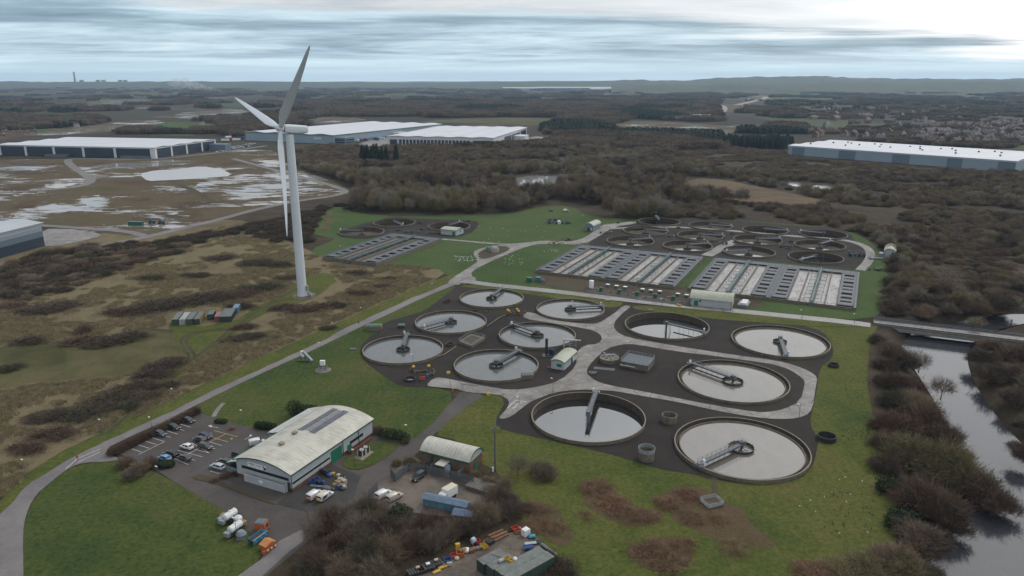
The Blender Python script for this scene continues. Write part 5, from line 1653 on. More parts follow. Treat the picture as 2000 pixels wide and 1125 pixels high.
# covered chamber and thickener inside the loop
t, q = plan_box("covered_chamber", "square concrete chamber under dark grating with end rails inside the road loop", "chamber", [(1212, 718), (1265, 728), (1278, 712), (1228, 702)], 0, 2.4, M_CONC)
MB().prism([(p.x * 1.03, p.y * 1.03) for p in q], 2.4, 2.55).local("grating_cover", plain("dark_grating", (0.085, 0.10, 0.115), 0.6, metal=0.3, var=0.3, scale=2.0), t)
rb = MB()
railing(rb, [p + Vector((0, 0, 2.55)) for p in q], 1.1, 1.6, 0.06, True)
rb.local("railing", M_GALV_L, t)
pp = MB()
pp.tube(q[0] * 1.05 + Vector((0, 0, 1.2)), q[0] * 0.5 + q[1] * 0.55 + Vector((0, 0, 1.2)), 0.12)
pp.local("pipe", M_WHITE, t)
p0 = G(1190, 707)
t = thing("round_thickener", "round concrete tank topped with pumps and pipework beside the concrete road", "tank", (p0.x, p0.y, 0))
mb = MB()
mb.lathe((0, 0, 0), [(3.4, 0), (3.4, 1.9), (3.1, 1.9), (3.1, 1.5)], 32)
mb.local("wall", M_CONC, t)
mb = MB()
mb.disc((0, 0, 1.92), 3.6, 32)
mb.tube((0, 0, 1.7), (0, 0, 1.91), 3.6, n=32)
mb.local("deck", M_CONC_RIM, t)
mb = MB()
for i in range(9):
 a = rng.uniform(0, 6.28)
 rr = rng.uniform(0.4, 2.7)
 x, y = math.cos(a) * rr, math.sin(a) * rr
 mb.tube((x, y, 1.9), (x, y, 1.9 + rng.uniform(0.5, 1.3)), rng.uniform(0.18, 0.4), n=10)
 mb.beam((x, y, 2.3), (x + rng.uniform(-2, 2), y + rng.uniform(-1, 1), 2.3), 0.2)
mb.beam((-2.6, 0.4, 2.5), (2.6, 0.9, 2.5), 0.35)
mb.local("pipework", M_GALV_L, t)
rb = MB()
railing(rb, [(3.4 * math.cos(a), 3.4 * math.sin(a), 1.95) for a in [i * PI / 8 for i in range(16)]], 1.0, 1.6, 0.05, True)
rb.local("railing", M_GALV, t)


def gratings(u, v, w, d, label, h=0.25, rz=0.0):
 t = thing("grating_cover", label, "cover", G(u, v), None, rz)
 MB().box((0, 0, 0), (w, d, h)).local("curb", M_CONC, t)
 mb = MB()
 for i in range(int(w / 0.8)):
  mb.box((-w / 2 + 0.4 + i * 0.8, 0, h), (0.74, d * 0.96, 0.06))
 mb.local("grating", MATS["dark_grating"], t)
 return t


gratings(1180, 722, 7.5, 2.2, "flat blue grey grating on the gravel before the round thickener", 0.35, -0.25)
gratings(1187, 588, 2.6, 2.0, "small grey hatch on the grass tip by the crossroads", 0.4)
gratings(1270, 606, 2.4, 1.6, "small grey hatch on the grass behind the half drained tank", 0.4)
gratings(690, 683, 2.6, 1.8, "small grey hatch on the lawn left of the left end tank", 0.4)
gratings(1030, 739, 4.2, 2.6, "grey railed grating at the foot of the tank beside the kiosk", 1.6, 0.1)
gratings(904, 556, 3.0, 2.0, "dark hatch box by the long road junction", 0.8)
# railed pit on the lawn
p0 = G(1390, 985)
t = thing("railed_pit", "open pit with a square grey pipe railing on the lawn", "pit", (p0.x, p0.y, 0), None, 0.35)
MB().box((0, 0, 0), (4.4, 3.6, 0.35)).local("curb", M_DKSTEEL, t)
MB().box((0, 0, 0.35), (3.6, 2.8, 0.03)).local("pit_cover", M_CONC_IN, t)
rb = MB()
for zz in (0.0, 0.55):
 railing(rb, [(-2.2, -1.8, 0.35 + zz), (2.2, -1.8, 0.35 + zz), (2.2, 1.8, 0.35 + zz), (-2.2, 1.8, 0.35 + zz)], 0.6, 1.45, 0.07, True)
rb.local("railing", M_GALV_L, t)


def valve_group(u, v, n, label, motors, spread=(4.5, 2.2)):
 """pump pipework with round yellow motors"""
 t = thing("valve_manifold", label, "pipework", G(u, v), "pipework with yellow motors")
 mb = MB()
 rg = random.Random(int(u))
 for i in range(n):
  x, y = rg.uniform(-1, 1) * spread[0], rg.uniform(-1, 1) * spread[1]
  mb.tube((x, y, 0), (x, y, rg.uniform(0.6, 1.8)), rg.uniform(0.12, 0.28), n=8)
  mb.tube((x, y, 0.7), (x + rg.uniform(-2, 2), y + rg.uniform(-1, 1), 0.7), 0.16, n=8)
  mb.box((x + 0.6, y, 0), (0.7, 0.5, rg.uniform(0.4, 1.0)), rg.uniform(0, 3))
 railing(mb, [(-spread[0], -spread[1], 0), (spread[0], -spread[1], 0)], 1.1, 1.5, 0.05)
 mb.local("pipework", plain("rusty_pipe", (0.13, 0.10, 0.075), 0.7, metal=0.2, var=0.4, scale=2.0), t)
 for x, y, z in motors:
  m = MB()
  m.lathe((x, y, z), [(0.0, 0.95), (0.35, 0.9), (0.55, 0.7), (0.62, 0.35), (0.5, 0.0), (0.0, 0.0)], 16)
  m.local("motor", M_YELLOW, t, smooth=True)
  m2 = MB()
  m2.tube((x, y, 0), (x, y, z), 0.25, n=8)
  m2.local("pump_body", M_DKSTEEL, t)
 return t


valve_group(1004, 614, 16, "pump pipework with four yellow motors between the upper left tanks", [(-2.9, 1.2, 1.2), (-2.2, -0.6, 1.3), (1.3, 1.6, 1.4), (2.0, -0.5, 1.2)])
valve_group(822, 730, 14, "pump pipework with two yellow motors beside the ring well at the grass edge", [(-2.8, 1.6, 1.6), (2.6, 2.0, 1.7)])
for (u, v, lab, m_) in ((876, 731, "yellow grit bin on the gravel left of the kiosk side tank", M_YELLOW), (954, 772, "yellow grit bin on the lawn tip by the road fork", M_YELLOW), (502, 866, "yellow grit bin at the end of the car park hedge", M_YELLOW)):
 t = thing("grit_bin", lab, "bin", G(u, v), "yellow grit bins", 0.3)
 MB().box((0, 0, 0), (1.3, 0.9, 0.8), 0, (0.9, 0.9)).local("bin_body", m_, t)
 MB().box((0, 0, 0.8), (1.35, 0.95, 0.28), 0, (0.75, 0.6)).local("lid", m_, t)
# orange red barrier pieces by the second manifold
for (u, v, lab, m_, d) in ((825, 742, "red board leaning by the ring well pipework", M_RED, (2.2, 0.5, 1.2)), (835, 737, "blue drum by the ring well pipework", M_BLUE, (1.0, 1.0, 1.2)), (1073, 718, "red and white barrier lying beside the white kiosk", M_RED, (1.6, 0.7, 0.35)), (884, 764, "small orange cone at the road fork", M_ORANGE, (0.5, 0.5, 0.7))):
 o = MB().box((0, 0, 0), d, 0.2, (0.9, 0.55)).box((0, 0, -0.02), (d[0] * 1.06, d[1] * 1.15, 0.08), 0.2).local("site_barrier", [m_])
 o.location = G(u, v)
 tag(o, lab, "barrier")
# sampling stand
o = MB()
railing(o, [(-1.3, 0, 0), (1.3, 0, 0), (1.3, 0.8, 0), (-1.3, 0.8, 0)], 1.2, 0.9, 0.12, True)
o.box((0, 0.4, 0), (0.8, 0.5, 0.9))
o = o.local("sampling_stand", M_GALV_L)
o.location = G(1158, 733)
tag(o, "small steel sampling frame on the gravel at the loop's left tip", "frame")
# pipe runs on the gravel
for pts, lab in (([(1003, 609), (975, 620), (952, 636)], "thin pale pipe running from the yellow motors down left"), ([(972, 652), (985, 664), (1000, 672)], "thin pale pipe bending round the tank below the valves"), ([(817, 708), (840, 700), (868, 692), (890, 677)], "thin pale pipe from the left end tank to the round well")):
 mb = MB()
 ps = [G(u, v, 0.5) for u, v in pts]
 for a, b in zip(ps[:-1], ps[1:]):
  mb.tube(a, b, 0.14, n=6)
  mb.beam((a.x, a.y, 0), a, 0.15)
 mb.box((ps[-1].x, ps[-1].y, 0), (0.4, 0.4, 0.6))
 o = mb.local("pipe_run", M_CONC_RIM)
 tag(o, lab, "pipe")
# odour stack
p0 = G(1072, 695)
t = thing("odour_scrubber", "black stack and dark blue vessels beside the white kiosk", "plant", (p0.x, p0.y, 0))
MB().box((0, 0, 0), (4.6, 3.2, 0.25)).local("base_slab", M_CONC, t)
MB().tube((-0.9, 0, 0.25), (-0.9, 0, 6.6), 0.52, n=16).tube((-0.9, 0, 6.6), (-0.9, 0, 6.8), 0.58, n=16).local("stack", M_BLACK, t)
mb = MB()
for x, y in ((0.6, 0.3), (1.5, -0.2)):
 mb.lathe((x, y, 0), [(0.62, 0.25), (0.62, 2.4), (0.4, 2.8), (0, 2.9)], 14)
mb.local("vessel", M_NAVY, t, smooth=True)
mb = MB()
mb.box((0.2, -1.0, 0.25), (2.8, 0.5, 0.5))
mb.tube((-0.9, 0, 2.2), (0.6, 0.3, 2.5), 0.25, n=8)
mb.tube((0.6, 0.3, 2.7), (1.5, -0.2, 2.7), 0.22, n=8)
mb.local("duct", M_BLUE, t)
# pipe gantry
p0 = G(1113, 681)
t = thing("pipe_gantry", "grey steel pipe frame standing behind the white kiosk", "frame", (p0.x, p0.y, 0), None, -0.25)
mb = MB()
for x in (-2.4, 0, 2.4):
 for y in (-0.9, 0.9):
  mb.beam((x, y, 0), (x, y, 3.6), 0.16)
 mb.beam((x, -0.9, 3.6), (x, 0.9, 3.6), 0.16)
for y in (-0.9, 0.9):
 mb.beam((-2.4, y, 3.6), (2.4, y, 3.6), 0.2)
 mb.beam((-2.4, y, 1.8), (2.4, y, 1.8), 0.1)
mb.local("frame", M_GALV_L, t)
mb = MB()
mb.tube((-2.4, 0, 3.75), (4.2, 0, 3.75), 0.16)
mb.tube((-2.4, 0, 3.75), (-2.4, 0, 0), 0.14)
mb.local("pipe", M_WHITE, t)
# screw skip conveyors on the lawn by the long road
p0 = G(598, 706)
t = thing("screening_plant", "grey sloping screw conveyor with a white box on the lawn by the long road", "plant", (p0.x, p0.y, 0))
mb = MB()
mb.beam((2.6, -1.4, 0.7), (-1.2, 1.2, 3.4), 0.9, 0.8)
mb.beam((1.2, -0.4, 0), (1.2, -0.4, 1.6), 0.15)
mb.local("conveyor", plain("blue_grey_steel", (0.16, 0.19, 0.215), 0.5, var=0.2, scale=1), t)
MB().box((-1.6, 1.3, 1.4), (1.0, 0.9, 2.2)).local("control_box", M_WHITE, t)
mb = MB()
for x in (-2.0, -0.4, 0.6):
 mb.beam((x, 0.6, 0), (x, 0.6, 2.0), 0.18)
mb.box((-0.8, 0.2, 0), (3.6, 1.6, 0.5))
mb.local("frame", M_DKSTEEL, t)
p0 = G(631, 723)
t = thing("screening_plant", "white cabinet on a railed stone plinth beside a tall lamp on the lawn", "plant", (p0.x, p0.y, 0))
MB().lathe((0, 0, 0), [(3.2, 0), (2.2, 0.5), (0, 0.55)], 9).local("plinth", plain("rubble_stone", (0.14, 0.13, 0.12), 0.9, var=0.5, scale=2.2), t)
MB().box((0, 0, 2.0), (1.7, 1.1, 1.7)).local("cabinet", M_WHITE, t)
mb = MB()
for x in (-0.8, 0.8):
 for y in (-0.5, 0.5):
  mb.beam((x, y, 0.4), (x, y, 2.0), 0.16)
railing(mb, [(-1.5, -1, 0.5), (1.5, -1, 0.5), (1.5, 1, 0.5), (-1.5, 1, 0.5)], 1.1, 1.5, 0.06, True)
mb.local("frame", M_GALV, t)
# teal roofed dosing hut and its smaller neighbour by the long road
p0 = G(731, 644)
t = thing("dosing_hut", "low concrete hut with green grating roof and a red door by the long road", "hut", (p0.x, p0.y, 0), None, 0.05)
MB().box((0, 0, 0), (6.4, 3.4, 2.0)).local("wall", M_CONC, t)
MB().box((0.2, 0, 2.0), (6.0, 3.0, 0.4), 0, (0.9, 0.7)).local("roof", plain("green_grating", (0.05, 0.13, 0.10), 0.6, var=0.3, scale=1.5), t)
MB().box((3.22, -0.2, 0), (0.1, 2.2, 1.8)).local("door", M_RED, t)
p0 = G(784, 640)
t = thing("dosing_hut", "small dark green hut at the gravel edge left of a full tank", "hut", (p0.x, p0.y, 0))
MB().box((0, 0, 0), (2.6, 2.0, 1.2)).local("wall", M_DKSTEEL, t)
MB().box((0, 0, 1.2), (2.9, 2.3, 0.4), 0, (0.8, 0.7)).local("roof", MATS["green_grating"], t)
# dark steel frames at the back of the works
for i, (u, v, w_, d_, h_, lab) in enumerate([(1090, 437, 19, 5, 2.2, "long dark pipework frame on the far lawn"), (1086, 432, 12, 3, 2.6, "dark pipework behind the longer frame on the far lawn"), (1109, 470, 7, 4, 2.8, "brown timber and pipe frame on the far lawn by the path"), (1183, 456, 8, 3, 1.6, "grey blue skip frame beside the far grey shed"), (1673, 500, 8, 5, 3.6, "dark blue pump frame at the right end of the twelve tanks"), (1535, 483, 8, 3, 2.0, "dark railed pit frame between the front tanks of the twelve"), (1412, 477, 5, 3, 2.6, "grey pump frame on the cross road of the twelve tanks"), (1713, 528, 9, 4, 1.8, "dark bins by the grass at the right of the lanes"), (1300, 462, 7, 3, 1.4, "dark low frame among the left of the twelve tanks"), (805, 455, 10, 4, 1.6, "dark pipework on the gravel of the far three tanks"), (845, 457, 9, 3, 1.8, "dark pipework left of the small pale far shed")]):
 t = thing("pipework_frame", lab, "pipework", G(u, v), "dark pipework frames", -0.1)
 mb = MB()
 rg = random.Random(i + 40)
 for k in range(int(w_ * 1.1)):
  x = -w_ / 2 + w_ * rg.random()
  y = rg.uniform(-d_ / 2, d_ / 2)
  if rg.random() < 0.5:
   mb.tube((x, y, 0), (x, y, rg.uniform(0.5, 1) * h_), 0.22, n=8)
  else:
   mb.box((x, y, 0), (rg.uniform(0.6, 1.8), rg.uniform(0.5, 1.2), rg.uniform(0.3, 0.8) * h_), rg.uniform(0, 3))
 mb.local("pipework", M_NAVY if i in (0, 1, 4) else MATS["rusty_pipe"] if i == 2 else M_DKSTEEL, t)
 rb = MB()
 railing(rb, [(-w_ / 2, -d_ / 2, 0.4), (w_ / 2, -d_ / 2, 0.4), (w_ / 2, d_ / 2, 0.4), (-w_ / 2, d_ / 2, 0.4)], h_ * 0.6, 2.0, 0.1, True)
 rb.local("railing", M_GALV, t)
 if i == 0:
  MB().lathe((0.5, -1, 0), [(1.4, 0), (1.4, 1.8), (1.0, 2.6), (0, 2.8)], 12).local("vessel", M_WHITE, t)
  MB().tube((0.2, 1.2, 0), (0.2, 1.2, 3.2), 0.6, n=8).local("valve_head", M_RED, t)
p0 = G(966, 492)
t = thing("storage_silo", "pale octagonal storage tank on the gravel circle between the lawns", "tank", (p0.x, p0.y, 0))
MB().lathe((0, 0, 0), [(2.6, 0), (2.6, 2.6), (1.6, 3.2), (0, 3.3)], 8).local("wall", plain("pale_stone", (0.30, 0.29, 0.26), 0.8, var=0.25, scale=1), t)
mb = MB()
railing(mb, [(2.6 * math.cos(i * PI / 4), 2.6 * math.sin(i * PI / 4), 2.4) for i in range(8)], 1.1, 1.5, 0.08, True)
mb.local("railing", M_GALV, t)
o = MB().box((0, 0, 0), (1.4, 1.6, 2.6)).box((0, 0, 2.6), (1.5, 1.7, 0.15)).local("green_kiosk", plain("teal_paint", (0.03, 0.16, 0.15), 0.5, var=0.15, scale=1))
o.location = G(952, 491)
tag(o, "teal cabinet beside the pale octagonal tank", "cabinet")
p0 = G(1086, 476)
t = thing("pump_pit", "low concrete pit with an orange drum beside the far path", "pit", (p0.x, p0.y, 0))
MB().lathe((0, 0, 0), [(5.2, 0), (5.2, 0.5), (4.6, 0.5), (4.6, 0.2)], 20).local("curb", M_CONC, t)
MB().tube((-1.2, 0, 0), (-1.2, 0, 1.5), 0.9, n=12).local("drum", M_ORANGE, t)
MB().box((2.2, -0.2, 0), (2.2, 1.4, 0.9)).local("cover", M_GALV_L, t)
# green and white cabinets by the wet road
for u, v, lab in ((1034, 551, "green kiosk on the dirt left of the lanes, left of a pair"), (1051, 550, "green kiosk on the dirt left of the lanes, right of a pair")):
 o = MB().box((0, 0, 0), (2.6, 2.0, 2.3)).box((0, 0, 2.3), (2.8, 2.2, 0.18)).local("green_kiosk", M_GREENP if u < 1040 else MATS["teal_paint"])
 o.location = G(u, v)
 o.rotation_euler.z = -0.4
 tag(o, lab, "cabinet")
o = MB().box((0, 0, 0), (2.0, 2.0, 1.4)).box((0, 0, 1.4), (1.0, 1.2, 0.6)).local("pump_unit", M_GALV)
o.location = G(1060, 552)
tag(o, "grey pump unit on the dirt beside the green kiosks", "pump")
A_, B_ = G(1141, 571), G(1349, 599)
dv = (B_ - A_).normalized()
nv = Vector((-dv.y, dv.x, 0))
c0 = A_.lerp(B_, 0.5) + nv * 3.2
rzc = math.atan2(dv.y, dv.x)
o = MB().box((0, 0, 0), ((B_ - A_).length, 8.0, 0.32)).local("blower_slab", M_DARK_ASPHALT, None)
o.location = c0
o.rotation_euler.z = rzc
o["kind"] = "structure"
for i in range(5):
 p = G(1174 + i * 35.2, 569 + i * 4.4)
 t = thing("green_cabinet", "green control cabinet on the slab by the wet road, %s" % ["nearest the white silo", "second from the silo", "middle one of five", "second from the long shed", "nearest the long shed"][i], "cabinet", (p.x, p.y, 0.3), "green cabinets on the slab", rzc)
 MB().box((0, 0, 0), (1.6, 1.2, 1.7)).local("cabinet_body", M_GREENP, t)
 MB().box((0, 0, 1.7), (1.75, 1.35, 0.1)).local("cabinet_lid", M_GREENP, t)
for i, (u, v) in enumerate([(1187, 560), (1204, 562.5), (1221, 564.5), (1255, 569), (1271, 571), (1288.5, 573), (1324, 578), (1341, 580.5)]):
 p = G(u, v)
 t = thing("blower_box", "white topped blower box at the back of the slab, %s counted from the silo" % ["first", "second", "third", "fourth", "fifth", "sixth", "seventh", "eighth"][i], "machine box", (p.x, p.y, 0.3), "white topped blower boxes", rzc)
 MB().box((0, 0, 0), (1.5, 1.3, 0.9)).local("machine_body", plain("steel_blue", (0.09, 0.14, 0.21), 0.5, var=0.2, scale=1), t)
 MB().box((0, 0, 0.9), (1.9, 1.6, 0.14)).local("hood", M_WHITE, t)
for i, (u, v) in enumerate([(1165, 565), (1240, 574), (1307, 582), (1192, 572), (1226, 577), (1260, 582), (1296, 587), (1330, 592)]):
 o = MB().box((0, 0, 0), (2.4, 1.0, 0.22)).box((0.3, 0.1, 0.22), (0.8, 0.5, 0.4)).local("pipe_plinth", M_CONC_RIM if i < 3 else M_CONC)
 o.location = G(u, v) + Vector((0, 0, 0.3))
 o.rotation_euler.z = rzc
 tag(o, "low concrete pipe plinth lying on the slab among the cabinets", "plinth", "pipe plinths on the slab")
p0 = G(1155, 563)
t = thing("white_silo", "upright white round silo at the left end of the cabinet slab", "silo", (p0.x, p0.y, 0.2))
MB().lathe((0, 0, 0), [(1.25, 0), (1.25, 3.6), (1.15, 3.8), (0, 3.95)], 20).local("silo_body", M_WHITE, t, smooth=True)
MB().tube((1.1, -0.5, 0.1), (1.1, -0.5, 3.7), 0.07, n=6).tube((0.9, -0.8, 0.1), (0.9, -0.8, 3.7), 0.07, n=6).local("ladder", M_GALV, t)
# cooler boxes right of the long shed
p0 = G(1450, 598)
t = thing("cooler_bank", "bank of grey cooling units with three pale tops at the end of the long shed", "cooling units", (p0.x, p0.y, 0), None, rzc)
MB().box((0.3, 1.6, 0), (4.6, 7.6, 1.2)).local("enclosure", plain("blue_grey_steel", (0.16, 0.19, 0.215)), t)
for i in range(3):
 MB().box((0.6, -0.9 + i * 2.3, 1.2), (2.6, 1.8, 0.9)).local("cooler", M_WHITE, t)
o = MB()
o.box((0, 0, 0), (0.8, 0.6, 0.9)).tube((0.9, 0, 0.5), (0.9, 0.5, 0.5), 0.35).tube((-0.7, 0.2, 0.3), (-0.7, 0.2, 1.2), 0.2)
o = o.local("pump_trailer", M_YELLOW)
o.location = G(1326, 598)
tag(o, "small yellow pump standing at the edge of the wet road", "pump")

# ------------------------------------------------------------------ bridge over the river
A_, B_ = G(1706, 634), G(2090, 680)
dv = (B_ - A_).normalized()
nv = Vector((-dv.y, dv.x, 0))
L = (B_ - A_).length
rzb = math.atan2(dv.y, dv.x)
t = thing("road_bridge", "flat concrete road bridge with grey railings over the river", "bridge", (A_.x, A_.y, 0), None, rzb)
MB().box((L / 2, 3.2, -0.25), (L, 7.6, 0.55)).local("deck", M_CONC, t)
MB().box((L / 2, 3.2, 0.30), (L - 0.1, 5.9, 0.04)).local("road_surface", M_WET_ROAD, t)
mb = MB()
for y in (-0.3, 3.2, 6.7):
 mb.box((L / 2, y, -1.75), (L, 0.6, 1.49))
mb.local("girder", plain("bridge_beam", (0.20, 0.195, 0.185), 0.8, var=0.2, scale=0.5, dirt=(0.08, 0.07, 0.05), dirt_amt=0.6, streak=True), t)
mb = MB()
for y in (-0.45, 6.85):
 railing(mb, [(0, y, 0.3), (L, y, 0.3)], 1.2, 2.5, 0.12)
 mb.beam((0, y, 0.65), (L, y, 0.65), 0.1, 0.5)
mb.local("railing", M_GALV, t)
mb = MB()
mb.box((4.0, 3.2, -4.2), (1.2, 7.0, 2.4))
mb.box((L * 0.62, 3.2, -4.2), (1.2, 7.0, 2.4))
mb.local("pier", M_CONC, t)
# ------------------------------------------------------------------ buildings
M_CLAD = plain("pale_grey_cladding", (0.37, 0.395, 0.41), 0.55, var=0.06, scale=0.5, dirt=(0.24, 0.25, 0.24), dirt_amt=0.4, streak=True)
M_GREENTRIM = plain("green_trim", (0.012, 0.075, 0.048), 0.5, var=0.15, scale=1)
M_GREENDOOR = plain("green_door", (0.012, 0.13, 0.075), 0.5, var=0.1, scale=1)
M_BRICK = None


def brick_mat():
 m, nt, b = new_mat("red_brick")
 p = obj_pos(nt)
 br = nt.nodes.new("ShaderNodeTexBrick")
 br.inputs["Scale"].default_value = 2.2
 br.inputs["Color1"].default_value = (0.16, 0.062, 0.04, 1)
 br.inputs["Color2"].default_value = (0.115, 0.048, 0.034, 1)
 br.inputs["Mortar"].default_value = (0.12, 0.09, 0.07, 1)
 nt.links.new(p, br.inputs["Vector"])
 n = noise_n(nt, p, 0.5, 4)
 c = mix(nt, 1.0, br.outputs[0], ramp(nt, n, [(0.3, (0.7, 0.7, 0.7)), (0.7, (1.2, 1.2, 1.2))]), "MULTIPLY")
 nt.links.new(c, b.inputs["Base Color"])
 b.inputs["Roughness"].default_value = 0.9
 return m


M_BRICK = brick_mat()


def roof_mat(name, col, seam=1.1, axis=0, dirt=(0.17, 0.165, 0.12)):
 """profiled metal roofing: fine seams and moss stains running down the slope"""
 m, nt, b = new_mat(name)
 p = obj_pos(nt)
 sp = nt.nodes.new("ShaderNodeSeparateXYZ")
 nt.links.new(p, sp.inputs[0])
 fr = math_n(nt, "FRACT", math_n(nt, "MULTIPLY", sp.outputs[axis], 1 / seam))
 ln = ramp(nt, fr, [(0.0, (0.74, 0.74, 0.72)), (0.09, (1, 1, 1)), (0.9, (1, 1, 1)), (1.0, (0.80, 0.80, 0.78))])
 s = (3.5, 0.16, 1) if axis == 0 else (0.16, 3.5, 1)
 n = noise_n(nt, vscale(nt, p, s), 0.9, 6, 0.7)
 n2 = noise_n(nt, p, 0.22, 5, 0.65)
 f = ramp(nt, math_n(nt, "ADD", math_n(nt, "MULTIPLY", n, 0.6), math_n(nt, "MULTIPLY", n2, 0.4)), [(0.44, (0, 0, 0)), (0.66, (0.75, 0.75, 0.75))])
 c = mix(nt, f, col, dirt)
 c = mix(nt, 1.0, c, ln, "MULTIPLY")
 nt.links.new(c, b.inputs["Base Color"])
 b.inputs["Roughness"].default_value = 0.55
 return m


M_ROOF = roof_mat("pale_cream_roof", (0.47, 0.455, 0.40), 1.0)
M_ROOF_G = roof_mat("pale_green_roof", (0.36, 0.375, 0.30), 1.0, dirt=(0.19, 0.19, 0.12))
M_GLASS = plain("dark_window_glass", (0.012, 0.022, 0.024), 0.12, var=0.2, scale=0.5, spec=0.6)
M_LOUVRE = plain("dark_louvre", (0.035, 0.04, 0.045), 0.6, var=0.2, scale=1)


def arc_pts(W, h, rise, n=14, over=0.0):
 """(y, z) of a shallow arch from -over to W + over"""
 Rr = ((W / 2) ** 2 + rise ** 2) / (2 * rise)
 out = []
 for i in range(n + 1):
  y = -over + (W + 2 * over) * i / n
  z = h + rise - Rr + math.sqrt(max(0.0, Rr * Rr - (y - W / 2) ** 2))
  out.append((y, z))
 return out


def shell(mb, x0, x1, prof, th):
 """a thin curved roof sheet over a (y, z) profile"""
 n = len(prof)
 vs = []
 for x in (x0, x1):
  vs += [(x, y, z) for y, z in prof]
  vs += [(x, y, z - th) for y, z in prof]
 fs = []
 for i in range(n - 1):
  fs.append((i, i + 1, 2 * n + i + 1, 2 * n + i)[::-1])
  fs.append((n + i, n + i + 1, 3 * n + i + 1, 3 * n + i))
  fs.append((i, i + 1, n + i + 1, n + i))
  fs.append((2 * n + i, 3 * n + i, 3 * n + i + 1, 2 * n + i + 1))
 fs.append((0, n, 3 * n, 2 * n))
 fs.append((n - 1, 2 * n + n - 1, 3 * n + n - 1, n + n - 1))
 mb.add(vs, fs)


def gabled_wall(mb, L, W, h, rise, e=0.0):
 prof = [(y, z - 0.03) for y, z in arc_pts(W, h, rise, 14)]
 n = len(prof)
 vs = []
 for x in (e, L - e):
  vs += [(x, W, -0.2), (x, 0, -0.2)]
  vs += [(x, y, z) for y, z in prof]
 m = n + 2
 fs = [tuple(range(m)), tuple(range(2 * m - 1, m - 1, -1))]
 fs += [(i, m + i, m + (i + 1) % m, (i + 1) % m) for i in range(m)]
 mb.add(vs, fs)


def frame_of(A, B, C, ridge):
 """origin, heading, length along the ridge and span from three eaves corners"""
 A, B, C = (Vector((p.x, p.y, 0)) for p in (A, B, C))
 if ridge == "AB":
  o, d, L, W = A, (B - A).normalized(), (B - A).length, None
  nrm = Vector((-d.y, d.x, 0))
  W = (C - B).dot(nrm)
 else:
  o, d, L = B, (C - B).normalized(), (C - B).length
  nrm = Vector((-d.y, d.x, 0))
  W = (A - B).dot(nrm)
 return o, math.atan2(d.y, d.x), L, W


def barrel(name, label, cat, A, B, C, h, rise, ridge, wall=None, roof=None, trim=None, plinth=None, over=0.35):
 o, rz, L, W = frame_of(G(*A, h), G(*B, h), G(*C, h), ridge)
 t = thing(name, label, cat, (o.x, o.y, 0), None, rz)
 mb = MB()
 gabled_wall(mb, L, W, h, rise)
 mb.local("wall", wall or M_CLAD, t)
 if plinth:
  mb = MB()
  mb.box((L / 2, W / 2, -0.1), (L + 0.06, W + 0.06, plinth[0] + 0.1))
  mb.local("brick_base", plinth[1], t)
 mb = MB()
 shell(mb, -over, L + over, [(y, z + 0.12) for y, z in arc_pts(W, h, rise, 14, over * 0.7)], 0.12)
 mb.local("roof", roof or M_ROOF, t)
 mb = MB()
 shell(mb, -over - 0.05, -over - 0.002, [(y, z + 0.14) for y, z in arc_pts(W, h, rise, 14, over * 0.72)], 0.3)
 shell(mb, L + over + 0.002, L + over + 0.05, [(y, z + 0.14) for y, z in arc_pts(W, h, rise, 14, over * 0.72)], 0.3)
 z_e = arc_pts(W, h, rise, 14, over * 0.7)[0][1]
 for y in (-over * 0.7 - 0.09, W + over * 0.7 + 0.09):
  mb.box((L / 2, y, z_e - 0.22), (L + 2 * over + 0.1, 0.16, 0.34))
 mb.local("fascia", trim or M_GREENTRIM, t)
 return t, L, W


# the office
t, L, W = barrel("office_building", "long grey office with a curved cream roof, solar panels and a green roller door", "office", (472, 888), (568, 925.3), (725.9, 818.7), 5.2, 1.75, "BC", plinth=(0.95, M_BRICK), over=0.6)
OFFICE = t
prof = arc_pts(W, 5.2, 1.75, 14, 0.42)


def roof_z(y):
 W_, rise, h = W, 1.75, 5.2
 Rr = ((W_ / 2) ** 2 + rise ** 2) / (2 * rise)
 return h + rise - Rr + math.sqrt(Rr * Rr - (y - W_ / 2) ** 2) + 0.12


mb = MB()
xs0 = L * 0.47
ext = [(W + 0.45 + 4.4 * i / 6, roof_z(W + 0.3) - 0.03 - 1.15 * (i / 6) - 0.25 * (i / 6) ** 2) for i in range(7)]
shell(mb, xs0, L + 0.6, ext, 0.12)
mb.local("roof", M_ROOF, t)
mb = MB()
mb.box((xs0 + (L - xs0) / 2, W + 2.3, -0.2), (L - xs0 - 1.0, 4.2, 4.5))
mb.local("wall", M_CLAD, t)
mb = MB()
shell(mb, xs0 - 0.06, xs0 - 0.004, [(y, z + 0.03) for y, z in ext], 0.32)
mb.box((xs0 + (L + 0.6 - xs0) / 2, W + 4.95, ext[-1][1] - 0.3), (L + 0.6 - xs0, 0.14, 0.34))
mb.local("fascia", M_GREENTRIM, t)
mb = MB()
mb.box((-0.05, 8.7, 2.95), (0.12, 15.6, 0.75))
mb.local("window", M_GLASS, t)
mb = MB()
mb.box((0.03 + 7.5, -0.04, 2.05), (14.5, 0.1, 0.5))
mb.local("window", M_GLASS, t)
mb = MB()
mb.box((L * 0.78, -0.04, 2.1), (6.0, 0.1, 0.85))
mb.local("window", M_GLASS, t)
mb = MB()
mb.box((17.6, -0.05, 0.0), (4.6, 0.12, 3.7))
for i in range(7):
 mb.box((17.6, -0.12, 0.3 + i * 0.5), (4.5, 0.03, 0.05))
mb.local("roller_door", M_GREENDOOR, t)
mb = MB()
mb.box((23.2, -0.05, 0.0), (1.8, 0.12, 2.3))
mb.local("door", M_GREENDOOR, t)
mb = MB()
mb.box((-0.05, 0.9, 0.0), (0.12, 0.9, 2.6))
mb.local("door", M_LOUVRE, t)
mb = MB()
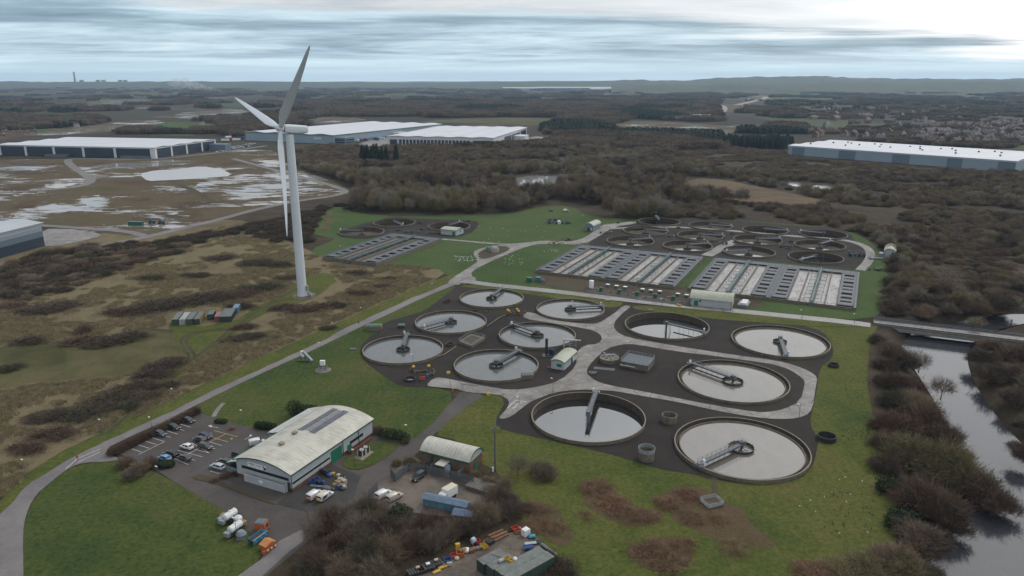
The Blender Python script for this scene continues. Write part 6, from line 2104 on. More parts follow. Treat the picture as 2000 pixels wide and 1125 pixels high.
for x in (-0.12, 20.4, L - 6.5):
 mb.tube((x, -0.12, 0), (x, -0.12, 4.9), 0.09, n=8)
mb.local("downpipe", M_GREENTRIM, t)
mb = MB()
mb.box((-1.15, 8.0, -0.2), (0.3, 13.6, 2.35))
mb.box((-0.75, 1.35, -0.2), (0.9, 0.3, 2.35))
mb.local("ramp_wall", M_CLAD, t)
mb = MB()
mb.box((26.5, -1.6, -0.1), (9.5, 0.3, 1.2))
mb.box((21.9, -0.9, -0.1), (0.3, 1.6, 1.2))
mb.local("ramp_wall", M_BRICK, t)
mb = MB()
mb.box((-1.33, 9.0, 0.9), (0.05, 1.3, 0.8))
mb.local("notice", M_WHITE, t)
# the sign board with its grey lettering and dark pictogram
sg = MB()
sg.box((-0.09, 11.1, 3.95), (0.08, 6.4, 1.35))
sgn = sg.local("sign_board", M_WHITE, t)
sl = MB()
for i, (y, hh, w_) in enumerate([(13.7, .34, .34), (13.25, .34, .28), (12.85, .44, .26), (12.45, .34, .3), (12.05, .34, .26)]):
 sl.box((-0.145, y, 4.68), (0.02, w_, hh))
for i, y in enumerate((11.4, 11.1, 10.8, 10.5, 10.2, 9.9)):
 sl.box((-0.145, y, 4.68), (0.02, 0.2, 0.22))
for i, y in enumerate((13.4, 12.9, 12.6, 12.1, 11.5)):
 sl.box((-0.145, y, 4.25), (0.02, 0.24, 0.1))
sl.local("lettering", plain("sign_grey", (0.16, 0.17, 0.19), 0.6, var=0.1), sgn)
sp_ = MB()
for y, z, r in ((8.95, 4.98, .24), (8.65, 4.72, .2), (8.35, 4.45, .26), (8.75, 4.25, .2), (8.1, 4.75, .16)):
 sp_.tube((-0.14, y, z), (-0.16, y, z), r, n=14)
sp_.beam((-0.15, 8.9, 4.9), (-0.15, 8.3, 4.1), 0.03, 0.24)
sp_.local("pictogram", M_BLACK, sgn)
# solar panels, vents


def roof_patch(mb, x0, x1, y0, y1, lift):
 n = 4
 for i in range(n):
  ya, yb = y0 + (y1 - y0) * i / n, y0 + (y1 - y0) * (i + 1) / n
  za, zb = roof_z(ya) + lift, roof_z(yb) + lift
  mb.quad((x0, ya, za), (x1, ya, za), (x1, yb, zb), (x0, yb, zb))
  mb.quad((x0, ya, za - 0.05), (x0, ya, za), (x0, yb, zb), (x0, yb, zb - 0.05))
 mb.quad((x0, y0, roof_z(y0) + lift - 0.06), (x1, y0, roof_z(y0) + lift - 0.06), (x1, y0, roof_z(y0) + lift), (x0, y0, roof_z(y0) + lift))


def solar_mat():
 m, nt, b = new_mat("solar_cells")
 n = noise_n(nt, obj_pos(nt), 0.8, 3)
 c = ramp(nt, n, [(0.3, (0.055, 0.06, 0.085)), (0.7, (0.10, 0.105, 0.135))])
 nt.links.new(c, b.inputs["Base Color"])
 b.inputs["Roughness"].default_value = 0.25
 return m


M_SOLAR = solar_mat()
for y0, y1 in ((6.6, 8.4), (10.6, 12.4)):
 for i in range(14):
  mb = MB()
  roof_patch(mb, 17.0 + i * 1.08, 17.0 + i * 1.08 + 1.0, y0, y1, 0.12)
  mb.local("solar_panel", M_SOLAR, t)
mb = MB()
roof_patch(mb, 17.5, 31.5, 8.46, 10.54, 0.06)
mb.local("solar_mat", plain("weathered_panel", (0.17, 0.165, 0.16), 0.5, var=0.35, scale=1.0), t)
for x, y in ((8.2, 10.2), (14.6, 11.4)):
 mb = MB()
 mb.box((x, y, roof_z(y) - 0.1), (1.0, 1.0, 0.5))
 mb.box((x, y, roof_z(y) + 0.4), (1.3, 1.3, 0.18))
 mb.local("roof_vent", M_CONC_RIM, t)
# entrance canopy
mb = MB()
cp_ = [(W + 0.05 + 4.2 * i / 6, 4.0 - 0.9 * (i / 6) - 0.45 * (i / 6) ** 2) for i in range(7)]
shell(mb, 0.4, 9.5, cp_, 0.12)
cn = mb.local("canopy", M_ROOF, t)
mb = MB()
shell(mb, 0.3, 0.395, [(y, z + 0.02) for y, z in cp_], 0.35)
mb.box((4.9, W + 4.35, cp_[-1][1] - 0.3), (9.2, 0.14, 0.35))
mb.local("fascia", M_GREENTRIM, cn)
mb = MB()
for x in (0.8, 4.8, 9.0):
 mb.tube((x, W + 4.0, 0), (x, W + 4.0, 2.7), 0.09, n=8)
mb.local("canopy_post", M_GALV, t)
mb = MB()
mb.box((0.6, W + 2.2, 0.0), (0.12, 4.4, 1.7))
mb.box((4.9, W + 4.3, 0.0), (8.4, 0.12, 1.7))
mb.local("screen_fence", MATS["blue_grey_steel"], t)

# brick store
t, L, W = barrel("brick_store", "red brick store with curved cream roof beside the drive", "building", (822.5, 877.8), (916, 901.2), (938.6, 877), 4.0, 1.7, "AB", wall=M_BRICK)
mb = MB()
mb.box((L / 2, W / 2, 3.35), (L + 0.08, W + 0.08, 0.6))
mb.local("white_band", M_CLAD, t)
mb = MB()
pr = arc_pts(W, 4.0, 1.7, 14)
for x in (-0.06, L + 0.01):
 vs_ = [(x, y, z - 0.05) for y, z in pr] + [(x + 0.05, y, z - 0.05) for y, z in pr]
 n = len(pr)
 mb.add(vs_, [tuple(range(n)), tuple(range(2 * n - 1, n - 1, -1))])
mb.local("gable_panel", M_CLAD, t)
mb = MB()
mb.box((L + 0.06, W * 0.5, 0), (0.1, 1.9, 2.5))
mb.local("door", M_GREENDOOR, t)
mb = MB()
mb.tube((3.6, -0.2, 0), (3.6, -0.2, 3.6), 0.1, n=8)
mb.local("downpipe", M_BLACK, t)
# bay in front of the store
p0 = G(868, 918)
t = thing("store_bay", "fenced bay with a pale flat canopy against the brick store", "bay", (p0.x, p0.y, 0), None, -0.48)
MB().box((0, -0.4, 2.5), (2.8, 4.2, 0.14)).local("canopy", M_ROOF, t)
mb = MB()
for x in (-1.3, 1.3):
 for y in (-2.3, 1.5):
  mb.beam((x, y, 0), (x, y, 2.5), 0.12)
mb.local("post", M_GALV, t)
mb = MB()
mb.box((-2.9, 0.2, 0), (0.08, 4.6, 1.9))
mb.local("screen_fence", MATS["blue_grey_steel"], t)
mb = MB()
mb.box((5.4, 0.4, 0), (0.08, 4.2, 1.9))
mb.local("screen_fence", MATS["blue_grey_steel"], t)
o = MB().box((0, 0, 0), (1.1, 1.1, 1.9)).box((0, 0, 1.9), (0.7, 0.7, 0.25)).tube((0.75, 0, 0), (0.75, 0, 1.7), 0.12)
o = o.local("gas_cage", plain("pale_blue_steel", (0.36, 0.44, 0.50), 0.5, var=0.3, scale=2))
o.location = G(874, 922)
o.rotation_euler.z = -0.4
tag(o, "pale blue gas bottle cage beside the bay canopy", "cage")

# small curved sheds about the works
t, L, W = barrel("kiosk_shed", "small white shed with a curved green roof beside the concrete road", "shed", (1076, 704), (1102, 708), (1126, 686), 3.2, 0.75, "BC", roof=M_ROOF_G, trim=MATS["green_paint"])
MB().box((-0.04, W * 0.38, 1.2), (0.1, 1.9, 1.1)).local("louvre", M_GREENDOOR, t)
MB().box((7.6, -0.04, 0), (1.4, 0.1, 2.2)).local("door", M_LOUVRE, t)
MB().box((9.5, -0.04, 1.0), (1.0, 0.1, 1.0)).local("louvre", M_WHITE, t)
t, L, W = barrel("blower_shed", "long pale grey shed with curved green roof at the wet road", "shed", (1349, 580), (1430, 588.5), (1441, 578), 4.0, 2.0, "AB", roof=M_ROOF_G, trim=MATS["pale_grey_cladding"])
MB().box((2.6, -0.04, 0), (1.9, 0.1, 2.6)).local("door", M_GREENDOOR, t)
MB().box((4.4, -0.04, 2.2), (0.9, 0.1, 0.8)).local("louvre", M_GREENTRIM, t)
MB().tube((L - 0.3, -0.1, 0), (L - 0.3, -0.1, 3.6), 0.12, n=8).tube((0.3, -0.1, 0), (0.3, -0.1, 3.6), 0.12, n=8).local("downpipe", M_GALV, t)
t, L, W = barrel("control_shed", "small white shed with green door by the far group of three tanks", "shed", (861, 447.5), (891, 450.5), (900.5, 445), 3.6, 0.8, "AB", roof=M_ROOF_G)
MB().box((L * 0.83, -0.04, 0), (2.0, 0.1, 2.6)).local("door", M_GREENDOOR, t)
MB().box((L + 0.05, W * 0.55, 1.6), (0.1, 1.0, 1.0)).local("louvre", M_LOUVRE, t)
t, L, W = barrel("inlet_shed", "grey steel shed with curved roof beside the far path", "shed", (1143, 438.6), (1158.4, 440.4), (1173, 434), 4.4, 1.4, "BC", wall=MATS["blue_grey_steel"], roof=M_ROOF_G, trim=MATS["pale_grey_cladding"])
MB().box((-0.04, W * 0.55, 0), (0.1, 1.6, 2.6)).local("door", M_LOUVRE, t)
MB().box((-0.04, W * 0.2, 1.4), (0.1, 0.9, 0.9)).local("louvre", M_WHITE, t)
t, L, W = barrel("motor_shed", "pale shed with a curved roof at the thicket right of the lanes", "shed", (1728, 489), (1749, 490.5), (1751, 481), 4.2, 1.2, "BC", roof=M_ROOF_G, trim=MATS["pale_grey_cladding"])
MB().box((-0.04, W * 0.2, 2.2), (0.1, 1.0, 1.0)).local("louvre", M_LOUVRE, t)
MB().box((0.5, W + 1.5, 0), (5.5, 2.4, 2.4)).local("stair_frame", MATS["blue_grey_steel"], t)
o = MB()
railing(o, [(-4.5, -1.5, 0), (4.5, -1.5, 0), (4.5, 1.5, 0), (-4.5, 1.5, 0)], 1.6, 1.6, 0.14, True)
o.box((0, 0, 0), (8.6, 2.6, 0.7))
o = o.local("pump_skid", MATS["blue_grey_steel"])
o.location = G(1713, 506)
tag(o, "grey blue railed pump frame left of the curved shed by the thicket", "frame")
o = MB().box((0, 0, 0), (2.2, 1.4, 1.6)).box((0, 0, 1.6), (2.5, 1.7, 0.15)).box((-1.5, 0, 0), (0.6, 0.8, 1.8)).local("instrument_kiosk", M_GALV)
o.location = G(1077, 413)
tag(o, "small dark cabin on the lawn against the wood", "cabin")

# ------------------------------------------------------------------ big warehouses
M_WROOF = plain("white_membrane_roof", (0.52, 0.53, 0.57), 0.6, var=0.05, scale=0.02, dirt=(0.42, 0.43, 0.46), dirt_amt=0.5)
M_WWHITE = plain("white_panel", (0.55, 0.56, 0.58), 0.5, var=0.05, scale=0.1)
M_WNAVY = plain("navy_panel", (0.018, 0.032, 0.052), 0.45, var=0.2, scale=0.1)
M_WBLUE = plain("pale_blue_panel", (0.24, 0.31, 0.37), 0.5, var=0.06, scale=0.05)
M_WGREY = plain("grey_blue_panel", (0.115, 0.155, 0.20), 0.5, var=0.06, scale=0.05)


def warehouse(label, A, B, C, h, spans, ridge, rise, roof=None, trim=None, wall=None):
 A, B, C = (Vector((p.x, p.y, 0)) for p in (A, B, C))
 d = (B - A).normalized()
 nrm = Vector((-d.y, d.x, 0))
 L, W = (B - A).length, abs((C - B).dot(nrm))
 t = thing("warehouse", label, "warehouse", (A.x, A.y, 0), None, math.atan2(d.y, d.x))
 MB().box((L / 2, W / 2, 0), (L, W, h - 0.6)).local("wall", wall or M_WNAVY, t)
 # low wavy roof
 mb = MB()
 n = spans * 2
 prof = [(i / (n * 4), rise * (0.5 - 0.5 * math.cos(PI * i / 4))) for i in range(n * 4 + 1)]
 n *= 4
 o_ = 1.2
 if ridge == "AB":
  shell(mb, -o_, L + o_, [(-o_ + (W + 2 * o_) * f, h - 0.2 + z) for f, z in prof], 0.4)
  mb.local("roof", roof or M_WROOF, t)
 else:
  vs_, fs_ = [], []
  for y in (-o_, W + o_):
   vs_ += [(-o_ + (L + 2 * o_) * f, y, h - 0.2 + z) for f, z in prof]
  m = n + 1
  fs_ = [(i, i + 1, m + i + 1, m + i) for i in range(n)]
  fs_.append(tuple(range(n, -1, -1)) + ())
  mb.add(vs_, fs_[:-1])
  vs2 = [(x, y, z - 0.4) for x, y, z in vs_]
  mb.add(vs2, [f[::-1] for f in fs_[:-1]])
  mb.add(vs_ + vs2, [(i, 2 * m + i, 2 * m + i + 1, i + 1) for i in range(n)])
  mb.local("roof", roof or M_WROOF, t)
 mb = MB()
 mb.box((L / 2, -0.15, h - 2.0), (L + 1.2, 0.5, 1.5))
 mb.box((L + 0.15, W / 2, h - 2.0), (0.5, W + 1.2, 1.5))
 mb.box((-0.15, W / 2, h - 2.0), (0.5, W + 1.2, 1.5))
 mb.local("fascia", trim or M_WWHITE, t)
 return t, L, W


def panels(t, name, mat, rects, L, W, front=True, proud=0.25):
 for a, b, z0, z1 in rects:
  if front:
   MB().box((L * (a + b) / 2, -proud / 2, z0), (L * (b - a), proud, z1 - z0)).local(name, mat, t)
  else:
   MB().box((L + proud / 2, W * (a + b) / 2, z0), (proud, W * (b - a), z1 - z0)).local(name, mat, t)


h = 14.5
t, L, W = warehouse("long navy warehouse with white pillars at the left edge of the flooded plots", G(-4, 282, h), G(301, 288, h), G(417, 272, h), h, 4, "AB", 1.1)
panels(t, "pillar", M_WWHITE, [(0.0, 0.014, 0, h - 2), (0.17, 0.185, 0, h - 2), (0.355, 0.37, 0, h - 2), (0.545, 0.56, 0, h - 2), (0.745, 0.76, 0, h - 2), (0.972, 1.0, 0, h - 2)], L, W)
panels(t, "pillar", M_WWHITE, [(0.0, 0.03, 0, h - 2), (0.24, 0.262, 0, h - 2), (0.48, 0.502, 0, h - 2), (0.74, 0.762, 0, h - 2), (0.975, 1.0, 0, h - 2)], L, W, False)
panels(t, "loading_dock", M_GALV, [(0.32, 0.46, 0, 3.0), (0.8, 0.97, 0, 3.2)], L, W, True, 6)
MB().box((L + 14, W * 0.92, 0), (26, W * 0.12, 9)).local("office_wing", M_WGREY, t)
h = 14.5
t, L, W = warehouse("pale blue grey warehouse with green eaves behind the turbine rotor", G(478.5, 257, h), G(650.8, 263.7, h), G(798.6, 240, h), h, 4, "BC", 1.6, trim=plain("pale_green_trim", (0.14, 0.23, 0.17), 0.5, var=0.1), wall=M_WBLUE)
MB().box((L + 9, 16, 0), (22, 24, 10.5)).local("office_wing", M_WGREY, t)
for z in (2.0, 5.8):
 panels(t, "window_band", M_WNAVY, [], L, W)
 MB().box((L + 9, 3.9, z), (19, 0.25, 1.6)).local("window", M_GLASS, t)
 MB().box((L + 20.1, 16, z), (0.25, 20, 1.6)).local("window", M_GLASS, t)
MB().box((L + 9, W * 0.52, 0), (16, 26, 8.5)).local("office_wing", M_WWHITE, t)
MB().box((L + 12, W * 0.93, 5.0), (24, 40, 2.2)).local("dock_canopy", M_WWHITE, t)
panels(t, "logo_panel", M_WWHITE, [(0.79, 0.87, 7, 9.5)], L, W, True, 0.15)
panels(t, "loading_dock", MATS["steel_blue"], [(0.2, 0.42, 0, 4), (0.62, 0.9, 0, 4)], L, W, False, 3)
h = 14.5
t, L, W = warehouse("white roofed warehouse with a row of dark loading bays behind the wood", G(756, 265.5, h), G(962.4, 269, h), G(1029.6, 248.4, h), h, 5, "BC", 1.1, wall=M_WWHITE)
panels(t, "loading_door", M_WNAVY, [(0.025, 0.095, 0, 9.5)] + [(0.115 + i * 0.034, 0.140 + i * 0.034, 0, 9.5) for i in range(20)], L, W)
panels(t, "wall_panel", M_WNAVY, [(0.86, 0.98, 0, 10), (0.30, 0.5, 0, 10), (0.52, 0.76, 0, 10), (0.79, 0.97, 0, 11)], L, W, False)
panels(t, "wall_panel", M_WNAVY, [(0.82, 0.99, 0, 9.5)], L, W)
MB().box((L + 10, W * 0.62, 0), (20, 34, 7)).local("office_wing", M_WWHITE, t)
sheet("warehouse_forecourt", [(1000, 290), (1005, 278), (1040, 266), (1068, 268), (1040, 280), (1015, 290)], Z4, M_CONC_ROAD)
sheet("warehouse_forecourt", [(690, 282), (770, 262), (800, 262), (756, 283), (720, 290)], Z4, M_CONC_ROAD)
h = 13.0
A_, B_, D_ = G(1541, 283.5, h), G(1986, 314, h), G(1612, 272, h)
t, L, W = warehouse("very long pale blue warehouse with a white roof at the right edge", A_, B_, B_ + (D_ - A_), h, 4, "AB", 1.0, wall=M_WBLUE)
panels(t, "wall_panel", M_WGREY, [(0.02, 0.085, 0, h - 2), (0.26, 0.34, 0, h - 2), (0.51, 0.585, 0, h - 2), (0.74, 0.80, 0, h - 2), (0.935, 0.998, 0, h - 2)], L, W)
for i in range(22):
 x = L * (0.05 + 0.04 * i + 0.01 * math.sin(i * 7))
 y = W * (0.25 + 0.45 * abs(math.sin(i * 2.4)))
 MB().box((x, y, h + 0.3), (1.8, 1.8, 1.6)).local("roof_vent", M_DKSTEEL, t)
h = 15.0
B_ = G(79, 434, h)
A_ = G(0, 453, h)
d = (B_ - A_).normalized()
A2 = A_ - d * 40
nl = Vector((-d.y, d.x, 0))
t, L, W = warehouse("banded grey and navy warehouse cut by the left edge of the photo", A2, B_, B_ + nl * 60, h, 2, "AB", 1.8, roof=plain("silver_roof", (0.40, 0.43, 0.46), 0.45, metal=0.2, var=0.06, scale=0.05), trim=plain("silver_panel", (0.36, 0.40, 0.44), 0.5, var=0.05), wall=MATS["silver_roof"])
panels(t, "wall_band", M_WNAVY, [(0, 1.0, 0, 6.0)], L, W)
panels(t, "wall_band", plain("slate_panel", (0.10, 0.13, 0.165), 0.5, var=0.05), [(0, 1.0, 6.05, 9.5)], L, W)
panels(t, "wall_band", plain("mid_grey_panel", (0.20, 0.24, 0.28), 0.5, var=0.05), [(0, 1.0, 9.55, 11.8)], L, W)
# low far sheds
for i, (u, v, ln, dp, hh, lab) in enumerate([(1040, 174.5, 620, 90, 16, "far white shed, left of the long pale row below the hills"), (1135, 174.5, 900, 120, 18, "far white shed, middle of the long pale row below the hills"), (1225, 176, 720, 120, 15, "far pale shed, right end of the long row below the hills"), (655, 170, 420, 120, 12, "far pale shed left of the turbine's raised blade"), (1370, 233, 46, 30, 9, "white gabled farm building in the fields beyond the wood"), (1330, 235, 30, 20, 7, "small white shed left of the white gabled farm building"), (545, 233, 26, 16, 8, "far buff block behind the turbine blade"), (150, 166, 500, 200, 20, "far pale hall left of the power station")]):
 p = G(u, v)
 t = thing("distant_shed", lab, "shed", (p.x, p.y, 0), "distant sheds")
 MB().box((0, 0, 0), (ln, dp, hh)).local("wall", M_WBLUE if i % 2 else M_WWHITE, t)
 mb = MB()
 shell(mb, -ln / 2 - 1, ln / 2 + 1, [(-dp / 2 - 1, hh), (0, hh * 1.35), (dp / 2 + 1, hh)], 0.5)
 mb.local("roof", M_WWHITE, t)

# ------------------------------------------------------------------ wind turbine
base = G(591, 578)
M_TURB = plain("turbine_white", (0.52, 0.56, 0.60), 0.45, var=0.04, scale=0.15)
los = Vector((base.x, base.y, 0)).normalized()
rt = Vector((los.y, -los.x, 0))
n0_ = (rt * -0.914 - los * 0.407).normalized()
hub_n = (n0_ * math.cos(R(5)) + Vector((0, 0, 1)) * math.sin(R(5))).normalized()
ein = Vector((-n0_.y, n0_.x, 0))
t = thing("wind_turbine", "tall white three bladed wind turbine standing in the rough field", "wind turbine", (base.x, base.y, 0))
mb = MB()
N = 28
prof = [(2.2, 0.2), (2.1, 18), (2.0, 38), (1.88, 58), (1.75, 76.2)]
mb.lathe((0, 0, 0), prof, N)
mb.local("tower", M_TURB, t, smooth=True)
mb = MB()
for z_, r_ in ((0.3, 2.36), (14.0, 2.17), (40.0, 2.02)):
 mb.lathe((0, 0, 0), [(r_ - 0.3, z_), (r_, z_), (r_, z_ + 0.25), (r_ - 0.3, z_ + 0.25)], N)
mb.local("flange_rings", M_TURB, t)
MB().lathe((0, 0, 0), [(0, 0.3), (3.4, 0.3), (3.4, 0.0)], 28).local("footing", M_CONC, t)
mb = MB()
mb.box((2.6, -0.4, 3.0), (0.9, 1.3, 2.3), math.atan2(-los.y, -los.x) + 1.2)
for i in range(6):
 mb.box((2.9 + 0.35 * i, -1.0, 0.2), (0.34, 1.0, 2.8 - 0.45 * i))
mb.local("entrance_steps", M_GALV_L, t)
HZ = 78.5
ax = hub_n
up = Vector((0, 0, 1))
sd_ = up.cross(ax).normalized()
mb = MB()
stations = [(-8.8, 1.0, 1.25, 0.35), (-8.2, 1.55, 1.7, 0.2), (-4, 1.95, 2.0, 0.0), (0, 2.0, 2.05, 0.0), (2.2, 1.8, 1.85, 0.0), (2.6, 1.5, 1.55, 0.0)]
ring_n = 16
vs_, fs_ = [], []
for s, wy, wz, dz in stations:
 for i in range(ring_n):
  a = 2 * PI * i / ring_n
  c, sn = math.cos(a), math.sin(a)
  c = math.copysign(abs(c) ** 0.6, c)
  sn = math.copysign(abs(sn) ** 0.6, sn)
  p = ax * s + sd_ * (c * wy) + up * (sn * wz + dz + HZ)
  vs_.append(p)
for j in range(len(stations) - 1):
 for i in range(ring_n):
  fs_.append((j * ring_n + i, j * ring_n + (i + 1) % ring_n, (j + 1) * ring_n + (i + 1) % ring_n, (j + 1) * ring_n + i))
fs_.append(tuple(range(ring_n - 1, -1, -1)))
fs_.append(tuple(range((len(stations) - 1) * ring_n, len(stations) * ring_n)))
mb.add(vs_, fs_)
mb.local("nacelle", M_TURB, t, smooth=False)
hc = ax * 4.3 + up * HZ
mb = MB()
for j, (s, r) in enumerate([(-1.7, 1.45), (-1.0, 1.75), (0.6, 1.75), (1.6, 1.25), (2.3, 0.5)]):
 pass
hs = [(-1.6, 1.35), (-1.0, 1.65), (0.5, 1.65), (1.4, 1.2), (2.0, 0.4)]
vs_, fs_ = [], []
for s, r in hs:
 for i in range(20):
  a = 2 * PI * i / 20
  vs_.append(hc + ax * s + (sd_ * math.cos(a) + up * math.sin(a)) * r)
for j in range(len(hs) - 1):
 for i in range(20):
  fs_.append((j * 20 + i, j * 20 + (i + 1) % 20, (j + 1) * 20 + (i + 1) % 20, (j + 1) * 20 + i))
fs_ += [tuple(range(19, -1, -1)), tuple(range(80, 100))]
mb.add(vs_, fs_)
mb.local("hub", M_TURB, t, smooth=True)
mb = MB()
mb.tube(hc - ax * 1.9, hc - ax * 1.55, 1.5, n=20)
mb.local("hub_bearing", M_DKSTEEL, t)
b_up = hub_n.cross(ein).normalized()
b_up = b_up if b_up.z > 0 else -b_up
for ang in (45.0, 165.0, 285.0):
 a = R(ang)
 bd = (b_up * math.cos(a) + ein * math.sin(a)).normalized()
 tang = bd.cross(ax).normalized()          # in the rotor plane
 RL = 48.5
 mb = MB()
 vs_, fs_ = [], []
 prof_ = [(0.02, 1.0, 1.0), (0.05, 1.05, 0.95), (0.12, 1.7, 0.60), (0.20, 2.1, 0.42), (0.35, 1.9, 0.30), (0.55, 1.5, 0.20), (0.75, 1.05, 0.13), (0.92, 0.62, 0.07), (0.985, 0.3, 0.04), (1.0, 0.06, 0.02)]
 for k, (f, ch, tk) in enumerate(prof_):
  tw = R(-(66 - 8 * f))
  cdir = tang * math.cos(tw) + ax * math.sin(tw)
  ndir = bd.cross(cdir).normalized()
  bend = ax * (2.2 * f * f)
  for i in range(14):
   th = 2 * PI * i / 14
   x_ = math.cos(th)
   y_ = math.sin(th) * (1.0 if f < 0.06 else (0.62 + 0.38 * x_))
   vs_.append(hc + bd * (RL * f) + bend + cdir * (x_ * ch - (0.35 * ch if f > 0.06 else 0)) + ndir * (y_ * tk))
 for j in range(len(prof_) - 1):
  for i in range(14):
   fs_.append((j * 14 + i, j * 14 + (i + 1) % 14, (j + 1) * 14 + (i + 1) % 14, (j + 1) * 14 + i))
 fs_.append(tuple(range(13, -1, -1)))
 fs_.append(tuple(range((len(prof_) - 1) * 14, len(prof_) * 14)))
 mb.add(vs_, fs_)
 mb.local("blade", M_TURB, t, smooth=True)
# ------------------------------------------------------------------ vehicles


def paint_mat(name, col, metal=0.0):
 m, nt, b = new_mat(name)
 n = noise_n(nt, obj_pos(nt), 0.9, 4, 0.6)
 c = mix(nt, 1.0, col, ramp(nt, n, [(0.3, (0.82, 0.82, 0.82)), (0.7, (1.08, 1.08, 1.08))]), "MULTIPLY")
 # road dirt towards the sills
 sp = nt.nodes.new("ShaderNodeSeparateXYZ")
 nt.links.new(obj_pos(nt), sp.inputs[0])
 d = math_n(nt, "ADD", sp.outputs[2], math_n(nt, "MULTIPLY", n, 0.5))
 f = ramp(nt, d, [(0.42, (0.55, 0.55, 0.55)), (0.85, (0, 0, 0))])
 c = mix(nt, f, c, (0.10, 0.085, 0.07))
 nt.links.new(c, b.inputs["Base Color"])
 b.inputs["Roughness"].default_value = 0.28
 b.inputs["Metallic"].default_value = metal
 b.inputs["Coat Weight"].default_value = 0.3
 MATS[name] = m
 return m


M_HEADL = plain("headlamp_lens", (0.6, 0.6, 0.58), 0.2, var=0.05)
M_TAILL = plain("tail_lamp_lens", (0.30, 0.02, 0.02), 0.25, var=0.05)
M_PLATE_Y = plain("yellow_plate", (0.55, 0.40, 0.05), 0.5, var=0.05)


def loft(mb, secs, n_close=True):
 """secs: list of (x, [(y, z), ...]) closed sections joined into one skin"""
 k = len(secs[0][1])
 vs, fs = [], []
 for x, pts in secs:
  vs += [(x, y, z) for y, z in pts]
 for j in range(len(secs) - 1):
  for i in range(k):
   i2 = (i + 1) % k
   fs.append((j * k + i, j * k + i2, (j + 1) * k + i2, (j + 1) * k + i))
 fs.append(tuple(range(k - 1, -1, -1)))
 fs.append(tuple((len(secs) - 1) * k + i for i in range(k)))
 mb.add(vs, fs)


def sec(hw, z0, z1, r=0.12):
 return [(-hw + r, z0), (hw - r, z0), (hw, z0 + r), (hw * 0.985, z1 - r), (hw * 0.93, z1), (-hw * 0.93, z1), (-hw * 0.985, z1 - r), (-hw, z0 + r)]


SHAPES = {
 # body stations (x, half width, z low, z high), cabin (x, half width low, half width top, z top)
 "hatch": ([(-2.05, 0.74, 0.38, 0.85), (-1.9, 0.86, 0.26, 0.98), (-1.2, 0.89, 0.22, 0.97), (0.3, 0.90, 0.22, 0.95), (1.0, 0.89, 0.22, 0.93), (1.75, 0.84, 0.25, 0.82), (2.0, 0.70, 0.32, 0.68)], [(-1.85, 0.76, 0.97), (-1.35, 0.64, 1.44), (-0.2, 0.66, 1.49), (0.35, 0.63, 1.42), (1.15, 0.74, 0.93)]),
 "estate": ([(-2.3, 0.76, 0.38, 0.9), (-2.15, 0.88, 0.26, 1.0), (-1.2, 0.91, 0.22, 1.0), (0.4, 0.91, 0.22, 0.98), (1.1, 0.90, 0.22, 0.95), (1.95, 0.84, 0.25, 0.84), (2.25, 0.70, 0.32, 0.68)], [(-2.15, 0.78, 1.0), (-1.8, 0.66, 1.44), (-0.2, 0.67, 1.49), (0.4, 0.64, 1.43), (1.25, 0.76, 0.95)]),
 "suv": ([(-2.3, 0.80, 0.45, 1.0), (-2.15, 0.92, 0.32, 1.12), (-1.2, 0.95, 0.28, 1.12), (0.4, 0.95, 0.28, 1.10), (1.1, 0.94, 0.28, 1.06), (1.95, 0.88, 0.32, 0.98), (2.25, 0.74, 0.4, 0.8)], [(-2.15, 0.82, 1.12), (-1.85, 0.72, 1.66), (-0.2, 0.73, 1.72), (0.45, 0.69, 1.64), (1.25, 0.80, 1.06)]),
 "van": ([(-2.25, 0.80, 0.4, 1.75), (-2.2, 0.88, 0.28, 1.84), (-1.0, 0.90, 0.24, 1.88), (0.45, 0.90, 0.24, 1.86), (0.75, 0.89, 0.24, 1.70), (1.25, 0.88, 0.24, 1.12), (1.95, 0.84, 0.26, 0.98), (2.2, 0.70, 0.34, 0.74)], None),
}


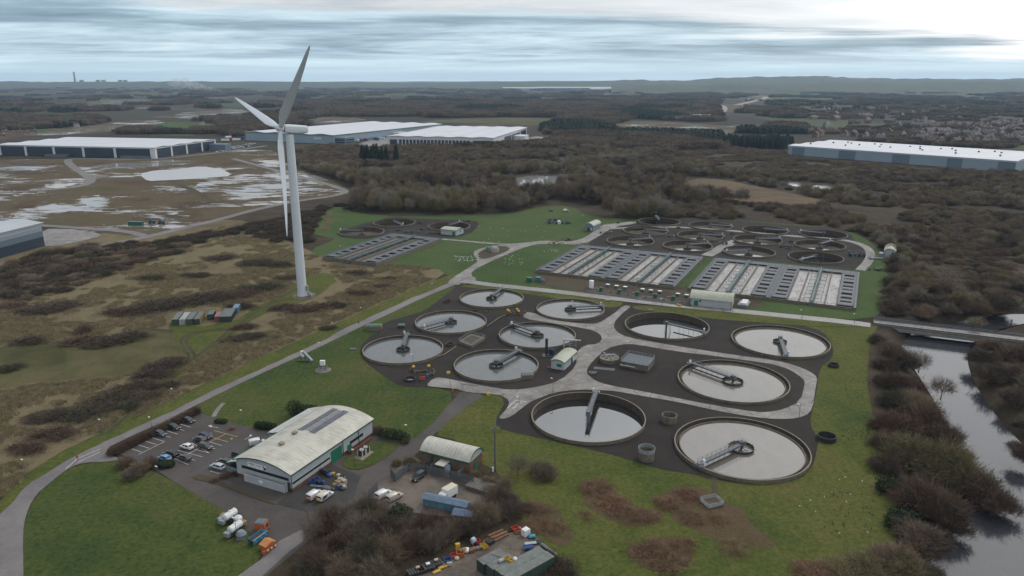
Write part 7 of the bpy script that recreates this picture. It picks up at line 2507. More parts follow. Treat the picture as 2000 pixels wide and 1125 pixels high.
def vehicle(kind, name, label, cat, loc, rz, paint, group="cars in the car park", roof_mat_=None, tail=None, livery=None):
 t = thing(name, label, cat, loc, group, rz)
 body, cab = SHAPES[kind]
 mb = MB()
 loft(mb, [(x, sec(hw, z0, z1)) for x, hw, z0, z1 in body])
 o = mb.local("body", paint, t, smooth=True)
 o.data.polygons.foreach_set("use_smooth", [len(p.vertices) == 4 for p in o.data.polygons])
 if cab:
  mb = MB()
  zb = cab[0][2]
  pts = []
  for x, hw, z in cab:
   pts.append((x, hw, z))
  # glass house
  secs = []
  loft_x = [(pts[0][0], pts[0][1], pts[0][2] + 0.01), (pts[1][0], pts[1][1], pts[1][2]), (pts[2][0], pts[2][1], pts[2][2]), (pts[3][0], pts[3][1], pts[3][2]), (pts[4][0], pts[4][1], pts[4][2] + 0.01)]
  base_w = [pts[0][1], 0.80 if kind != "suv" else 0.86, 0.83 if kind != "suv" else 0.88, 0.82 if kind != "suv" else 0.87, pts[4][1]]
  for (x, hw, z), bwid in zip(loft_x, base_w):
   zl = zb - 0.06
   secs.append((x, [(-bwid, zl), (bwid, zl), (hw, z), (-hw, z)]))
  loft(mb, secs)
  mb.local("windows", M_GLASS, t)
  mb = MB()
  (x1, h1, z1), (x2, h2, z2), (x3, h3, z3) = pts[1], pts[2], pts[3]
  for (xa, ha, za), (xb, hb, zb_) in (((x1, h1, z1), (x2, h2, z2)), ((x2, h2, z2), (x3, h3, z3))):
   mb.add([(xa, -ha, za + 0.015), (xb, -hb, zb_ + 0.015), (xb, hb, zb_ + 0.015), (xa, ha, za + 0.015), (xa, -ha - 0.02, za - 0.05), (xb, -hb - 0.02, zb_ - 0.05), (xb, hb + 0.02, zb_ - 0.05), (xa, ha + 0.02, za - 0.05)], [(0, 1, 2, 3), (4, 5, 1, 0), (7, 3, 2, 6)])
  for s in (-1, 1):
   mb.beam((x3, s * h3, z3), (pts[4][0], s * pts[4][1], pts[4][2] + 0.02), 0.07)
   mb.beam((x1, s * h1, z1), (pts[0][0], s * pts[0][1], pts[0][2] + 0.02), 0.09)
   mb.beam((x2 + 0.1, s * (h2 + 0.0), z2 - 0.03), (x2 + 0.15, s * base_w[2] * 1.005, zb), 0.07)
  mb.local("roof", roof_mat_ or paint, t)
 else:
  mb = MB()
  for s in (-1, 1):
   mb.add([(0.50, s * 0.905, 1.12), (1.02, s * 0.897, 1.12), (0.78, s * 0.895, 1.55), (0.50, s * 0.90, 1.58)], [(0, 1, 2, 3)])
  mb.add([(0.80, -0.78, 1.70), (0.80, 0.78, 1.70), (1.27, 0.80, 1.16), (1.27, -0.80, 1.16)], [(0, 1, 2, 3)])
  mb.add([(-2.265, -0.65, 1.2), (-2.265, 0.65, 1.2), (-2.255, 0.62, 1.62), (-2.255, -0.62, 1.62)], [(0, 1, 2, 3)])
  mb.local("windows", M_GLASS, t)
  if tail:
   MB().box((-2.26, 0, 0.45), (0.06, 1.5, 0.5)).local("rear_marking", tail, t)
  if livery:
   mb = MB()
   for s in (-1, 1):
    mb.add([(-2.0, s * 0.912, 0.75), (-0.6, s * 0.912, 0.75), (0.1, s * 0.912, 1.45), (-1.5, s * 0.912, 1.45)], [(0, 1, 2, 3)])
   mb.local("side_marking", livery, t)
  if roof_mat_:
   MB().box((-0.85, 0, 1.872), (2.4, 1.35, 0.05)).local("roof_rack", roof_mat_, t)
 wr = 0.33 if kind != "suv" else 0.37
 fx = 1.28
 for sx in (-1.28, fx):
  for s in (-1, 1):
   w_ = MB()
   y = s * (0.80 if kind != "suv" else 0.84)
   w_.tube((sx, y - 0.11, wr), (sx, y + 0.11, wr), wr, n=16)
   wo = w_.local("wheel", M_BLACK, t)
   h_ = MB()
   h_.tube((sx, y + s * 0.09, wr), (sx, y + s * 0.125, wr), wr * 0.62, n=12)
   h_.local("rim", M_GALV_L, wo)
 xb, xf = body[0][0], body[-1][0]
 zt = body[0][3]
 for s in (-1, 1):
  MB().box((xf - 0.16, s * body[-1][1] * 0.86, body[-1][3] - 0.10), (0.36, 0.32, 0.16)).local("headlight", M_HEADL, t)
  MB().box((xb + 0.03, s * body[0][1] * 0.88, (zt - 0.16) if cab else 1.0), (0.1, 0.22, 0.2 if cab else 0.5)).local("tail_light", M_TAILL, t)
 return t


pa, pb = G(297.4, 856.3), G(320.1, 863.1)
BAY = math.atan2(pb.y - pa.y, pb.x - pa.x)
P_DK = paint_mat("dark_grey_paint", (0.030, 0.033, 0.038), 0.3)
P_GR = paint_mat("grey_paint", (0.075, 0.075, 0.078), 0.4)
P_BG = paint_mat("blue_grey_paint", (0.050, 0.066, 0.085), 0.3)
P_DB = paint_mat("dark_blue_paint", (0.020, 0.042, 0.105), 0.2)
P_LB = paint_mat("light_blue_paint", (0.13, 0.30, 0.50))
P_WH = paint_mat("car_white_paint", (0.70, 0.70, 0.70))
P_SV = paint_mat("silver_paint", (0.46, 0.49, 0.53), 0.3)
P_BK = paint_mat("black_paint", (0.012, 0.013, 0.016), 0.2)
P_DIRTY = paint_mat("muddy_white_paint", (0.50, 0.45, 0.40))
cars = [(313.5, 851, "hatch", P_BG, 0, "blue grey car in the hedge row, the one nearest the empty bays"), (339.5, 838, "estate", P_DK, 0, "dark grey estate car, middle of three along the hedge"), (368.5, 825, "hatch", P_DK, 0, "dark car at the far end of the hedge row"),
  (402, 855.5, "hatch", P_DB, 0, "dark blue car at the yellow bays in the middle row"), (391, 862, "hatch", P_GR, PI, "dark grey car close beside the dark blue car"), (401.5, 875.5, "estate", P_GR, 0, "grey car across the white line from the white hatchback"), (365.5, 876.5, "hatch", P_WH, PI, "white hatchback in the middle row of the car park"),
  (334.5, 891.5, "suv", P_BK, PI, "black car behind the light blue car"), (322, 899, "hatch", P_LB, PI, "light blue car beside the dark evergreen bush"), (361, 898.5, "hatch", P_GR, PI, "dark grey car across the line from the black car"),
  (425.5, 915.5, "estate", P_SV, PI, "silver white car in the bay by the office canopy"), (439, 906, "estate", P_GR, PI, "grey car behind the silver white car by the canopy"), (468, 893.5, "estate", P_BK, 0, "black car half hidden by the office roof corner"), (503, 869, "van", P_WH, BAY + 0.9, "white van partly hidden behind the office roof")]
for u, v, k, p_, a, lab in cars:
 vehicle(k, "parked_car" if k != "van" else "parked_van", lab, "car" if k != "van" else "van", G(u, v) + Vector((0, 0, 0.12)), (BAY + a) if k != "van" else a, p_, "vehicles in the office car park")
qa, qb = G(604, 978), G(632, 960)
VA = math.atan2(qb.y - qa.y, qb.x - qa.x)
vehicle("van", "parked_van", "white van with red rear marks, left of the pair in front of the office", "van", G(616, 972) + Vector((0, 0, 0.17)), VA, P_WH, "vans in front of the office", None, plain("rear_red_mark", (0.40, 0.13, 0.06), 0.5, var=0.2))
vehicle("van", "parked_van", "white van with yellow rear and black side pattern, right of the pair before the office", "van", G(636, 974) + Vector((0, 0, 0.17)), VA, P_WH, "vans in front of the office", plain("cream_rack", (0.50, 0.46, 0.36), 0.6, var=0.1), plain("rear_yellow_mark", (0.72, 0.52, 0.02), 0.5, var=0.1), M_BLACK)
vehicle("suv", "parked_car", "dark grey estate parked at the yard fence, facing the camera", "car", G(818, 936) + Vector((0, 0, 0.17)), math.atan2(G(806, 944).y - G(831, 926).y, G(806, 944).x - G(831, 926).x), P_DK, "vehicles in the fenced yard")
VB = math.atan2(G(764, 961).y - G(740, 974).y, G(764, 961).x - G(740, 974).x)
vehicle("van", "parked_van", "white van at the gate, left of the dirty pair by the wood", "van", G(750, 971) + Vector((0, 0, 0.17)), VB, P_WH, "vehicles in the fenced yard")
vehicle("van", "parked_van", "mud spattered white van, right of the pair by the wood", "van", G(771, 976) + Vector((0, 0, 0.17)), VB, P_DIRTY, "vehicles in the fenced yard")
vehicle("van", "parked_van", "small white van on the path at the edge of the far wood", "van", G(1105, 413) + Vector((0, 0, 0.1)), 0.4, P_WH, "vehicles at the far path")
# box truck
t = thing("box_truck", "white box truck with a cream roofed body in the fenced yard", "truck", G(872, 976) + Vector((0, 0, 0.17)), "vehicles in the fenced yard", VB + PI)
mb = MB()
mb.box((-1.2, 0, 0.75), (3.6, 2.1, 2.1))
mb.local("box_body", M_WHITE, t)
MB().box((-1.2, 0, 2.86), (3.65, 2.15, 0.06)).local("box_roof", MATS["cream_rack"], t)
MB().box((-3.03, 0, 0.9), (0.06, 1.9, 1.8)).local("rear_shutter", MATS["pale_blue_steel"], t)
mb = MB()
loft(mb, [(0.65, sec(0.98, 0.45, 2.2)), (1.5, sec(0.98, 0.45, 2.15)), (2.3, sec(0.95, 0.45, 1.45)), (2.75, sec(0.85, 0.5, 1.05))])
mb.local("cab", M_WHITE, t)
MB().add([(1.55, -0.85, 2.08), (1.55, 0.85, 2.08), (2.28, 0.85, 1.5), (2.28, -0.85, 1.5)], [(0, 1, 2, 3)]).local("windscreen", M_GLASS, t)
for sx in (-2.0, 1.7):
 for s in (-1, 1):
  MB().tube((sx, s * 0.95 - 0.14, 0.42), (sx, s * 0.95 + 0.14, 0.42), 0.42, n=16).local("wheel", M_BLACK, t)

# ------------------------------------------------------------------ markings
ZM = 0.21


def line(a, b, w_=0.16, mat=None, name="bay_marking"):
 p, q = G(*a), G(*b)
 d = (q - p)
 d.z = 0
 d.normalize()
 s = Vector((-d.y, d.x, 0)) * w_ / 2
 mb = MB()
 z = Vector((0, 0, ZM + rng.uniform(0, 0.004)))
 mb.quad(p - s + z, q - s + z, q + s + z, p + s + z)
 return mb


def c2p(x, y):
 return (240 + x / 6.617, 780 + y / 6.617)


wl_ = [((120, 650), (245, 690)), ((200, 597), (340, 640)), ((290, 550), (435, 592)), ((380, 505), (530, 550)), ((470, 458), (620, 500)), ((560, 413), (710, 458)), ((650, 372), (795, 412)), ((745, 330), (880, 370)), ((205, 722), (548, 550)), ((840, 718), (985, 640)), ((705, 665), (1030, 752)), ((890, 568), (1115, 700)), ((930, 655), (1110, 700)), ((1020, 600), (1195, 650)), ((1120, 557), (1283, 607)), ((640, 760), (845, 852)), ((830, 760), (935, 800)), ((1125, 935), (1250, 968)), ((1205, 870), (1310, 905)), ((1290, 800), (1400, 835)), ((1385, 775), (1500, 805)), ((1130, 355), (1235, 378)), ((1575, 532), (1650, 482)), ((735, 745), (760, 732))]
mb = MB()
for a, b in wl_:
 m_ = line(c2p(*a), c2p(*b))
 mb.add(m_.v, m_.f)
for tip, l_, r_ in (((1100, 350), (1150, 338), (1145, 372)), ((1672, 465), (1632, 470), (1655, 492))):
 ps = [G(*c2p(*q)) + Vector((0, 0, ZM + 0.006)) for q in (tip, l_, r_)]
 mb.add(ps, [(0, 1, 2)])
o = mb.local("bay_markings", M_MARK)
o["kind"] = "structure"
mb = MB()
for a, b in (((1110, 568), (1330, 452)), ((1180, 412), (1485, 492)), ((1170, 505), (1360, 558)), ((1390, 510), (1415, 525)), ((1400, 528), (1420, 505)), ((1130, 440), (1150, 452))):
 m_ = line(c2p(*a), c2p(*b), 0.18)
 mb.add(m_.v, m_.f)
o = mb.local("disabled_bay_markings", M_MARK_Y)
o["kind"] = "structure"
mb = MB()
for a, b in (((991.5, 798), (1008, 783)), ((1008, 783), (1030, 787))):
 m_ = line(a, b, 0.3)
 m_.v = [(x, y, z + 0.075) for x, y, z in m_.v]
 mb.add(m_.v, m_.f)
for (u, v) in ((1012, 791), (1005, 797.5)):
 for k in range(4):
  p = G(u - 2.6 + k * 1.9, v + 1.2 - k * 1.3)
  mb.box((p.x, p.y, ZM + 0.07), (0.34, 0.9, 0.012), 0.9)
o = mb.local("bay_markings", M_MARK)
o["kind"] = "structure"
mb = MB()
for a, b in (((128, 918), (152, 897)), ((152, 897), (197, 878)), ((150, 906), (196, 884))):
 m_ = line(a, b, 0.22)
 m_.v = [(x, y, z + 0.04) for x, y, z in m_.v]
 mb.add(m_.v, m_.f)
o = mb.local("junction_markings", M_MARK)
o["kind"] = "structure"

# ------------------------------------------------------------------ lamps, poles


def lamp(u, v, h, label, az=0.0, group="lamp posts", thick=0.07):
 t = thing("lamp_post", label, "lamp post", G(u, v), group, az)
 mb = MB()
 mb.tube((0, 0, 0), (0, 0, h), thick * 1.15, thick * 0.7, 8)
 mb.tube((0, 0, 0), (0, 0, min(1.0, h * 0.3)), thick * 1.7, n=8)
 mb.beam((0, 0, h), (0.5, 0, h + 0.06), 0.06)
 mb.local("pole", M_GALV, t)
 mb = MB()
 mb.box((0.62, 0, h - 0.02), (0.75, 0.34, 0.16), 0, (0.85, 0.7))
 mb.local("lamp_head", M_WHITE, t)
 return t


for u, v, h, lab in [(341, 788, 5, "lamp post on the verge above the long road, by the scrub strip"), (201, 851, 5, "lamp post on the verge left of the car park hedge"), (52, 934, 5.2, "lamp post on the verge at the left bend of the road"), (298, 846, 5, "lamp post in the car park hedge by the road"), (313, 948, 5.2, "lamp post at the car park entrance by the corner lawn"), (476, 832, 5, "lamp post on the lawn above the car park"), (694, 912, 5, "lamp post by the air conditioners beside the office"), (797, 862, 5, "lamp post at the laurel hedge end by the drive"),
                     (628, 710, 8, "tall lamp post beside the white cabinet on the lawn"), (1080, 767, 5, "lamp post at the rim of the half drained front tank"), (1014, 790, 2.5, "short lamp post by the ground markings"), (1228, 692, 5, "lamp post behind the round thickener"), (1560, 821, 5.2, "lamp post on the outer bend of the concrete loop"), (807, 718, 5, "lamp post before the left end tank"), (965, 608, 6, "thin lamp post below the topmost left tank"), (1518, 705, 5, "thin lamp post on the upper bend of the concrete loop"), (1120, 605, 4, "lamp post behind the tank by the crossroads"),
                     (1293, 600, 4, "thin post on the wet road's edge"), (1566, 623, 4, "thin lamp post on the riverside road"), (1669, 631, 4, "thin lamp post near the bridge"), (463, 1052, 5.2, "lamp post beside the white tankers on the lawn corner"), (651, 641, 2.2, "low white topped lamp at the reeds, left of two by the road"), (707, 614, 3, "white topped lamp on the verge below the turbine"), (846, 566, 3, "small lamp at the long road's far end")]:
 lamp(u, v, h, lab, 2.6)
for u, v, h, lab in [(1195, 480, 9, "tall mast behind the left block of lanes"), (1316, 488, 9, "tall mast behind the middle of the lanes"), (1466, 505, 9.5, "tall mast before the front tanks right of middle"), (1605, 531, 12, "tallest mast rising from the right block of lanes"), (668, 514, 10, "tall mast at the small far left lanes"), (1139, 434, 5, "lamp post on the far grass by the wood"), (1193, 430, 5, "lamp post on the far grass left of the back row of tanks")]:
 lamp(u, v, h, lab, 2.6, "tall masts", 0.09)
p0 = G(967, 920)
t = thing("antenna_mast", "tall grey mast with small antennas on the lawn by the brick store", "mast", (p0.x, p0.y, 0))
mb = MB()
mb.tube((0, 0, 0), (0, 0, 13.2), 0.30, 0.20, 12)
mb.local("pole", M_GALV, t)
mb = MB()
mb.beam((-1.3, 0, 12.6), (1.3, 0, 12.6), 0.08)
mb.beam((0, -1.0, 12.2), (0, 1.0, 12.2), 0.08)
for x in (-1.3, -0.7, 0.7, 1.3):
 mb.beam((x, 0, 12.2), (x, 0, 13.2), 0.1)
mb.tube((0.3, 0.2, 13.2), (0.3, 0.2, 15.0), 0.05, n=6)
mb.local("antenna", M_GALV_L, t)
MB().box((-0.55, -0.3, 0), (0.5, 0.4, 1.3)).local("cabinet", M_WHITE, t)
for i, (u, v, lab) in enumerate([(701, 638, "small dark road sign by the green roofed hut"), (846, 558, "small sign frame at the far verge")]):
 t = thing("road_sign", lab, "sign", G(u, v))
 MB().tube((0, 0, 0), (0, 0, 2.2), 0.05, n=6).local("sign_post", M_GALV, t)
 MB().box((0, 0, 1.7), (0.6, 0.06, 0.6)).local("sign_plate", M_DKSTEEL if i == 0 else M_GALV_L, t)
t = thing("road_sign", "small red sign at the car park junction", "sign", G(152, 901))
MB().tube((0, 0, 0), (0, 0, 1.7), 0.05, n=6).local("sign_post", M_GALV, t)
MB().box((0, 0, 0.9), (0.5, 0.06, 0.9)).local("sign_plate", M_RED, t)
# cooling units on the grass patch
for i, (u, v) in enumerate([(707, 891), (714.5, 885.5)]):
 t = thing("air_conditioner", ["dark cooling unit with white ribs, nearer one of the pair on the grass patch", "dark cooling unit with white ribs, farther one of the pair on the grass patch"][i], "cooling unit", G(u, v) + Vector((0, 0, 0.35)), "cooling units by the office", OFFICE.rotation_euler.z)
 MB().box((0, 0, 0), (1.5, 1.5, 1.5)).local("casing", M_DKSTEEL, t)
 mb = MB()
 for x in (-0.76, 0.76):
  for y in (-0.76, 0.76):
   mb.box((x, y, 0), (0.12, 0.12, 1.56))
 mb.lathe((0, 0, 1.52), [(0.55, 0), (0.55, 0.25), (0.42, 0.25), (0.42, 0)], 20)
 mb.local("frame", M_WHITE, t)
o = MB().box((0, 0, 0), (5.4, 3.0, 0.28)).box((0, 0, 0.28), (4.6, 2.4, 0.06)).local("equipment_plinth", M_CONC_RIM)
o.location = G(711, 890)
o.rotation_euler.z = OFFICE.rotation_euler.z
tag(o, "low white edged plinth under the cooling units on the grass patch", "plinth")

# ------------------------------------------------------------------ shipping containers


def container(loc, rz, ln, mat, label, group, mat_side=None, hgt=2.6):
 t = thing("shipping_container", label, "container", loc, group, rz)
 wd = 2.44
 mb = MB()
 mb.box((ln / 2, wd / 2, 0.15), (ln - 0.12, wd - 0.12, hgt - 0.2))
 n = int(ln / 0.55)
 for i in range(n):
  x = 0.3 + i * (ln - 0.6) / max(1, n - 1)
  mb.box((x, 0.03, 0.2), (0.24, 0.07, hgt - 0.4))
  mb.box((x, wd - 0.03, 0.2), (0.24, 0.07, hgt - 0.4))
 mb.local("body", mat_side or mat, t)
 MB().box((ln / 2, wd / 2, hgt - 0.05), (ln, wd, 0.09)).local("roof", plain("faded_roof_" + mat.name, tuple(min(0.6, c * 0.6 + 0.10) for c in mat["tone"]), 0.7, var=0.25, scale=0.8, dirt=(0.12, 0.11, 0.08), dirt_amt=0.5), t)
 mb = MB()
 for x in (0.06, ln - 0.06):
  for y in (0.06, wd - 0.06):
   mb.box((x, y, 0), (0.14, 0.14, hgt))
 for y in (0.06, wd - 0.06):
  mb.beam((0, y, 0.1), (ln, y, 0.1), 0.14)
 mb.local("frame", mat, t)
 for k in (0, 1):
  mb = MB()
  mb.box((-0.03, wd * (0.27 + 0.46 * k), 0.2), (0.07, wd * 0.43, hgt - 0.42))
  d_ = mb.local("door", mat, t)
  mb = MB()
  for yy in (0.17, 0.37):
   mb.tube((-0.09, wd * (yy + 0.46 * k), 0.2), (-0.09, wd * (yy + 0.46 * k), hgt - 0.25), 0.03, n=6)
  mb.local("lock_rods", M_GALV, d_)
 return t


def cont_mat(name, col):
 m = plain(name, col, 0.6, var=0.22, scale=0.9, dirt=(0.10, 0.07, 0.045), dirt_amt=0.35, streak=True)
 m["tone"] = col
 return m


C_GREEN = cont_mat("container_green", (0.035, 0.065, 0.048))
C_GREEN2 = cont_mat("container_dark_green", (0.016, 0.038, 0.032))
C_WHITE = cont_mat("container_off_white", (0.34, 0.34, 0.34))
C_YEL = cont_mat("container_mustard", (0.30, 0.22, 0.075))
C_REDC = cont_mat("container_red", (0.22, 0.045, 0.045))
C_BLUEC = cont_mat("container_blue", (0.10, 0.20, 0.28))
a0, a1 = G(335.3, 625.9, 2.6), G(349, 609.3, 2.6)
CR = math.atan2(a1.y - a0.y, a1.x - a0.x)
gname = "containers in the rough field"
for u, v, ln, m_, ms, lab in [(348.5, 635.2, 10.5, C_GREEN, None, "green shipping container at the left end of the row in the rough field"), (362.5, 635.2, 10.5, C_WHITE, None, "off white shipping container, second in the row"), (376.8, 634.8, 10.5, C_GREEN, None, "green shipping container between the white and the mustard sided ones"), (390.8, 634, 10.5, C_GREEN2, C_YEL, "green ended container with a mustard side, fourth in the row"), (417, 625, 6.1, C_GREEN2, None, "short dark green container right of the gap in the row"), (431, 629, 6.6, C_REDC, None, "red shipping container in the rough field"), (441, 629.5, 12.2, C_GREEN2, None, "long dark green container beside the red one"), (452.5, 629, 12.2, C_GREEN2, None, "long dark green container at the right, showing its long side"), (466, 612, 6.1, C_BLUEC, None, "pale blue container behind the long green ones")]:
 q = G(u, v)
 container(q, CR, ln, m_, lab, gname, ms)
a0, a1 = G(967, 1125, 2.6), G(1052, 1079, 2.6)
CR2 = math.atan2(a1.y - a0.y, a1.x - a0.x)
gname = "containers in the earth yard"
b0 = G(946.5, 1104, 2.6)
d_ = Vector((math.cos(CR2), math.sin(CR2), 0))
n_ = Vector((-d_.y, d_.x, 0))
container(Vector((b0.x, b0.y, 0.16)) - d_ * 0.2, CR2, 6.1, C_GREEN2, "short dark green container in the earth yard, farthest from the bottom edge", gname)
container(Vector((b0.x, b0.y, 0.16)) - n_ * 2.5 + d_ * 0.3, CR2, 6.1, C_GREEN, "green container carrying yellow boxes in the earth yard", gname)
container(Vector((b0.x, b0.y, 0.16)) - n_ * 5.0 + d_ * 0.6, CR2, 12.2, C_GREEN, "long green container roof beside the one with boxes", gname)
container(Vector((b0.x, b0.y, 0.16)) - n_ * 7.5 + d_ * 0.8, CR2, 12.2, C_GREEN, "long green container nearest the bottom edge of the photo", gname)
container(G(250, 440), -0.15, 11, cont_mat("container_bright_green", (0.010, 0.11, 0.075)), "dark green container standing on the flooded plots", "containers on the plots")
for u, v, lab in ((297, 436, "dark tractor like machine right of the green container"), (316, 437, "dark machine farther right of the green container")):
 t = thing("parked_machine", lab, "machine", G(u, v), "machines on the plots", 0.3)
 MB().box((0, 0, 0.7), (4.2, 2.2, 1.2)).box((-0.9, 0, 1.9), (1.6, 1.9, 1.5), 0, (0.85, 0.85)).local("body", plain("machine_green", (0.03, 0.08, 0.085), 0.5, var=0.2), t)
 for sx in (-1.3, 1.4):
  for s in (-1, 1):
   MB().tube((sx, s * 1.1 - 0.3, 0.8), (sx, s * 1.1 + 0.3, 0.8), 0.8, n=14).local("wheel", M_BLACK, t)
# blue tarpaulin roofs
p0 = G(872, 992)
t = thing("long_blue_shed", "long low shed with a blue sheet roof behind the yard bushes", "shed", (p0.x, p0.y, 0), None, math.atan2(G(905, 992).y - G(838, 978).y, G(905, 992).x - G(838, 978).x))
MB().box((0, 0, 0), (11.5, 2.4, 2.2)).local("wall", C_BLUEC, t)
mb = MB()
shell(mb, -6.0, 6.0, [(-1.5, 2.2), (0, 2.75), (1.5, 2.2)], 0.08)
mb.local("roof", plain("blue_sheet", (0.085, 0.135, 0.19), 0.6, var=0.2, scale=0.8, dirt=(0.10, 0.12, 0.14)), t)
p0 = G(905, 1014)
t = thing("blue_shed", "small dark blue sheeted shed among the bushes", "shed", (p0.x, p0.y, 0), None, -0.2)
MB().box((0, 0, 0), (4.6, 3.0, 1.9)).local("wall", M_NAVY, t)
mb = MB()
shell(mb, -2.5, 2.5, [(-1.7, 1.9), (0, 2.3), (1.7, 1.9)], 0.08)
mb.local("roof", plain("dark_blue_sheet", (0.06, 0.09, 0.14), 0.5, var=0.3, scale=1), t)

# ------------------------------------------------------------------ fences
M_PALI = plain("palisade_steel", (0.12, 0.13, 0.15), 0.6, metal=0.3, var=0.2, scale=1)


def palisade(px, label, h=2.4, mat=None):
 pts = [G(u, v) for u, v in px]
 t = thing("palisade_fence", label, "fence", pts[0], "yard fences")
 off = pts[0]
 mb, ps = MB(), MB()
 for a, b in zip(pts[:-1], pts[1:]):
  a, b = a - off, b - off
  d = b - a
  n = max(2, int(d.length / 0.32))
  for i in range(n + 1):
   q = a + d * (i / n)
   mb.box((q.x, q.y, 0.12), (0.24, 0.05, h), math.atan2(d.y, d.x), (0.6, 1))
  for z in (0.5, h - 0.4):
   ps.beam(a + Vector((0, 0, z)), b + Vector((0, 0, z)), 0.07)
  m = max(1, int(d.length / 2.75))
  for i in range(m + 1):
   q = a + d * (i / m)
   ps.box((q.x, q.y, 0), (0.12, 0.12, h - 0.1))
 mb.local("slat_panel", mat or M_PALI, t)
 ps.local("fence_frame", M_PALI, t)
 return t


palisade([(763, 930), (772, 941), (798, 921)], "steel palisade gate leaf standing open at the yard's left corner")
palisade([(798, 920), (832, 925), (880, 936), (925, 949)], "long steel palisade fence along the back of the muddy yard")
palisade([(720, 974), (737, 958)], "open mesh gate leaf beside the white vans")
palisade([(835, 912), (852, 905)], "short palisade return at the left of the bay")
palisade([(690, 383), (720, 381), (800, 385)], "thin fence along the edge of the flooded plots", 2.0)
p0 = G(939, 954)
t = thing("pallet_stack", "stack of grey slatted pallets at the yard corner", "pallets", (p0.x, p0.y, 0.17), None, -0.55)
mb = MB()
for k in range(3):
 for i in range(9):
  mb.box((-3.0 + i * 0.75, 0, k * 0.35 + 0.1), (0.5, 4.4, 0.1))
 for y in (-2, 0, 2):
  mb.box((0, y, k * 0.35), (6.4, 0.16, 0.1))
mb.local("slats", plain("weathered_wood", (0.15, 0.135, 0.12), 0.9, var=0.3, scale=1.5), t)

# ------------------------------------------------------------------ clutter
M_CARD = plain("cardboard", (0.24, 0.165, 0.10), 0.9, var=0.25, scale=1.5)
M_CREAM = plain("cream_plastic", (0.36, 0.31, 0.25), 0.7, var=0.2, scale=1.5)
M_TIMBER = plain("brown_timber", (0.16, 0.085, 0.045), 0.85, var=0.3, scale=1.2)
M_PALEB = MATS["pale_blue_steel"]
crate_me = {}


def crate(kind, u, v, mat, label, cat, s=(1, 1, 1), rz=0.0, z=0.17, group=None):
 mb = MB()
 if kind == "crate":       # open box with rim and ribs
  for a, b, c in (((0, -0.47, 0), (1, 0.06, 0.7), 0), ((0, 0.47, 0), (1, 0.06, 0.7), 0), ((-0.47, 0, 0), (0.06, 0.88, 0.7), 0), ((0.47, 0, 0), (0.06, 0.88, 0.7), 0), ((0, 0, 0.02), (0.88, 0.88, 0.1), 0)):
   mb.box(a, b)
  for x in (-0.3, 0, 0.3):
   mb.box((x, -0.52, 0.05), (0.08, 0.05, 0.6))
   mb.box((x, 0.52, 0.05), (0.08, 0.05, 0.6))
 elif kind == "box":
  mb.box((0, 0, 0), (1, 0.8, 0.75))
  mb.box((0, 0.22, 0.75), (1, 0.36, 0.03))
  mb.box((0, -0.22, 0.75), (1, 0.36, 0.05))
 elif kind == "drum":
  mb.lathe((0, 0, 0), [(0, 0), (0.42, 0), (0.42, 0.3), (0.45, 0.32), (0.42, 0.34), (0.42, 0.62), (0.45, 0.64), (0.42, 0.66), (0.42, 0.98), (0.36, 1.0), (0.36, 0.96), (0, 0.96)], 18)
 elif kind == "tank":      # caged white liquid container
  mb.box((0, 0, 0.15), (1.15, 0.95, 1.0), 0, (0.97, 0.97))
  mb.lathe((0, 0, 1.15), [(0.2, 0), (0.2, 0.08), (0, 0.08)], 12)
  mb.box((0, 0, 0), (1.2, 1.0, 0.12))
  for x in (-0.6, -0.2, 0.2, 0.6):
   for y in (-0.5, 0.5):
    mb.beam((x, y, 0.1), (x, y, 1.18), 0.04)
  for zz in (0.45, 0.8, 1.18):
   for y in (-0.5, 0.5):
    mb.beam((-0.6, y, zz), (0.6, y, zz), 0.04)
 elif kind == "bag":
  mb.lathe((0, 0, 0), [(0, 0), (0.45, 0.02), (0.52, 0.3), (0.42, 0.6), (0.18, 0.78), (0.1, 0.9), (0, 0.92)], 12)
 elif kind == "plank":
  for k in range(4):
   mb.box((rng.uniform(-0.2, 0.2), -0.45 + k * 0.3, 0.0 + 0.06 * (k % 2)), (3.2, 0.24, 0.1), rng.uniform(-0.06, 0.06))
  mb.box((0, 0, -0.02), (0.2, 1.2, 0.08))
 elif kind == "pipe":
  for k in range(3):
   mb.tube((-2.2, -0.2 + 0.22 * k, 0.12), (2.2, -0.2 + 0.22 * k, 0.12), 0.1, n=8)
  mb.tube((-2.1, 0.02, 0.3), (2.1, 0.02, 0.3), 0.1, n=8)
 elif kind == "sheet":
  mb.box((0, 0, 0.12), (1.8, 1.2, 0.08))
  mb.box((0.1, 0.1, 0.2), (1.5, 1.0, 0.06), 0.1)
  mb.box((-0.6, 0, 0), (0.2, 1.1, 0.12))
  mb.box((0.6, 0, 0), (0.2, 1.1, 0.12))
 o = mb.local({"crate": "crate", "box": "carton", "drum": "drum", "tank": "liquid_container", "bag": "sack", "plank": "timber_pile", "pipe": "pipe_bundle", "sheet": "board_stack"}[kind], mat)
 o.location = G(u, v) + Vector((0, 0, z))
 o.scale = s
 o.rotation_euler.z = rz
 tag(o, label, cat, group)
 return o


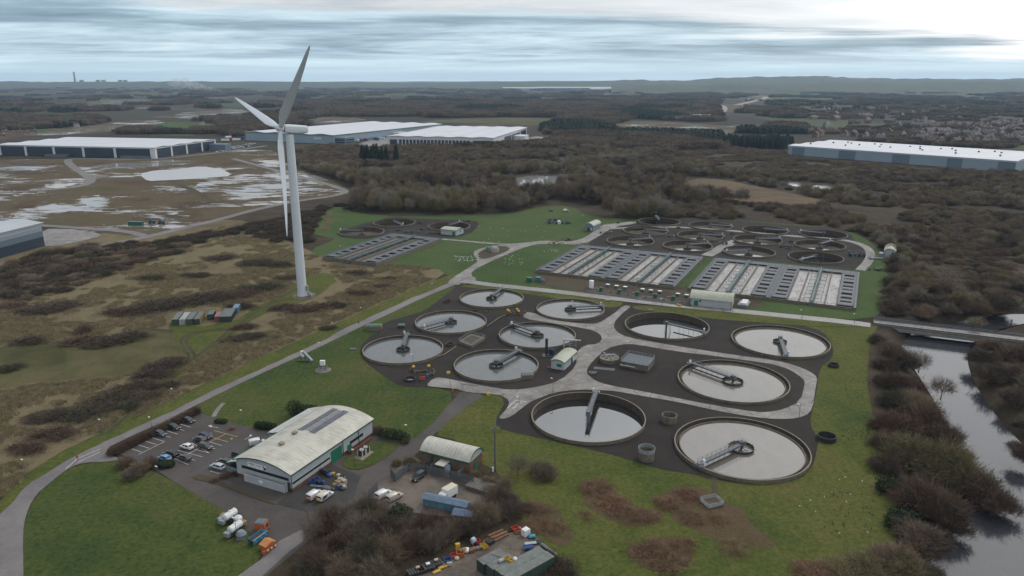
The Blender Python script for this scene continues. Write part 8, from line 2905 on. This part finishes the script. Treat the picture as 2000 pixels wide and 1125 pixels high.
g1 = "clutter in the delivery yard"
for i, (k, u, v, m_, lab, cat, s) in enumerate([
 ("crate", 612, 945, M_BLUE, "bright blue crate lying nearest the office wall in the delivery yard", "crate", (1.8, 1.2, 1.3)), ("crate", 619, 941, M_BLUE, "blue crate behind the bright blue one by the office", "crate", (1.4, 1.2, 1.2)), ("box", 625, 947, M_NAVY, "dark blue box before the white vans", "box", (1.5, 1.5, 1.3)), ("drum", 632, 947, M_BLUE, "blue drum before the white vans", "drum", (1, 1, 1)),
 ("sheet", 636, 926, M_BLACK, "black stack at the far side of the yard ring", "boards", (1.7, 1.4, 5)), ("bag", 644, 931, M_BLUE, "blue sack beside the black stack", "sack", (1.6, 1.6, 1.2)), ("box", 651, 929, M_YELLOW, "small yellow box beside the black stack", "box", (0.9, 0.9, 0.9)), ("box", 662, 933, M_CREAM, "cream carton in the upper right of the yard ring", "carton", (1.1, 1.1, 1)), ("drum", 668, 936, M_BLACK, "black drum at the right of the yard ring", "drum", (1.1, 1.1, 1.1)), ("bag", 672, 938, M_NAVY, "navy sack at the right of the yard ring", "sack", (1.4, 1.4, 1.2)),
 ("box", 665, 943, M_CREAM, "tall cream carton in the right pile", "carton", (1.2, 1.1, 1.6)), ("box", 672, 946, M_CREAM, "large cream carton at the outside of the right pile", "carton", (1.5, 1.3, 1.5)), ("box", 661, 948, M_CARD, "brown carton in the middle of the right pile", "carton", (1.6, 1.3, 1.4)), ("box", 655, 951, M_CARD, "brown carton at the lower left of the right pile", "carton", (1.2, 1.1, 1.0)), ("box", 667, 951, M_CARD, "brown carton at the lower right of the pile", "carton", (1.3, 1.1, 0.9)), ("drum", 662, 955, M_BLUE, "blue drum below the brown cartons", "drum", (1.1, 1.1, 0.9)), ("bag", 668, 957, M_NAVY, "navy sack below the brown cartons", "sack", (1.4, 1.2, 0.8)), ("box", 673, 954, M_CREAM, "small cream carton at the outer foot of the pile", "carton", (1, 1, 0.8)),
 ("pipe", 625, 952, M_GALV_L, "grey tubes lying along the front of the yard ring", "pipes", (1.2, 1, 1)), ("plank", 640, 954, M_GALV, "grey planks behind the right hand van", "planks", (0.9, 1, 1)), ("bag", 650, 958, M_DKSTEEL, "dark sack behind the right hand van", "sack", (1.2, 1.2, 0.7))]):
 crate(k, u, v, m_, lab, cat, s, rng.uniform(-0.6, 0.6) - 0.3, 0.2, g1)
g2 = "rubbish along the earth yard"
for i, (k, u, v, m_, lab, cat, s) in enumerate([
 ("crate", 1006, 1036, M_RED, "red crate at the top of the rubbish line", "crate", (1.6, 1.3, 1)), ("bag", 1014, 1035, M_RED, "red sack right of the red crate", "sack", (1.1, 1.1, 0.8)), ("tank", 1027, 1046, M_WHITE, "white caged liquid container by the lawn edge", "container", (1.35, 1.35, 1.35)), ("plank", 1012, 1043, M_TIMBER, "brown boards leaning left of the white liquid container", "boards", (0.5, 0.8, 3)), ("sheet", 1039, 1051, plain("teal_sheet", (0.03, 0.20, 0.27), 0.5, var=0.15), "teal board right of the white liquid container", "board", (0.9, 0.9, 2)),
 ("plank", 974, 1050, M_TIMBER, "large pile of brown timber in the rubbish line", "timber", (1.25, 2.0, 5)), ("plank", 955, 1057, M_TIMBER, "thin timber left of the large brown pile", "timber", (0.9, 1.0, 2)), ("box", 957, 1063, M_BLACK, "black box below the thin timber", "box", (1.8, 1.5, 1)), ("sheet", 925, 1063, M_PALEB, "pale blue and white board propped by the bushes", "board", (0.6, 0.9, 5)), ("crate", 933, 1063, M_RED, "red crate beside the pale blue board", "crate", (1.0, 1.0, 1.3)), ("crate", 943, 1070, M_YELLOW, "yellow crate, upper of two near the red crate", "crate", (1.2, 1.2, 1.0)), ("crate", 947, 1072, M_YELLOW, "yellow crate, lower of two near the red crate", "crate", (1.3, 1.1, 0.9)), ("box", 936, 1073, M_GALV, "grey box under the yellow crates", "box", (1.5, 1.2, 0.6)),
 ("box", 894, 1075, M_YELLOW, "tall yellow bin standing against the bushes", "bin", (1.0, 0.9, 2.0)), ("bag", 912, 1078, M_WHITE, "white sack in the middle of the rubbish line", "sack", (1.5, 1.5, 1.0)), ("box", 904, 1080, M_CARD, "brown carton left of the white sack", "carton", (1.5, 1.2, 1.0)), ("box", 923, 1078, M_TIMBER, "brown box right of the white sack", "box", (1.7, 1.3, 0.9)), ("crate", 899, 1086, M_ORANGE, "large orange red crate in the rubbish line", "crate", (1.7, 1.5, 1.4)), ("crate", 886, 1089, M_RED, "red crate left of the orange one", "crate", (1.4, 1.2, 1.0)), ("bag", 892, 1093, M_CREAM, "pale sack below the orange crate", "sack", (1.2, 1.2, 0.7)), ("crate", 875, 1099, M_BLUE, "blue crate left of the pale sack", "crate", (1.6, 1.4, 1.2)), ("box", 878, 1104, M_CREAM, "cream box below the blue crate", "box", (1.1, 1, 0.8)),
 ("sheet", 865, 1110, M_YELLOW, "flat yellow board at the rubbish line", "board", (1.1, 0.6, 1.2)), ("sheet", 853, 1119, M_YELLOW, "flat yellow board nearest the bottom edge", "board", (1.0, 0.6, 1.2)), ("box", 862, 1105, MATS["weathered_wood"], "mossy wooden box before the pallets", "box", (2.0, 1.6, 0.5))]):
 crate(k, u, v, m_, lab, cat, s, rng.uniform(-0.4, 0.4) + 0.4, 0.18, g2)
for i, (u, v, m_, lab) in enumerate([(848, 1106, M_DKSTEEL, "dark stack of frames and pallets, nearest the blue crate"), (832, 1114, M_DKSTEEL, "dark stack of frames and pallets in the middle"), (812, 1121, M_DKSTEEL, "dark stack of frames and pallets at the bottom edge")]):
 p0 = G(u, v)
 t = thing("frame_stack", lab, "stack", (p0.x, p0.y, 0.17), g2, 0.45)
 mb = MB()
 for k in range(3):
  for j in range(6):
   mb.box((-1.5 + j * 0.6, 0, 0.3 * k + 0.1), (0.42, 2.0, 0.08), 0.05 * k)
  mb.box((0, -0.8, 0.3 * k), (3.4, 0.14, 0.1))
  mb.box((0, 0.8, 0.3 * k), (3.4, 0.14, 0.1))
 mb.local("slats", m_, t)
 MB().box((0.6, 0.3, 1.0), (0.8, 0.6, 0.25)).local("loose_board", M_CREAM if i != 1 else M_WHITE, t)
for k, u, v, m_, lab, cat, s in [("sheet", 1032, 1074, M_BLUE, "heap of blue boards by the long container", "boards", (1.3, 1.3, 3)), ("pipe", 1036, 1071, M_WHITE, "white tubes lying on the blue heap", "pipes", (0.6, 1, 1.2)), ("pipe", 1072, 1076, M_GALV_L, "bundle of long pale pipes at the lawn side", "pipes", (1.2, 1, 1)), ("plank", 1048, 1062, M_DKSTEEL, "dark timber behind the blue heap", "timber", (0.8, 1.2, 2))]:
 crate(k, u, v, m_, lab, cat, s, -0.9 if k == "pipe" and u > 1060 else 0.2, 0.3 if k != "pipe" or u > 1060 else 1.2, "rubbish by the long container")
for k, uv, m_, lab, cat, s in [("crate", (990, 1092), M_YELLOW, "yellow box on the green container roof, upper left", "box", (1.2, 1, 0.7)), ("crate", (998, 1096), M_YELLOW, "yellow box on the green container roof, lower right", "box", (0.9, 0.8, 0.6)), ("bag", (1006, 1093), M_WHITE, "white sack on the green container roof", "sack", (0.9, 0.9, 0.8)), ("sheet", (979, 1097), M_GALV_L, "grey boards on the green container roof", "boards", (0.8, 0.7, 2)), ("pipe", (975, 1087), M_CONC_RIM, "pale poles across the container roofs", "poles", (0.9, 0.8, 0.6))]:
 q = G(uv[0], uv[1], 2.8)
 o = crate(k, 1000, 1100, m_, lab, cat, s, -0.5 if k == "pipe" else CR2, 0)
 o.location = (q.x, q.y, 2.8)

# ------------------------------------------------------------------ tankers, skips and hoppers by the drive
M_TANKW2 = plain("white_plastic_tank", (0.58, 0.60, 0.60), 0.5, var=0.08, scale=1, dirt=(0.30, 0.30, 0.27), dirt_amt=0.5)
TA = math.atan2(G(462, 1003).y - G(440, 1018).y, G(462, 1003).x - G(440, 1018).x)
for u, v, lab in ((451, 1018, "white tank trailer, farther of two on the lawn corner"), (461, 1042, "white tank trailer, nearer of two on the lawn corner")):
 t = thing("tank_trailer", lab, "trailer", G(u, v) + Vector((0, 0, 0.1)), "tank trailers by the drive", TA)
 mb = MB()
 loft(mb, [(-1.8, [(0.55 * math.cos(a), 1.75 + 0.55 * math.sin(a)) for a in [i * PI / 6 for i in range(12)]]), (-1.6, [(0.85 * math.cos(a), 1.75 + 0.85 * math.sin(a)) for a in [i * PI / 6 for i in range(12)]]), (1.6, [(0.85 * math.cos(a), 1.75 + 0.85 * math.sin(a)) for a in [i * PI / 6 for i in range(12)]]), (1.8, [(0.55 * math.cos(a), 1.75 + 0.55 * math.sin(a)) for a in [i * PI / 6 for i in range(12)]])])
 mb.local("tank_body", M_TANKW2, t, smooth=False)
 mb = MB()
 mb.tube((0, 0, 2.55), (0, 0, 2.75), 0.3, n=12)
 mb.tube((1.0, 0, 2.55), (1.0, 0, 2.7), 0.2, n=12)
 mb.local("hatch", M_TANKW2, t)
 mb = MB()
 for y in (-0.7, 0.7):
  mb.beam((-2.1, y, 0.8), (2.4, y, 0.8), 0.14)
 for x in (-1.9, -0.6, 0.7, 1.9):
  mb.beam((x, -0.7, 0.8), (x, 0.7, 0.8), 0.12)
  for y in (-0.7, 0.7):
   mb.beam((x, y, 0.0), (x, y, 1.3), 0.12)
 mb.local("chassis", M_BLACK, t)
 MB().box((-2.5, 0, 0.8), (0.9, 1.4, 0.9)).local("pump_box", M_GALV_L, t)
 for x in (-0.8, 0.4):
  for s in (-1, 1):
   MB().tube((x, s * 0.95 - 0.12, 0.42), (x, s * 0.95 + 0.12, 0.42), 0.42, n=14).local("wheel", M_BLACK, t)
o = MB().lathe((0, 0, 0), [(0, 0), (0.95, 0), (0.95, 1.7), (0.7, 2.0), (0.25, 2.1), (0.25, 2.25), (0, 2.25)], 20).box((0.9, 0, 0.2), (0.3, 0.3, 0.3)).local("plastic_tank", M_TANKW2)
o.location = G(466, 1023)
tag(o, "upright round white plastic tank between the two trailers", "tank")
o = MB().lathe((0, 0, 0.5), [(0, 0), (1.0, 0.1), (1.2, 0.8), (0.7, 1.5), (0, 1.6)], 18).box((0, 0, 0), (1.8, 1.6, 0.55)).local("pressure_vessel", MATS["blue_grey_steel"])
o.location = G(472, 1052)
tag(o, "grey green vessel beside the nearer white trailer", "vessel")
for u, v, m_, lab in ((432, 1020, M_GALV_L, "grey pump cabinet at the left of the white trailers"), (437, 1013, M_CARD, "brown box behind the white trailers"), (447, 1048, M_GALV_L, "grey cabinet left of the nearer trailer"), (476, 1028, M_CARD, "brown pallet box at the right of the upright tank")):
 o = MB().box((0, 0, 0), (1.3, 1.0, 1.2)).box((0, 0, 1.2), (1.4, 1.1, 0.1)).box((0, -0.52, 0.2), (0.9, 0.06, 0.8)).local("cabinet", m_)
 o.location = G(u, v)
 o.rotation_euler.z = TA
 tag(o, lab, "cabinet")
# orange skips and a blue skip
t = thing("waste_skip", "orange skip with a grey lid standing on the drive", "skip", G(512, 1035) + Vector((0, 0, 0.12)), "skips on the drive", TA + 0.3)
MB().box((0, 0, 0), (2.2, 2.4, 2.0), 0, (1.0, 1.05)).local("skip_body", M_ORANGE, t)
MB().box((0.05, 0.1, 2.0), (2.2, 2.4, 0.25), 0, (0.9, 0.9)).local("lid", M_GALV, t)
MB().box((0.2, -1.22, 0.8), (1.0, 0.1, 0.8)).local("hatch", M_BLACK, t)
t = thing("waste_skip", "open blue skip with a rusty inside on the drive", "skip", G(504, 1056) + Vector((0, 0, 0.12)), "skips on the drive", TA)
mb = MB()
mb.box((0, -0.85, 0.2), (4.4, 0.08, 1.2))
mb.box((0, 0.85, 0.2), (4.4, 0.08, 1.2))
mb.add([(-2.2, -0.85, 1.4), (-2.2, 0.85, 1.4), (-1.5, 0.85, 0.2), (-1.5, -0.85, 0.2)], [(0, 1, 2, 3)])
mb.add([(2.2, -0.85, 1.4), (2.2, 0.85, 1.4), (1.5, 0.85, 0.2), (1.5, -0.85, 0.2)], [(3, 2, 1, 0)])
mb.local("skip_body", plain("skip_blue", (0.02, 0.17, 0.27), 0.5, var=0.2, scale=1), t)
MB().box((0, 0, 0.5), (3.6, 1.58, 0.3)).local("rubbish", plain("rust_rubbish", (0.09, 0.035, 0.025), 0.9, var=0.5, scale=2), t)
mb = MB()
for x in (-1.5, 0, 1.5):
 mb.tube((x, -1.0, 0.9), (x, -0.85, 0.9), 0.12, n=8)
mb.beam((-2.2, -0.87, 1.42), (2.2, -0.87, 1.42), 0.1)
mb.local("trim", M_PALEB, t)
t = thing("waste_skip", "orange hopper shaped skip with sloping lid nearest the lawn edge", "skip", G(524, 1072) + Vector((0, 0, 0.12)), "skips on the drive", TA - 0.15)
mb = MB()
mb.box((0, 0, 0.2), (2.8, 2.2, 1.3))
mb.local("skip_body", M_ORANGE, t)
mb = MB()
mb.add([(-1.5, -1.15, 1.5), (0.2, -1.15, 2.2), (0.2, 1.15, 2.2), (-1.5, 1.15, 1.5), (1.45, -1.15, 1.5), (1.45, 1.15, 1.5)], [(0, 1, 2, 3), (1, 4, 5, 2), (0, 4, 1), (3, 2, 5)])
mb.local("lid", plain("faded_orange", (0.42, 0.17, 0.06), 0.6, var=0.2, scale=1), t)
mb = MB()
for x in (-0.9, 0.1, 1.1):
 mb.tube((x, -1.2, 0.55), (x, -1.1, 0.55), 0.22, n=10)
mb.local("marker_disc", M_WHITE, t)
mb = MB()
for x in (-1.2, 1.2):
 mb.box((x, 0, 0), (0.3, 2.0, 0.2))
mb.local("skid", M_DKSTEEL, t)
o = MB().box((0, 0, 0), (0.9, 0.7, 0.7)).beam((0.4, 0, 0.3), (1.6, 0.2, 0.5), 0.12).local("tow_bar", M_ORANGE)
o.location = G(516, 1082) + Vector((0, 0, 0.1))
tag(o, "small rusty orange tow piece on the lawn edge below the skip", "machine part")
# ------------------------------------------------------------------ the distance
M_TILE = plain("red_roof_tiles", (0.085, 0.05, 0.042), 0.9, var=0.35, scale=0.02, rnd=0.5)
M_TILE_G = plain("grey_roof_tiles", (0.11, 0.10, 0.10), 0.9, var=0.3, scale=0.02, rnd=0.5)
M_RENDER = plain("pale_house_wall", (0.26, 0.24, 0.22), 0.9, var=0.3, scale=0.02, rnd=0.4)
M_REDWALL = plain("brick_house_wall", (0.16, 0.085, 0.06), 0.9, var=0.3, scale=0.02, rnd=0.4)
hm = []
for L_, W_, h_, roofm, wallm in ((10, 8, 5.2, M_TILE, M_REDWALL), (14, 9, 5.5, M_TILE, M_RENDER), (11, 8, 5.0, M_TILE_G, M_RENDER), (24, 12, 6, M_TILE_G, M_REDWALL)):
 mb = MB()
 mb.box((0, 0, 0), (L_, W_, h_))
 mb.cur = 1
 mb.add([(-L_ / 2 - .4, -W_ / 2 - .4, h_ - .1), (L_ / 2 + .4, -W_ / 2 - .4, h_ - .1), (L_ / 2 + .4, W_ / 2 + .4, h_ - .1), (-L_ / 2 - .4, W_ / 2 + .4, h_ - .1), (-L_ / 2 - .4, 0, h_ + W_ * 0.42), (L_ / 2 + .4, 0, h_ + W_ * 0.42)], [(0, 1, 5, 4), (2, 3, 4, 5), (1, 2, 5), (3, 0, 4)])
 mb.cur = 2
 mb.box((L_ * 0.3, 0, h_ + W_ * 0.3), (1.0, 0.8, 2.2))
 mb.box((-L_ * 0.25, -W_ / 2 - 0.03, 0.9), (2.2, 0.1, 1.3))
 mb.box((L_ * 0.25, -W_ / 2 - 0.03, 0.9), (2.2, 0.1, 1.3))
 mb.box((0, -W_ / 2 - 0.03, 3.2), (2.0, 0.1, 1.1))
 hm.append(mb.mesh("house", [wallm, roofm, M_WWHITE]))
rg = random.Random(5)
n = 0
spots = []
tries = 0
while n < 290 and tries < 9000:
 tries += 1
 z = rg.random()
 if z < 0.62:
  u, v = rg.uniform(1790, 2040), rg.uniform(236, 282)
 elif z < 0.82:
  u, v = rg.uniform(1580, 1900), rg.uniform(210, 275)
 else:
  u, v = rg.uniform(1440, 1640), rg.uniform(196, 222)
 p = G(u, v)
 if mnoise.noise(Vector((p.x / 160, p.y / 160, 2))) < -0.1:
  continue
 if any((p.x - q.x) ** 2 + (p.y - q.y) ** 2 < 240 for q in spots):
  continue
 spots.append(p)
 o = bpy.data.objects.new("distant_house", hm[rg.choice((0, 0, 1, 2, 2, 3))])
 o.location = (p.x, p.y, 0)
 o.rotation_euler.z = rg.choice((0.2, 1.77)) + rg.uniform(-0.25, 0.25) + (0.5 if u < 1800 else 0)
 s = rg.uniform(0.85, 1.2)
 o.scale = (s, s, s)
 COL.objects.link(o)
 tag(o, "small pitched roof house of the distant town on the right", "house", "houses of the distant town")
 n += 1
for i, (u, v) in enumerate([(10, 262), (24, 263), (38, 262), (52, 263), (66, 261), (6, 270), (395, 244), (150, 248)]):
 o = bpy.data.objects.new("distant_house", hm[0 if i < 6 else 2])
 o.location = G(u, v)
 o.rotation_euler.z = 0.3
 o.scale = (0.9, 0.9, 0.9)
 COL.objects.link(o)
 tag(o, "red roofed house behind the navy warehouse at the left edge" if i < 6 else ["pale house in the fields left of the turbine's blade tip", "pale house in the wet fields far left"][i - 6], "house", "far left houses")

# parked cars and lorries by the warehouses
lot_me = []
for m_ in (M_WHITE, P_BG, P_DK, P_SV, M_RED):
 mb = MB()
 loft(mb, [(x, sec(hw, z0, z1)) for x, hw, z0, z1 in SHAPES["hatch"][0]])
 mb.cur = 1
 mb.add([(-1.85, -0.76, 0.96), (1.15, -0.76, 0.92), (1.15, 0.76, 0.92), (-1.85, 0.76, 0.96), (-1.35, -0.64, 1.45), (0.35, -0.64, 1.45), (0.35, 0.64, 1.45), (-1.35, 0.64, 1.45)], [(0, 1, 5, 4), (1, 2, 6, 5), (2, 3, 7, 6), (3, 0, 4, 7), (4, 5, 6, 7)])
 lot_me.append(mb.mesh("lot_car", [m_, M_GLASS]))
rg = random.Random(9)
for i in range(46):
 r_, c_ = divmod(i, 12)
 u, v = 424 + c_ * 5.6 + rg.uniform(-1, 1) + r_ * 6, 297 - c_ * 1.0 - r_ * 2.6 + rg.uniform(-.4, .4)
 o = bpy.data.objects.new("lot_car", lot_me[rg.choice((0, 0, 1, 2, 3, 3))])
 o.location = G(u, v) + Vector((0, 0, 0.2))
 o.rotation_euler.z = 1.2
 COL.objects.link(o)
 tag(o, "car in the car park right of the navy warehouse", "car", "cars parked by the navy warehouse")
for i, (u, v, m_) in enumerate([(440, 276, M_WHITE), (452, 274, M_RED), (462, 275, M_WHITE), (470, 272, M_BLUE), (446, 270, M_WHITE), (654, 293, M_ORANGE), (700, 277, M_WHITE), (715, 275, M_RED), (735, 274, M_BLUE), (745, 272, M_WHITE)]):
 t = thing("lorry_trailer", ["white lorry trailer left end of the lorry park", "red lorry trailer in the lorry park", "white lorry trailer in the middle of the lorry park", "blue lorry trailer at the right of the lorry park", "white lorry trailer at the back of the lorry park", "orange red trailer alone before the green eaved warehouse", "white trailer at the dock left of the white warehouse", "red trailer at the dock left of the white warehouse", "blue trailer at the dock left of the white warehouse", "white trailer nearest the white warehouse's left end"][i], "lorry trailer", G(u, v), "lorry trailers by the warehouses", 0.3 * i)
 MB().box((0, 0, 1.1), (13, 2.6, 2.9)).local("box_body", m_, t)
 MB().box((0, 0, 0.6), (12, 1.2, 0.5)).box((-4, 0, 0), (3, 2.4, 0.9)).box((5, 0, 0), (0.5, 2, 1.0)).local("chassis", M_BLACK, t)

# power station on the skyline
M_TOWERC = plain("cooling_tower_concrete", (0.16, 0.15, 0.15), 0.9, var=0.1, scale=0.01)
DST = 11000.0
for i, u in enumerate([191, 211, 232, 253.5, 273]):
 x = (u - 1000) / FPX * DST
 o = MB()
 o.lathe((0, 0, 0), [(44, 0), (38, 25), (29, 62), (27, 76), (29, 90), (30, 92)], 28)
 o = o.local("cooling_tower", M_TOWERC, None, smooth=True)
 o.location = (x, DST + (i % 2) * 150, 0)
 tag(o, "waisted concrete cooling tower of the skyline power station, %s of five from the chimney" % ["first", "second", "third", "fourth", "fifth"][i], "cooling tower", "cooling towers on the skyline")
x = (178.5 - 1000) / FPX * DST
t = thing("power_station_chimney", "tall slim concrete chimney on the skyline left of the cooling towers", "chimney", (x, DST, 0))
MB().tube((0, 0, 0), (0, 0, 196), 15, 10, 20).local("shaft", M_TOWERC, t)
MB().tube((0, 0, 196), (0, 0, 204), 10.6, 10.2, 20).local("chimney_cap", M_DKSTEEL, t)
t = thing("boiler_house", "low wide boiler house of the skyline power station", "building", ((205 - 1000) / FPX * DST, DST + 260, 0))
MB().box((0, 0, 0), (420, 70, 52)).local("wall", M_TOWERC, t)
MB().box((0, 0, 52), (430, 74, 5), 0, (0.98, 0.7)).local("roof", M_WGREY, t)


# hills along the skyline
def hills(name, dist, prof, mat, depth=2500):
 vs, fs = [], []
 n = len(prof)
 fine = []
 for i in range(n - 1):
  (u0, v0), (u1, v1) = prof[i], prof[i + 1]
  for k in range(8):
   f = k / 8
   fs_ = f * f * (3 - 2 * f)
   fine.append((u0 + (u1 - u0) * f, v0 + (v1 - v0) * fs_))
 fine.append(prof[-1])
 for row, (dd, kz) in enumerate(((-0.5, 0.0), (-0.25, 0.55), (0.0, 1.0), (0.35, 0.9), (0.9, 0.0))):
  for u, v in fine:
   x = (u - 1000) / FPX * (dist / CP)
   top = CAM_H + dist * (155.0 - v) / FPX * 1.0
   jitter = 14 * mnoise.noise(Vector((u * 0.06, row * 3.1, dist * 0.001)))
   vs.append((x * (1 + dd * depth / dist), dist + dd * depth, max(0.0, (top + jitter) * kz) if kz else -2))
 m = len(fine)
 for r in range(4):
  for i in range(m - 1):
   fs.append((r * m + i, r * m + i + 1, (r + 1) * m + i + 1, (r + 1) * m + i))
 me = bpy.data.meshes.new(name)
 me.from_pydata(vs, [], fs)
 me.materials.append(mat)
 me.polygons.foreach_set("use_smooth", [True] * len(fs))
 o = bpy.data.objects.new(name, me)
 COL.objects.link(o)
 o["kind"] = "structure"
 return o


M_HILL = ground_mat("hill_fields", [(0.30, (0.05, 0.056, 0.045)), (0.45, (0.085, 0.092, 0.055)), (0.58, (0.065, 0.065, 0.052)), (0.74, (0.12, 0.115, 0.075))], (0.0012, 0.006, 0.03), (0.5, 0.3, 0.2), stretch=(1, 0.5, 1))
hills("hills", 9500, [(820, 161), (1000, 160), (1150, 158.5), (1220, 155.5), (1300, 156.5), (1370, 153), (1450, 150.5), (1560, 149), (1620, 152), (1700, 153.5), (1800, 154), (1930, 154), (2040, 157), (2200, 160)], M_HILL)
hills("hills", 6500, [(1180, 166), (1300, 164), (1450, 162), (1600, 161), (1700, 163), (1850, 159), (1920, 158), (1980, 161), (2100, 163)], M_HILL, 1800)
hills("hills", 9800, [(-200, 160), (0, 159), (90, 158.5), (200, 160), (320, 158.5), (480, 159), (620, 160), (760, 161), (850, 162)], M_HILL)
hills("hills", 14500, [(-300, 160.5), (400, 159.5), (900, 158.5), (1300, 157.5), (1700, 156), (2300, 158)], M_HILL, 1300)

# steam drifting over the left hand plain
m = bpy.data.materials.new("drifting_steam")
m.use_nodes = True
nt = m.node_tree
nt.nodes.remove(nt.nodes["Principled BSDF"])
pv = nt.nodes.new("ShaderNodeVolumePrincipled")
pv.inputs["Color"].default_value = (0.85, 0.86, 0.88, 1)
pv.inputs["Density"].default_value = 0.012
nt.links.new(pv.outputs[0], nt.nodes["Material Output"].inputs["Volume"])
p0 = G(435, 182)
mb = MB()
for i in range(90):
 f = (i / 89) ** 0.9
 c = Vector((p0.x - 470 * f, p0.y + 260 * f, 12 + 70 * f ** 0.8)) + Vector((rg.uniform(-1, 1), rg.uniform(-1, 1), rg.uniform(-.6, .6))) * (8 + 40 * f)
 rr = 5 + 17 * f * rg.uniform(0.4, 1.3)
 c.z = max(c.z, rr * 0.75)
 vs_, fs_ = [], []
 for a in range(7):
  th = PI * a / 6
  for b_ in range(10):
   ph = 2 * PI * b_ / 10
   vs_.append((c.x + rr * 1.5 * math.sin(th) * math.cos(ph), c.y + rr * math.sin(th) * math.sin(ph), c.z + rr * 0.7 * math.cos(th)))
 for a in range(6):
  for b_ in range(10):
   fs_.append((a * 10 + b_, (a + 1) * 10 + b_, (a + 1) * 10 + (b_ + 1) % 10, a * 10 + (b_ + 1) % 10))
 mb.add(vs_, fs_)
o = mb.local("steam_plume", m)
tag(o, "pale plume of steam drifting over the plain on the left", "steam", None, "stuff")

# pylons and a line of posts
for i, (u, v, h_) in enumerate([(1090, 243, 34), (695, 236, 30), (1345, 215, 30)]):
 p = G(u, v)
 mb = MB()
 for sx in (-1, 1):
  for sy in (-1, 1):
   mb.beam((sx * 3, sy * 3, 0), (sx * 0.5, sy * 0.5, h_), 0.5)
 for k in range(6):
  z = h_ * k / 6
  w_ = 3 - 2.5 * k / 6
  mb.beam((-w_, -w_, z), (w_, -w_, z + h_ / 6), 0.3)
  mb.beam((w_, w_, z), (-w_, w_, z + h_ / 6), 0.3)
 for z, w_ in ((h_ * 0.62, 7), (h_ * 0.77, 6), (h_ * 0.92, 5)):
  mb.beam((-w_, 0, z), (w_, 0, z), 0.4)
 o = mb.local("pylon", M_GALV)
 o.location = p
 tag(o, ["steel pylon in the dark trees right of the white warehouse", "steel pylon behind the green eaved warehouse", "steel pylon near the far motorway"][i], "pylon", "far pylons")

# birds on the grass
gm = MB()
gm.lathe((0, 0, 0.12), [(0, 0), (0.10, 0.03), (0.13, 0.12), (0.08, 0.22), (0, 0.25)], 8)
gm.box((0.12, 0, 0.28), (0.1, 0.09, 0.1))
gm.box((-0.2, 0, 0.2), (0.26, 0.1, 0.05))
gm.beam((0, 0.03, 0), (0, 0.03, 0.16), 0.025)
gm.beam((0, -0.03, 0), (0, -0.03, 0.16), 0.025)
gull_me = gm.mesh("gull", plain("gull_white", (0.75, 0.75, 0.74), 0.8, var=0.05))
crow_me = gm.mesh("crow", plain("crow_black", (0.012, 0.012, 0.014), 0.7, var=0.1))
rg = random.Random(31)


def birds(n_, u0, u1, v0, v1, me_, nm, label, group, s):
 for i in range(n_):
  o = bpy.data.objects.new(nm, me_)
  o.location = G(rg.uniform(u0, u1), rg.uniform(v0, v1)) + Vector((0, 0, 0.06))
  o.rotation_euler.z = rg.uniform(0, 6)
  o.scale = (s, s, s)
  COL.objects.link(o)
  tag(o, label, "bird", group)


birds(70, 888, 935, 500, 512, gull_me, "gull", "white gull in the dense flock on the grass by the path bend", "gulls by the path bend", 1.15)
birds(26, 985, 1022, 497, 520, gull_me, "gull", "white gull scattered on the grass left of the lanes", "gulls left of the lanes", 1.1)
birds(16, 1060, 1092, 486, 494, gull_me, "gull", "white gull at the upper corner of the lanes", "gulls by the lanes' corner", 1.1)
birds(14, 930, 1080, 440, 480, gull_me, "gull", "white gull alone on the far lawn", "gulls on the far lawn", 1.2)
birds(12, 1560, 1700, 920, 1045, gull_me, "gull", "white gull on the lower right lawn", "gulls on the lower right lawn", 0.8)
birds(34, 1640, 1700, 838, 858, crow_me, "crow", "black crow in the group by the large black ring", "crows by the black ring", 1.0)
birds(46, 1600, 1742, 960, 1045, crow_me, "crow", "black crow on the lower right lawn", "crows on the lower right lawn", 0.9)
birds(22, 1650, 1695, 725, 800, crow_me, "crow", "black crow on the strip of grass by the river thicket", "crows on the grass strip", 0.9)

# ------------------------------------------------------------------ the air
m = bpy.data.materials.new("haze_air")
m.use_nodes = True
nt = m.node_tree
nt.nodes.remove(nt.nodes["Principled BSDF"])
pv = nt.nodes.new("ShaderNodeVolumePrincipled")
pv.inputs["Color"].default_value = (0.56, 0.78, 1.0, 1)
pv.inputs["Density"].default_value = HAZE
pv.inputs["Anisotropy"].default_value = 0.2
nt.links.new(pv.outputs[0], nt.nodes["Material Output"].inputs["Volume"])
mb = MB()
mb.box((0, 7800, -9.0), (33400, 17400, 225.0))
o = mb.local("haze", m)
tag(o, "thin winter haze over the whole plain", "haze", None, "stuff")
SC.cycles.volume_bounces = 0
SC.cycles.volume_step_rate = 5.0
SC.cycles.max_bounces = 6
SC.cycles.diffuse_bounces = 2
SC.cycles.glossy_bounces = 3
SC.cycles.transparent_max_bounces = 8
SC.cycles.use_denoising = True
